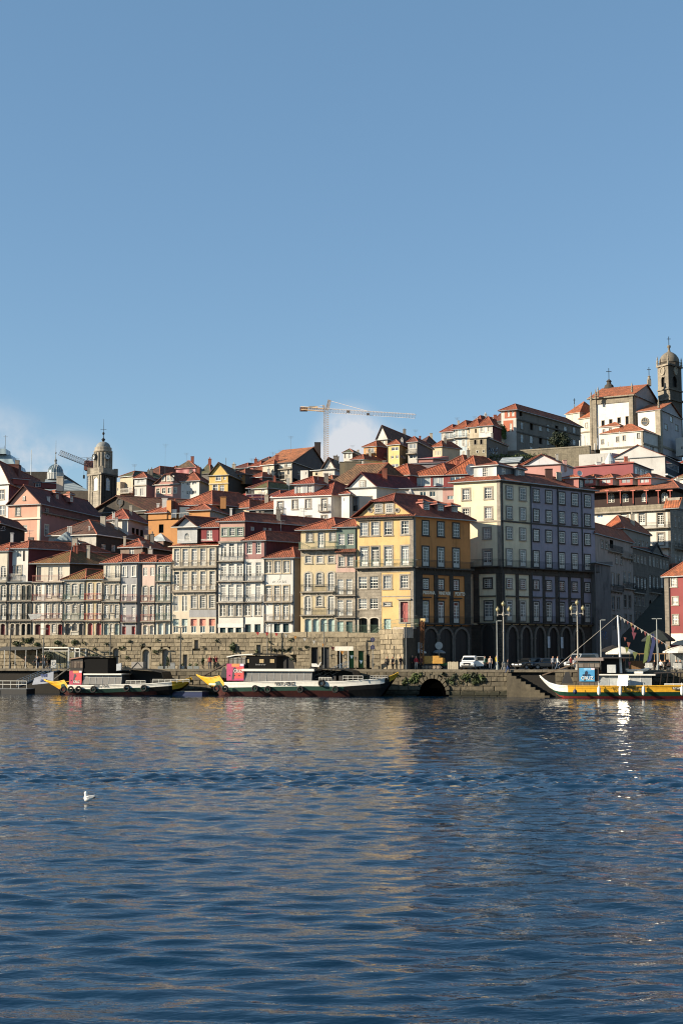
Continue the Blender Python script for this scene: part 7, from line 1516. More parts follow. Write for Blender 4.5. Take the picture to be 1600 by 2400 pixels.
q = MB(); k, z = F.hit(1446, 1607); k1 = F.hit(1472, 1607)[0]; z1 = F.hit(1446, 1583)[1]; hv = (sun_dir + (V((0, 0, CAM_Z))-F.p(k, z)).normalized()).normalized(); tv = V((-hv.y, hv.x, 0)).normalized()*-1; bv = tv.cross(hv); bv = bv if bv.z > 0 else -bv
tv = tv if tv.x > 0 else -tv; p0 = F.p(k, z, .1); q.box(p0, tv*(k1-k), bv*(z1-z), hv*-.03, plain('#f2f0ea', .38, .35, .02)); q.obj('glint_pane', h)     # added glossy pane, tilted to throw the sun's glint at the viewer
bpart(h, F, 'wheelhouse', 1350, 1400, 1548, 1608, -3.6, -.7, wood('#3f342d')); glazed(h, F, 1352, 1402, 1551, 1564, -.66, 4, plain('#7a6a5c'), glass('#5a5048', '#8a7f74', .6), 1.0, .02); glazed(h, F, 1352, 1402, 1596, 1607, -.66, 4, plain('#7a6a5c'), glass('#5a5048', '#8a7f74', .6), 1.0, .02)
bpart(h, F, 'wheelhouse_roof', 1343, 1412, 1541.5, 1548.5, -4, -.3, plain('#8d7f78')); bpart(h, F, 'canopy_side', 1402, 1460, 1543, 1580, -3.6, -2.6, plain('#121213', .6)); bpart(h, F, 'canopy_roof', 1402, 1475, 1540, 1543, -4, -.6, plain('#2a2624'))
banner(h, F, 1355, 1391, 1565.5, 1597, -.5, '#4f9ac4', '#3f8fc0', 'CRUZ', 1374, 1589.5, 'PORTO', False)
bpart(h, F, 'engine_box', 1420, 1440, 1558, 1577, -1.8, -.8, plain('#b9bcba')); bpart(h, F, 'roof_box', 1484, 1504, 1574, 1579, -2, -1, WHITE)
q = MB(); k, z = F.hit(1451, 1578); k2, z2 = F.hit(1443.5, 1441); top = F.p(k2, z2, -2); q.bar(F.p(k, z, -2), top, .16, plain('#c9ccce', .4), 8, .1); q.obj('mast', h)
q = MB(); q.bar(top, F.p(*F.hit(1302, 1560), -2), .025, plain('#b9b2a6')); q.bar(top, F.p(*F.hit(1570, 1517), -2), .025, plain('#b9b2a6')); q.bar(F.p(*F.hit(1264, 1583), -2.3), F.p(*F.hit(1352, 1552), -2.3), .1, wood('#6b5a48')); q.obj('rigging', h)
end = F.p(*F.hit(1570, 1517), -2); rr = random.Random(12)
def flagp(p, s, m):
    q = MB(); q.prism([p, p+V((s*.6, 0, -.1)), p+V((s*.25, 0, -s))], (0, .02, 0), m); q.obj('flag', h)
for i in range(15): flagp(top.lerp(end, (i+.6)/15.5), rr.uniform(.35, .6), plain(rr.choice(['#b07550', '#c9c3b6', '#a05a58', '#b7a060', '#b7b2aa']), .8))
for i in range(9): p = top.lerp(F.p(k, z, -2), .12+i*.085); flagp(p+V((rr.uniform(-.5, 1.6), 0, 0)), rr.uniform(.5, 1.0), plain(rr.choice(['#8a8a45', '#8a4a56', '#7f8350', '#94584a']), .8))
for x in (1403, 1453, 1507, 1597): 
    q = MB(); p = F.p(*F.hit(x, 1619), .3); q.lathe(p-V((0, 0, .55)), [(0, 0), (.17, .1), (.2, .3), (.2, .85), (.12, 1.05), (.03, 1.1), (.03, 1.5)], plain('#d5d5cf', .5), 10); q.obj('fender', h, True)
q = MB(); q.lathe(F.p(*F.hit(1347, 1621), .25)-V((0, 0, .3)), [(0, 0), (.2, .1), (.26, .3), (.18, .52), (.03, .6), (.03, 1)], plain('#1c2a4a', .5), 10); q.obj('fender', h, True)
rail(h, F, 1556, 1640, 1602, 1607, -.2); q = MB(); kk = [F.hit(x, y) for x, y in ((1530, 1579), (1560, 1577.5), (1600, 1578), (1650, 1582))]
for (a, za), (b, zb_) in zip(kk[:-1], kk[1:]): q.prism([F.p(a, za, -.5), F.p(b, zb_, -.5), F.p(b, zb_, -4), F.p(a, za, -4)], (0, 0, .12), plain('#2a2422'))
for x in (1545, 1560, 1575, 1590): k, z = F.hit(x, 1606); q.bar(F.p(k, z, -.6), F.p(k+.2, kk[1][1], -.6), .07, wood('#2a2018'))
q.obj('stern_canopy', h)
q = MB(); k, z = F.hit(1324, 1597); q.prism([F.p(k-.7, z-.3, -2.2), F.p(k+.7, z-.3, -2.2), F.p(k+.2, z+1.1, -2.2), F.p(k-.2, z+1.1, -2.2)], V((0, .3, 0)), plain('#262627')); q.obj('oar_block', h)
h = thing('dinghy', 'small white and blue tender resting on the roof behind the bunting mast', 'dinghy', F.p(*F.hit(1480, 1575), -3.4)); sh = [(1455, 1567), (1470, 1570), (1500, 1570), (1520, 1566)]; hull(h, F.back(2.6), sh, [(1455, 1570), (1470, 1577), (1500, 1577), (1520, 1570)], .7, [(.25, lambda x: HW_), (2, lambda x: plain('#3f6f8c'))], HW_)
# ------------------------------------------------------------------ people
def person_mesh(pose):
    st, sit = pose == 'walk', pose == 'sit'; v = []; e = []; rad = []
    def add(p, r, par=None):
        v.append(p); rad.append(r)
        if par is not None: e.append((par, len(v)-1))
        return len(v)-1
    zp = .5 if sit else .95; pe = add((0, 0, zp), .155); ch = add((0, .01, zp+.36), .165, pe); ne = add((0, .01, zp+.55), .06, ch); hd = add((0, -.015, zp+.66), .095, ne); add((0, 0, zp+.76), .08, hd)
    for s in (-1, 1):
        sh = add((s*.19, .01, zp+.46), .072, ch); sw = (.14*s if st else 0)
        el = add((s*.25, .03+sw, zp+.18), .05, sh); wr = add((s*.24, (-.28 if sit else -.1)+sw*1.6, zp+(.12 if sit else -.03)), .036, el); add((s*.235, (-.35 if sit else -.13)+sw*1.7, zp+(.12 if sit else -.11)), .042, wr)
        hp = add((s*.1, 0, zp-.05), .1, pe)
        if sit: kn = add((s*.13, -.45, .5), .07, hp); an = add((s*.13, -.45, .09), .047, kn)
        else:
            d = -s*.2 if st else 0; kn = add((s*.11, d*.6-.03, .5), .068, hp); an = add((s*.11, d*1.4+.04, .09), .047, kn)
        ap = v[an]; add((ap[0]+s*.02, ap[1]-.15, .045), .042, an)
    me = bpy.data.meshes.new('person'); me.from_pydata(v, e, []); o = bpy.data.objects.new('person', me); col.objects.link(o)
    o.modifiers.new('skin', 'SKIN'); o.modifiers.new('sub', 'SUBSURF').levels = 1
    for i, sv in enumerate(me.skin_vertices[0].data): sv.radius = (rad[i], rad[i]*(.72 if i < 2 else 1)); sv.use_root = i == 0
    bpy.context.view_layer.update(); out = bpy.data.meshes.new_from_object(o.evaluated_get(bpy.context.evaluated_depsgraph_get()))
    hands = [V(v[i]) for i in range(len(v)) if abs(rad[i]-.042) < 1e-6 and v[i][2] > .3]
    bpy.data.objects.remove(o); V2 = [tuple(x.co) for x in out.vertices]; F2 = [tuple(p.vertices) for p in out.polygons]
    mats = []
    for p in out.polygons:
        c = p.center
        if c.z < .1: m = 0
        elif c.z > zp+.585: m = 4 if (c.y > -.01 or c.z > zp+.75) else 3
        elif c.z > zp+.52 and abs(c.x) < .08: m = 3
        elif min((c-q).length for q in hands) < .085: m = 3
        elif c.z < zp-.02 and not (abs(c.x) > .19 and not sit): m = 1
        elif sit and c.z < .62 and c.y < -.1 and abs(c.x) < .22: m = 1
        else: m = 2
        mats.append(m)
    for q in hands:         # five short fingers on each hand
        for j in range(5):
            b = len(V2); x = q.x+(j-2)*.016; L_ = (.035, .06, .068, .062, .05)[j]; y = q.y-.02
            for dx, dz in ((-.007, 0), (.007, 0), (.007, -L_), (-.007, -L_)):
                V2.append((x+dx, y-.006-(.02 if dz else 0), q.z-.02+dz)); V2.append((x+dx, y+.008-(.02 if dz else 0), q.z-.02+dz))
            for f in ((0, 2, 4, 6), (1, 7, 5, 3), (0, 1, 3, 2), (2, 3, 5, 4), (4, 5, 7, 6), (6, 7, 1, 0)): F2.append(tuple(b+k for k in f)); mats.append(3)
    return V2, F2, mats
POSES = {p: person_mesh(p) for p in ('stand', 'walk', 'sit')}
SKIN = plain('#b98a6e', .6, var=.05)
def person(label, n, d, pose, top, trou, hair='#2a1f18', rot=0.0, z=QZ, h=1.0, group='people on the quay', at=None):
    V2, F2, mats = POSES[pose]; me = bpy.data.meshes.new('person'); me.from_pydata(V2, [], F2)
    for m in (plain('#1a1715'), plain(trou, .9), plain(top, .9), SKIN, plain(hair, .9)): me.materials.append(m)
    me.polygons.foreach_set('material_index', mats); me.polygons.foreach_set('use_smooth', [True]*len(F2)); me.update()
    p = at if at is not None else qp(n, d, z); o = link('person', me, None, p, rot); o.scale = (h, h, h); return tag(o, label, 'person', group)
D_ = '#16171a'; J_ = '#20283a'
for a in (('person in dark jacket with a red scarf beside the white cafe board', 34, 3.2, 'walk', '#3a2226', D_), ('person in navy coat striding left on the left quay', 58, 3.4, 'walk', J_, D_), ('person in dark blue jeans following the navy coat on the left quay', 65, 3.0, 'walk', '#1b1c20', '#27344c'),
          ('person in black leading the group under the white pergola frame', 76, 3.2, 'walk', D_, '#2c3c50'), ('person in black jacket and pale jeans in the pergola group', 83, 2.8, 'walk', '#191a1d', '#4a5a6c'), ('tall person in a long black coat in the pergola group', 89, 3.3, 'stand', '#101113', '#101113'), ('person in black at the right end of the pergola group', 97, 3.0, 'walk', '#121316', '#1c2430'),
          ('person in open black jacket over a red shirt left of the central boat', 467, 4.0, 'stand', '#7a2226', '#27344c'), ('person in dark green coat between two walkers left of the central boat', 476, 4.2, 'stand', '#1c2a20', D_), ('person in a red jacket left of the central boat stern', 484, 3.8, 'walk', '#7e2c2c', D_), ('person in black standing above the yellow stern of the central boat', 520, 3.6, 'walk', D_, '#22252c'),
          ('person in black with a red bag walking at the foot of the podium', 894, 3.0, 'walk', '#1c1a1c', D_), ('person in dark grey walking by the podium railing', 906, 3.4, 'stand', '#2a2a2c', D_), ('person in black at the bow of the central boat', 928, 2.6, 'stand', '#15161a', '#3a4048'),
          ('person in a blue vest near the drilling rig', 941, 5.0, 'stand', '#27508a', D_), ('person in dark clothes left of the red jacket by the rig', 949, 4.2, 'stand', '#1c1c1e', D_), ('person in a bright red jacket and pale trousers by the rig', 958, 4.2, 'stand', '#b02a34', '#b9b5ac'), ('person in brown hat beside the drilling rig tracks', 967, 4.8, 'stand', '#5c3030', D_),
          ('person in a green coat and red hat right of the white pickup', 1128, 2.6, 'stand', '#1f4a3c', '#20242c'), ('person in a beige jacket right of the green coat', 1141, 2.4, 'stand', '#b09a8c', '#4a5260'), ('person in a yellow jacket beside the slim lamp post', 1153, 3.4, 'walk', '#c2a62e', '#8a9098'),
          ('person in pale shirt walking past the right boat prow', 1284, 5.0, 'stand', '#8a8f98', '#2c323c'), ('person in a white top and jeans on the quay behind the right boat prow', 1299, 3.2, 'walk', '#d5d2ca', '#4a5a70'), ('person in a dark red jacket behind the right boat oar', 1329, 4.0, 'stand', '#6a2024', D_), ('person in navy leaning by the right boat wheelhouse', 1344, 3.4, 'stand', '#1f2836', '#3a4656')):
    person(a[0], a[1], a[2], a[3], a[4], a[5], rot=random.uniform(-1.2, 1.2), h=random.uniform(.96, 1.08))
person('person in dark clothes climbing the landing steps', 1184, 0, 'walk', '#1a1c20', '#2c4470', rot=1.4, z=2.0, at=qp(1190, -.25, 2.9))
for i, (n, d, c) in enumerate(((1527, 6, '#1a1a1c'), (1543, 5.0, '#d2d0ca'), (1552, 6.5, '#1c1c20'), (1564, 5.2, '#3a2a28'), (1580, 6.0, '#17181b'), (1590, 5.0, '#22242a'), (1602, 5.6, '#4a3a36'))):
    person(('diner in black nearest the lamp post at the right cafe', 'diner in white at the right cafe', 'diner in black behind the white shirted diner', 'diner in brown beneath the left edge of the right parasol', 'diner in black under the right parasol', 'diner in charcoal in front under the right parasol', 'diner in taupe at the right picture edge')[i], n, d, 'sit', c, D_, rot=random.uniform(-1.5, 1.5), group='cafe guests at the right')
    ch = thing('cafe_chair', ('white cafe chair holding the diner nearest the lamp post', 'white cafe chair holding the white shirted diner', 'white cafe chair behind the white shirted diner', 'white cafe chair holding the diner in brown', 'white cafe chair holding the diner in black under the parasol', 'white cafe chair holding the diner in charcoal', 'white cafe chair at the right picture edge')[i], 'chair', qp(n, d), 'white cafe chairs'); q = MB(); p = qp(n, d+.02)
    q.bb(p+V((-.23, -.1, .40)), p+V((.23, .34, .44)), WHITE); q.obj('seat', ch); q = MB(); q.bb(p+V((-.22, .33, .44)), p+V((.22, .37, .86)), WHITE); q.obj('backrest', ch)
    for sx in (-.2, .2):
        for sy in (-.06, .32): q = MB(); q.bar(p+V((sx, sy, 0)), p+V((sx, sy, .41)), .018, WHITE); q.obj('leg', ch)
for i, (n, d) in enumerate(((1510, 4.0), (1518, 4.0), (1578, 3.6), (1588, 3.6))):
    ch = thing('cafe_chair', ('empty white chair left of the pair by the sail banner', 'empty white chair right of the pair by the sail banner', 'empty white chair left of the pair at the right quay edge', 'empty white chair right of the pair at the right quay edge')[i], 'chair', qp(n, d), 'white cafe chairs'); q = MB(); p = qp(n, d)
    q.bb(p+V((-.24, -.2, .40)), p+V((.24, .24, .45)), WHITE); q.obj('seat', ch); q = MB(); q.bb(p+V((-.24, -.24, .2)), p+V((.24, -.2, .88)), WHITE); q.obj('backrest', ch)
    for sx in (-.2, .2):
        for sy in (-.2, .2): q = MB(); q.bar(p+V((sx, sy, 0)), p+V((sx, sy, .41)), .02, WHITE); q.obj('leg', ch)
# ------------------------------------------------------------------ vehicles
def car(label, n, d, rot, paint, kind='suv', group='cars parked on the square', name='car', door=False, cat='car'):
    t = thing(name, label, cat, qp(n, d), group); P = plain(paint, .3, 0, .03, .5, 3, .6); G = plain('#0d1114', .1, 0, .03); K = plain('#15161a', .6); parts = []
    L_, Wd, Hh = (5.2, 1.86, 1.78) if kind == 'pickup' else (4.9, 1.95, 2.05) if kind == 'van' else (4.5, 1.82, 1.5); y0 = -L_/2     # front at -y
    nose = {'pickup': .98, 'van': 1.0, 'suv': .86}[kind]; belt = {'pickup': 1.12, 'van': 1.15, 'suv': .95}[kind]
    hood = {'pickup': 1.25, 'van': .85, 'suv': 1.15}[kind]; cabend = {'pickup': 3.6, 'van': 4.7, 'suv': 4.2}[kind]
    def loft(secs, m, nm):
        q = MB(); rows = []
        for y, w, za, zb_, b in secs:
            w2 = w/2; rows.append([V((-w2+b, y, zb_)), V((-w2, y, zb_-b)), V((-w2, y, za+b)), V((-w2+b, y, za)), V((w2-b, y, za)), V((w2, y, za+b)), V((w2, y, zb_-b)), V((w2-b, y, zb_))])
        q.grid(rows, m, True); q.poly(rows[0], m); q.poly(rows[-1][::-1], m); parts.append((nm, q, True)); return q
    loft([(y0, Wd*.88, .42, nose-.12, .1), (y0+.12, Wd*.97, .34, nose-.02, .12), (y0+.5, Wd, .3, nose+.04, .12), (y0+hood, Wd, .3, belt, .1), (y0+cabend, Wd, .3, belt, .1), (L_/2-.15, Wd, .32, belt-(.0 if kind != 'suv' else .08), .1), (L_/2, Wd*.94, .42, belt-.12, .1)], P, 'body')
    gw = Wd-.14; loft([(y0+hood-.05, gw, belt-.05, belt+.02, .01), (y0+hood+.65, gw*.9, belt-.05, Hh-.04, .06), (y0+cabend-.7, gw*.9, belt-.05, Hh, .06), (y0+cabend-.1, gw*.94, belt-.05, Hh-.12 if kind != 'van' else Hh-.03, .05), (y0+cabend+(.1 if kind != 'suv' else .25), gw*.98, belt-.05, belt+.02, .01)], P, 'cab')
    q = MB(); a, b = V((0, y0+hood+.02, belt+.06)), V((0, y0+hood+.6, Hh-.14)); off = V((0, -.035, .02))
    q.poly([a+V((-gw*.45, 0, 0))+off, a+V((gw*.45, 0, 0))+off, b+V((gw*.39, 0, 0))+off, b+V((-gw*.39, 0, 0))+off], G); parts.append(('windscreen', q, False))
    for s in (-1, 1):
        q = MB(); x = s*(gw*.475+.02); q.poly([V((x, y0+hood+.35, belt+.06)), V((x, y0+cabend-.25, belt+.06)), V((x*.95, y0+cabend-.75, Hh-.16)), V((x*.95, y0+hood+.75, Hh-.16))], G); parts.append(('side_window', q, False))
        q = MB(); q.bb((s*Wd*.36-.2, y0-.02, nose-.28), (s*Wd*.36+.2, y0+.14, nose-.12), plain('#d8dcdc', .15)); parts.append(('headlight', q, False))
        q = MB(); q.bb((s*Wd*.53-.09, y0+hood+.25, belt), (s*Wd*.53+.09, y0+hood+.4, belt+.18), K); parts.append(('mirror', q, False))
        for y in (y0+.85, L_/2-.85):
            q = MB(); c = V((s*(Wd/2-.12), y, .35)); R = [[c+V((ox*s, math.cos(t)*r, math.sin(t)*r)) for t in [2*math.pi*i/16 for i in range(16)]] for ox, r in ((-.12, .3), (-.12, .35), (.14, .35), (.15, .22), (.11, .2))]
            q.grid(R[:4], TYRE, True); q.grid(R[3:], ZINC, True); q.poly(R[4], ZINC); parts.append(('wheel', q, False))
    q = MB(); q.bb((-Wd*.24, y0-.03, nose-.34), (Wd*.24, y0+.05, nose-.1), K); q.bb((-Wd*.4, y0-.04, .4), (Wd*.4, y0+.05, .56), K); parts.append(('grille', q, False))
    q = MB(); q.bb((-.26, y0-.06, .56), (.26, y0-.045, .67), WHITE); parts.append(('number_plate', q, False))
    if kind == 'pickup': q = MB(); q.bb((-Wd*.42, y0+cabend+.15, .7), (Wd*.42, L_/2-.1, belt+.01), K); parts.append(('cargo_bed', q, False))
    if door:
        q = MB(); hp = V((Wd/2, y0+hood+.25, 0)); dv = V((.98, .2, 0)); q.box(hp+V((0, 0, .45)), dv*1.05, V((-.05, .06, 0)), V((0, 0, .68)), P); q.box(hp+dv*.1+V((0, 0, 1.13)), dv*.9, V((-.03, .04, 0)), V((0, 0, .5)), G)
        for k in (.08, 1.0): q.bar(hp+dv*k+V((0, 0, 1.1)), hp+dv*k+V((0, 0, 1.65)), .03, P)
        q.bar(hp+dv*.08+V((0, 0, 1.65)), hp+dv*1.0+V((0, 0, 1.65)), .03, P); parts.append(('open_door', q, False))
    base_ = qp(n, d)
    for nm, q, sm in parts:
        o = link(nm, q.mesh(nm, False), t); o.matrix_parent_inverse = Matrix.Identity(4); o.rotation_euler = (0, 0, rot)
    return t
car('white pickup truck with its driver door open facing the river', 1090, 3.4, -.25, '#dfe0de', 'pickup', name='pickup_truck', door=True, cat='pickup')
car('black car with bright headlights parked behind the triple globe lamp', 1218, 8.0, -.9, '#101216', 'suv')
car('dark blue car parked right of the black car', 1252, 9.0, -1.2, '#1a2230', 'suv'); car('silver grey van parked behind the right boat rigging', 1345, 9.5, -.9, '#9aa0a2', 'van')
car('dark car deep in the shade beneath the purple block', 1290, 12, -1.3, '#121417', 'suv')
# drilling rig
h = thing('drilling_rig', 'yellow tracked drilling rig with a tall rusty mast on the square', 'drilling rig', qp(990, 5)); YR = plain('#b5883a', .5, 0, .2); RU = plain('#7a4a24', .7, 0, .25); b = qp(990, 5); u_ = V((QF.u.x, QF.u.y, 0))
q = MB(); q.box(b-u_*1.3+V((0, 0, .75)), u_*2.9, nn*1.5, V((0, 0, .75)), YR); q.box(b-u_*1.3+V((0, 0, 1.5)), u_*2.4, nn*1.3, V((0, 0, .25)), YR); q.obj('engine_housing', h)
for s in (0, 1.2): 
    q = MB(); q.prism([b-u_*(1.5-.25*math.cos(a)*0)+u_*x+nn*s+V((0, 0, z)) for x, z, a in ((0, .2, 0), (.3, 0, 0), (2.7, 0, 0), (3, .25, 0), (2.7, .55, 0), (.3, .55, 0))], nn*.4, plain('#3a3430'))
    for i in range(5): q.lathe((0, 0, 0), [(0, 0)], YR, 3) if False else q.bar(b-u_*1.5+u_*(.45+.5*i)+nn*(s-.03)+V((0, 0, .28)), b-u_*1.5+u_*(.45+.5*i)+nn*(s+.1)+V((0, 0, .28)), .2, plain('#8a7a68'), 10)
    q.obj('track', h)
q = MB(); lattice(q, b-u_*1.2+V((0, 0, .6)), b-u_*1.05+V((0, 0, 6.3)), .42, RU, 10, .06); q.box(b-u_*1.35+V((0, -.2, 6.2)), u_*.62, nn*.5, V((0, 0, .38)), plain('#c9b07a')); q.box(b-u_*1.25+V((0, -.1, 3.6)), u_*.4, nn*.35, V((0, 0, 2.6)), RU); q.obj('mast', h)
q = MB(); q.tube([b-u_*1+V((0, 0, 4.2)), b-u_*.5+V((0, 0, 3.6)), b-u_*.3+V((0, 0, 2.4)), b+V((0, 0, 1.7))], .06, BLACK); q.bar(b-u_*1+V((0, 0, 1.5)), b-u_*.95+V((0, 0, 3.6)), .12, plain('#a8743a'), 8); q.obj('hydraulic_hose', h)
h = thing('barrier', 'row of pale corrugated barrier panels left of the white pickup', 'barrier', qp(1047, 4)); b = qp(1034, 4)
for i in range(6): q = MB(); q.box(b+u_*(i*.23)+V((0, 0, .02)), u_*.2, nn*.12, V((0, 0, .95+.03*(i % 2))), plain('#a69d88', .8)); q.obj('panel', h)
h = thing('tool_cart', 'green tool cart beside the drilling rig', 'cart', qp(1020, 6)); b = qp(1020, 6); q = MB(); q.prism([b+u_*x+V((0, 0, z)) for x, z in ((-.5, .5), (.5, .5), (.65, .85), (-.6, .85))], nn*.7, plain('#2d6b3c', .5)); q.obj('tray', h); q = MB(); q.lathe(b+V((0, 0, .22)), [(.22, -.05), (.22, .05)], TYRE, 12); q.bar(b+u_*.3, b+u_*.3+V((0, 0, .5)), .03, IRON); q.bar(b-u_*.3, b-u_*.3+V((0, 0, .5)), .03, IRON); q.bar(b-u_*.1+nn*.3+V((0, 0, .8)), b-u_*.1+nn*.3+V((0, 0, 1.6)), .04, IRON); q.obj('frame', h)
# ------------------------------------------------------------------ lamps, signs, parasols
def globe_lamp(label, n, d, px_top):
    b = qp(n, d); t = thing('street_lamp', label, 'street lamp', b, 'triple globe street lamps'); crop('N'); H = W(n, px_top, b.y).z-QZ; C = plain('#86827a', .55); q = MB()
    q.lathe(b, [(.38, 0), (.38, .25), (.26, .35), (.3, .8), (.16, .95), (.12, 1.2), (.1, H*.55), (.14, H*.56), (.095, H*.58), (.08, H*.79), (.16, H*.8), (.16, H*.84), (.07, H*.86), (.055, H-.55), (.1, H-.5), (.04, H-.42)], C, 10); q.obj('column', t)
    q = MB(); z = H*.82
    for s in (-1, 1): q.bar(b+V((0, 0, z)), b+u_*s*.72+V((0, 0, z)), .07, C, 6); q.bar(b+u_*s*.72+V((0, 0, z-.1)), b+u_*s*.72+V((0, 0, H-1.15)), .055, C, 6); q.lathe(b+u_*s*.72+V((0, 0, z-.1)), [(.02, -.15), (.13, 0), (.1, .12)], C, 8)
    q.obj('arm', t)
    for s, zz in ((-1, H-1.15), (0, H-.45), (1, H-1.15)):
        q = MB(); q.lathe(b+u_*s*.72+V((0, 0, zz)), [(.09, 0), (.2, .1), (.25, .25), (.22, .4), (.1, .5), (.05, .55), (.05, .62), (0, .66)], plain('#938b6a', .35), 10); q.obj('globe', t, True)
globe_lamp('left one of the two ornate triple globe street lamps', 1174, 2.2, 1412); globe_lamp('right one of the two ornate triple globe street lamps', 1348, 3.0, 1409)
def slim_lamp(label, n, d, top, double=True, pale=False):
    b = qp(n, d); t = thing('lamp_post', label, 'lamp post', b, 'slim lamp posts along the quay'); H = W(n, top, b.y).z-QZ; C = plain('#3a3e40' if not pale else '#8d9290', .5); q = MB(); q.bar(b, b+V((0, 0, H)), .09, C, 8, .055); q.lathe(b, [(.16, 0), (.16, .5), (.1, .6)], C, 8); q.obj('pole', t)
    for s in ((-1, 1) if double else (1,)): q = MB(); q.box(b+V((0, -.08, H-.05))+u_*(.05 if s > 0 else -.6), u_*.55, nn*.18, V((0, 0, .1)), C); q.obj('lamp_head', t)
for i, a in enumerate(((11, 1.5, 1474), (90, 1.5, 1474), (247, 1.5, 1472), (413, 1.5, 1471), (601, 4.5, 1467))): slim_lamp(('slim lamp post at the far left of the quay', 'slim lamp post among the cafe guests at the left', 'slim lamp post above the left boat', 'slim lamp post between the left and central boats', 'slim lamp post behind the wheelhouse of the central boat')[i], *a)
slim_lamp('slim lamp post right of the shop doors behind the central boat', 747, 2.5, 1462, False); slim_lamp('slim lamp post in front of the stair podium', 943, 2.2, 1461, False); slim_lamp('pale slim lamp post left of the left globe lamp', 1160, 1.6, 1455, False, True); slim_lamp('pale slim lamp post behind the right boat rigging', 1398, 6, 1453, False, True); slim_lamp('slim double lamp post at the right cafe', 1537, 3.2, 1450, True, True)
def sign(label, n, d, disc_px, r, back=True, two=False):
    b = qp(n, d); t = thing('road_sign', label, 'road sign', b, 'round road signs'); H = W(n, disc_px, b.y).z-QZ; q = MB(); q.bar(b, b+V((0, 0, H+.3)), .04, ZINC, 6); q.obj('pole', t)
    for z in ((H, H-1.0) if two else (H,)):
        q = MB(); c = b+V((0, -.07, z)); R = lambda r_, y: [c+V((r_*math.cos(a), y, r_*math.sin(a))) for a in [2*math.pi*i/20 for i in range(20)]]
        q.grid([R(r, .02), R(r, -.02)], ZINC, True); q.poly(R(r, -.02), plain('#a9acab' if back else '#26325e', .5)); 
        if not back: q.poly(R(r*.72, -.025), plain('#5a5568'))
        q.obj('disc', t)
sign('grey backed round sign left of the drilling rig mast', 957, 6.5, 1513, .45); sign('grey backed round sign right of the drilling rig mast', 999, 8, 1513, .5); sign('blue pair of parking signs by the stairway', 862, 2.5, 1499, .29, False, True)
def parasol(label, n, d, top, bot, r, m, group='cafe parasols', closed=False):
    b = qp(n, d); t = thing('parasol', label, 'parasol', b, group); z1, z0 = W(n, top, b.y).z, W(n, bot, b.y).z; q = MB(); q.bar(b, V((b.x, b.y, z1)), .04, ZINC, 6); q.lathe(b, [(.35, 0), (.35, .08), (.06, .12)], DARKGRAN, 10); q.obj('pole', t); q = MB()
    q.lathe((b.x, b.y, 0), [(r, z0-.18), (r, z0), (r*.5, z0+(z1-z0)*.62), (.05, z1), (0, z1)], m, 8, a0=.39); q.obj('canopy', t); return t
CP = plain('#cfc8b8', .9, 0, .08)
parasol('large cream parasol behind the right boat mast', 1447, 6, 1515, 1530, 2.0, CP); parasol('cream parasol over the diners at the right edge', 1592, 5.2, 1513, 1527, 2.3, CP); parasol('white parasol left of the drilling rig', 953, 6.5, 1520, 1528, 1.2, plain('#d0cfca', .9)); parasol('grey parasol in the shade behind the drilling rig', 990, 10, 1521, 1528, 1.0, plain('#8f9192', .9)); parasol('dark parasol in the alley shade', 1416, 13, 1512, 1524, 1.7, plain('#1d1a18', .9))
parasol('dark green parasol in front of the alley', 1530, 14, 1475, 1500, 2.2, plain('#232b28', .9))
h = thing('sail_banner', 'tall navy and green feather banner at the right cafe', 'banner', qp(1508, 4.6)); b = qp(1508, 4.6)
for m, dx, nm in ((plain('#5c6a3a', .8), -.35, 'green_panel'), (plain('#27315c', .8), .1, 'navy_panel')): q = MB(); q.prism([b+u_*(dx+x)+V((0, 0, z)) for x, z in ((0, .8), (.5, 1.2), (1.1, 3.4), (.95, 4.5), (.55, 4.4), (.2, 2.6))], nn*.03, m); q.obj(nm, h)
q = MB(); q.bar(b, b+V((0, 0, 4.6))+u_*.9, .03, IRON); q.obj('pole', h)
h = thing('cafe_hut', 'glazed cafe terrace hut with timber counter at the right', 'hut', qp(1480, 9)); b = qp(1462, 8)
q = MB(); q.box(b, u_*4.6, nn*2.4, V((0, 0, 1.1)), wood('#7a5a38')); q.box(b+V((0, 0, 1.95)), u_*4.8, nn*2.6, V((0, 0, .12)), wood('#8a6a45')); q.obj('counter', h); q = MB()
for i in range(8): q.bar(b+u_*(.1+.62*i)+V((0, 0, 1.1)), b+u_*(.1+.62*i)+V((0, 0, 1.95)), .05, wood('#a98a5c'))
q.obj('slat', h)
h = thing('terrace_enclosure', 'clear plastic sided terrace at the right picture edge', 'enclosure', qp(1570, 7)); b = qp(1562, 7.2); q = MB()
for i in range(7): q.bar(b+u_*(i*.8), b+u_*(i*.8)+V((0, 0, 2.1)), .05, WHITE)
q.bar(b+V((0, 0, 2.1)), b+u_*4.8+V((0, 0, 2.1)), .05, WHITE); q.obj('frame', h); q = MB(); q.box(b+V((0, .02, .1)), u_*4.8, nn*.02, V((0, 0, 1.95)), plain('#8a8f90', .15)); q.obj('clear_panel', h)
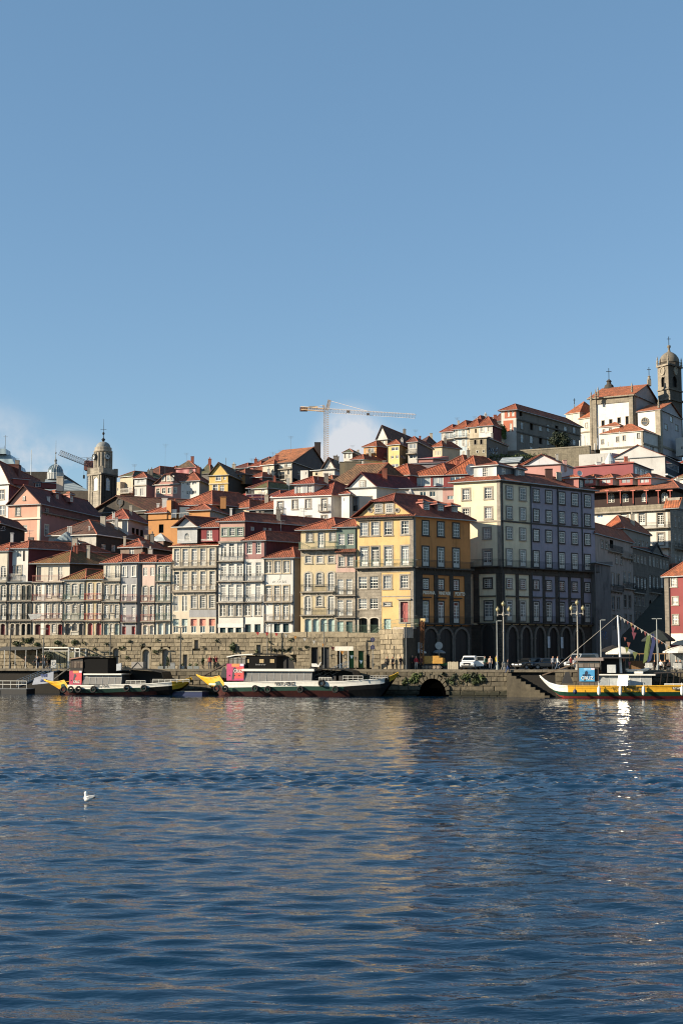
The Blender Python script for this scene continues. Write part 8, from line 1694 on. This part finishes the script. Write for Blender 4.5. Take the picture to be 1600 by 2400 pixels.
# ------------------------------------------------------------------ left cafe, pontoons, trees
for i, (n0_, n1_, t0, o0) in enumerate(((74, 134, 1518, 3.4), (134, 159, 1520, 3.6))):
    h = thing('pergola', ('white framed glass pergola of the left cafe', 'narrow white framed pergola right of the olive tree')[i], 'pergola', qp(n0_, o0), 'cafe pergolas'); a, b = qp(n0_, o0), qp(n1_, o0); zt_ = W(n0_, t0, a.y).z; q = MB()
    for p in (a, b, a+nn*2, b+nn*2): q.bb(p+V((-.07, -.07, 0)), V((p.x+.07, p.y+.07, zt_)), WHITE)
    for p, s in ((a, b), (a+nn*2, b+nn*2), (a, a+nn*2), (b, b+nn*2)): q.bar(V((p.x, p.y, zt_)), V((s.x, s.y, zt_)), .1, WHITE); q.bar(V((p.x, p.y, zt_-.45)), V((s.x, s.y, zt_-.45)), .05, WHITE)
    q.obj('frame', h); q = MB(); k = 5 if i == 0 else 3
    for j in range(k): q.poly([a.lerp(b, (j+.05)/k)+nn*1.98, a.lerp(b, (j+.95)/k)+nn*1.98, a.lerp(b, (j+.95)/k)+nn*1.98+V((0, 0, zt_-QZ-.5)), a.lerp(b, (j+.05)/k)+nn*1.98+V((0, 0, zt_-QZ-.5))], plain('#7d7a66', .15, 0, .2))
    q.obj('glass_panel', h)
h = thing('awning', 'dark grey sloping awning of the left cafe', 'awning', qp(20, 4)); a, b = qp(-40, 3), qp(62, 3); z1 = W(0, 1517, a.y).z; q = MB(); q.prism([V((a.x, a.y, z1-.5)), V((b.x, b.y, z1-.35)), V((b.x, b.y, z1))+nn*3, V((a.x, a.y, z1+.1))+nn*3], (0, 0, .08), plain('#4a4a48', .9)); q.obj('fabric', h); q = MB()
for j in range(5): p = a.lerp(b, j/4); q.bar(p, V((p.x, p.y, z1-.4)), .05, WHITE)
q.obj('post', h); q = MB(); q.box(a+nn*2.9, b-a, nn*.1, V((0, 0, z1-QZ-.2)), plain('#1d1c1a', .8)); q.obj('back_wall', h)
for i, (n, d, t_, s) in enumerate(((112, 3.0, 1.2, .95), (222, 3.5, 1.0, .8))): tree(('olive tree in a pot beside the left cafe pergola', 'small olive tree behind the left boat wheelhouse')[i], n, 1567, qp(n, d).y, s, s*.72, leafm('#5a6048'), 900, .1, t_, seed=20+i)
for i, (n, d) in enumerate(((269, 4.5), (393, 3.0), (475, 4.9))): tree(('clipped cypress in a planter by the first arched door', 'clipped cypress in a grey planter between the arched doors', 'slim dark cypress behind the walkers')[i], n, 1566, qp(n, d).y, .22, .75, leafm('#27401f'), 420, .08, .35, seed=30+i)
h = thing('planter', 'tall grey planter box beside the white topped arched door', 'planter', qp(388, 2.6)); b = qp(388, 2.6); q = MB(); q.bb(b+V((-.3, -.3, 0)), b+V((.3, .3, .8)), plain('#a5a5a0')); q.bb(b+V((-.33, -.33, .8)), b+V((.33, .33, .86)), plain('#8d8d88')); q.obj('box', h)
h = thing('planter_row', 'low pale planters and cafe furniture in front of the middle arched doors', 'planters', qp(365, 3))
for n in (355, 372, 405, 425, 440): b = qp(n, 3.2); q = MB(); q.bb(b+V((-.35, -.2, 0)), b+V((.35, .2, .38)), plain('#9da09a')); q.obj('trough', h); q = MB(); leaves(q, b+V((0, 0, .55)), (.3, .2, .22), 60, LG2, .1, n); q.obj('plant', h)
h = thing('signboard', 'white menu board with a round emblem by the left cafe', 'sign', qp(107, 2.4)); b = qp(107, 2.4); q = MB(); q.bb(b+V((-.35, 0, .1)), b+V((.35, .05, 1.2)), WHITE); q.obj('board', h); q = MB(); q.lathe((0, 0, 0), [(.25, 0), (.25, .01), (.2, .01), (.2, 0)], plain('#8a8a88'), 16); o = link('emblem', q.mesh('emblem'), h, b+V((0, -.01, .7))); o.rotation_euler = (math.pi/2, 0, 0)
h = thing('kiosk_sign', 'cream sign board on two posts in front of the shop doors', 'sign', qp(796, 2)); a, b = qp(775, 2), qp(818, 2); zt_ = W(796, 1515, a.y).z; q = MB(); q.box(V((a.x, a.y, zt_-.55)), V((b.x-a.x, b.y-a.y, 0)), nn*.2, V((0, 0, .55)), plain('#d6cfbf')); q.obj('board', h); q = MB()
for t in (.26, .72): p = a.lerp(b, t); q.bar(p+nn*.1, V((p.x, p.y, zt_-.5))+nn*.1, .07, WHITE)
q.obj('post', h)
def gangway(label, n0_, n1_, z0_, z1_, d0, d1, m, name='gangway'):
    h = thing(name, label, 'gangway', qp(n0_, d0, 0)); a, b = qp(n0_, d0, z0_), qp(n1_, d1, z1_); q = MB(); q.prism([a, b, b+nn*1.4, a+nn*1.4], (0, 0, .12), m); q.obj('ramp', h); q = MB()
    for o in (V((0, 0, 0)), nn*1.4):
        for z in (.95, .5): q.bar(a+o+V((0, 0, z)), b+o+V((0, 0, z)), .035, plain('#b9bcba'))
        for i in range(7): p = a.lerp(b, i/6)+o; q.bar(p, p+V((0, 0, .95)), .03, plain('#b9bcba'))
    q.obj('railing', h); return h
gangway('grey gangway ramp with railings rising behind the central boat', 750, 812, 1.6, 3.4, -2.4, -.2, plain('#8d9094')); gangway('sloping gangway from the left pontoon to the quay', 70, 140, .9, 3.0, -3.5, -.6, plain('#7d8082'))
def pontoon(label, n0_, n1_, d, m, z1_=.75, group='floating pontoons', rails=True):
    h = thing('pontoon', label, 'pontoon', qp(n0_, d, 0), group); a, b = qp(n0_, d, -.4), qp(n1_, d, -.4); q = MB(); q.box(a, b-a, nn*2.4, V((0, 0, z1_+.3)), m); q.box(a+V((0, 0, z1_+.3))-nn*.05, b-a, nn*2.5, V((0, 0, .1)), plain('#6a6d6e')); q.obj('float', h)
    if rails:
        q = MB(); n_ = 5
        for z in (1.0, .55): q.bar(a+V((0, 0, z1_+.4+z)), b+V((0, 0, z1_+.4+z)), .04, WHITE)
        for i in range(n_+1): p = a.lerp(b, i/n_); q.bar(p+V((0, 0, z1_+.4)), p+V((0, 0, z1_+1.4)), .04, WHITE)
        q.obj('railing', h)
pontoon('black floating pontoon with white railings at the left', 18, 108, -5.4, plain('#131416', .6)); pontoon('blue floating pontoon between the left and central boats', 438, 506, -5.0, plain('#16264f', .5), .55, rails=False); pontoon('pale pontoon end with white frame at the left picture edge', -30, 16, -6.6, plain('#3a3c3c', .6), .4)
h = thing('ticket_hoarding', 'grey slanted hoarding with blue lettering behind the left boat prow', 'hoarding', qp(130, -2.6, 1)); a, b = qp(101, -3.0, 1.2), qp(150, -3.0, 1.5); q = MB(); q.prism([a, b, b+V((0, 0, 1.5)), a+V((.3, 0, .9))], nn*.06, plain('#8d93a0', .6)); q.obj('panel', h)
for txt, dz_, s in (('THE', 1.05, .5), ('ACA', .42, .5)): o = link('lettering', text_mesh(txt, s, plain('#1f3a78'), 'lettering', .012), h, a.lerp(b, .55)-nn*.03+V((0, 0, dz_))); o.rotation_euler = (math.pi/2, -.06, QF.ang)
h = thing('cargo_cover', 'tilted white and blue cover boards behind the left boat cabin', 'hoarding', qp(270, -1, 2)); a, b = qp(246, -.6, 2.9), qp(288, -.6, 3.1); q = MB(); q.prism([a, b, b+V((0, 0, 1.0)), a+V((0, 0, .65))], nn*.3, plain('#aeb6bf', .5)); q.obj('panel', h); q = MB(); q.prism([a.lerp(b, .1)-nn*.01+V((0, 0, .2)), a.lerp(b, .3)-nn*.01+V((0, 0, .22)), a.lerp(b, .3)-nn*.01+V((0, 0, .6)), a.lerp(b, .1)-nn*.01+V((0, 0, .55))], nn*-.01, plain('#7a8c3c')); q.obj('emblem', h)
h = thing('equipment_crate', 'grey braced equipment crate on the quay edge', 'crate', qp(318, .5)); a = qp(304, .6); q = MB(); q.box(a, u_*1.7, nn*.9, V((0, 0, .95)), plain('#8d8984', .8)); q.bar(a+V((0, -.03, .05)), a+u_*.85+V((0, -.03, .9)), .04, DARKGRAN); q.bar(a+u_*.85+V((0, -.03, .9)), a+u_*1.7+V((0, -.03, .05)), .04, DARKGRAN); q.obj('box', h)
h = thing('motor_scooter', 'white scooter parked near the shop doors', 'scooter', qp(722, 4)); b = qp(722, 4); q = MB(); q.prism([b+u_*x+V((0, -.15, z)) for x, z in ((-.7, .35), (-.2, .3), (.3, .3), (.6, .9), (.5, .95), (.2, .5), (-.1, .75), (-.75, .75))], nn*.3, plain('#d5d5d0', .3)); q.obj('body', h)
for s in (-.62, .62): q = MB(); c = b+u_*s+V((0, 0, .25)); q.bar(c-nn*.06, c+nn*.06, .25, TYRE, 14); q.obj('wheel', h)
q = MB(); q.bar(b+u_*.6+V((0, 0, .3)), b+u_*.45+V((0, 0, 1.05)), .03, IRON); q.bar(b+u_*.45-nn*.3+V((0, 0, 1.05)), b+u_*.45+nn*.3+V((0, 0, 1.05)), .025, IRON); q.obj('handlebar', h)
h = thing('bunting', 'string of red and pale flags drooping behind the central boat', 'bunting', W(700, 1500, 187)); rr = random.Random(2); pts = [W(600+i*22, 1481+6*i*(i/11.), 187.5-i*.1) for i in range(12)]; q = MB(); q.tube(pts, .02, plain('#6b655c'), 3); q.obj('cord', h)
for p in pts: q = MB(); q.prism([p, p+V((.45, 0, -.05)), p+V((.2, 0, -.5))], (0, .02, 0), plain(rr.choice(['#b83a3a', '#c98a3a', '#c9c3b6', '#8fa8b8']), .8)); q.obj('flag', h)
# gull
crop('N'); Yg = CAM_Z/((1876-1540)/FOC); c = W(209, 1876, Yg); c.z = .05; h = thing('gull', 'white gull floating alone on the water at lower left', 'gull', c); q = MB(); GW = plain('#e6e4de', .7, 0, .05); s = Yg/FOC*1.15
prof = [(-10.2, .5, 7), (-9, 4, 6.5), (-5, 5.5, 6.2), (0, 6, 6.6), (5, 5, 8.2), (9, 2.6, 11), (12, .6, 13.2)]     # body sections: x, radius, centre height
q.grid([[c+V((x*s, r*.95*s*math.cos(t), (zc+r*math.sin(t))*s)) for t in [2*math.pi*i/10 for i in range(10)]] for x, r, zc in prof], GW, True); q.grid([[c+V((x*s+r*s*math.cos(t), r*s*.9*math.sin(t), zc*s)) for t in [2*math.pi*i/10 for i in range(10)]] for x, zc, r in ((-6.6, 6.5, 4.0), (-6.6, 10, 3.4), (-6.2, 13, 2.9), (-6.2, 15, 2.9), (-6.6, 17.5, 3.4), (-6.4, 19.6, 2.8), (-6, 21, .5))], GW, True)
q.obj('body', h, True); q = MB(); q.bar(c+V((-9.2*s, 0, 17.6*s)), c+V((-11.8*s, 0, 16.8*s)), .6*s, plain('#b8923a'), 5, .2*s); q.obj('beak', h)
for sy in (-1, 1): q = MB(); q.prism([c+V((x*s, sy*4.6*s, z*s)) for x, z in ((-5, 9), (2, 12.5), (10, 13.5), (12.5, 10.5), (6, 8), (-3, 7))], (0, sy*.8*s, 0), plain('#b5b7b8', .7)); q.obj('wing', h); q = MB(); q.lathe(c+V((-8.2*s, sy*1.9*s, 18.2*s)), [(.35*s, -.3*s), (.35*s, .3*s)], BLACK, 6); q.obj('eye', h)
q = MB(); q.prism([c+V((x*s, -2*s, z*s)) for x, z in ((8, 9), (12, 10), (12.5, 8), (9, 7))], (0, 4*s, 0), BLACK); q.obj('tail', h)
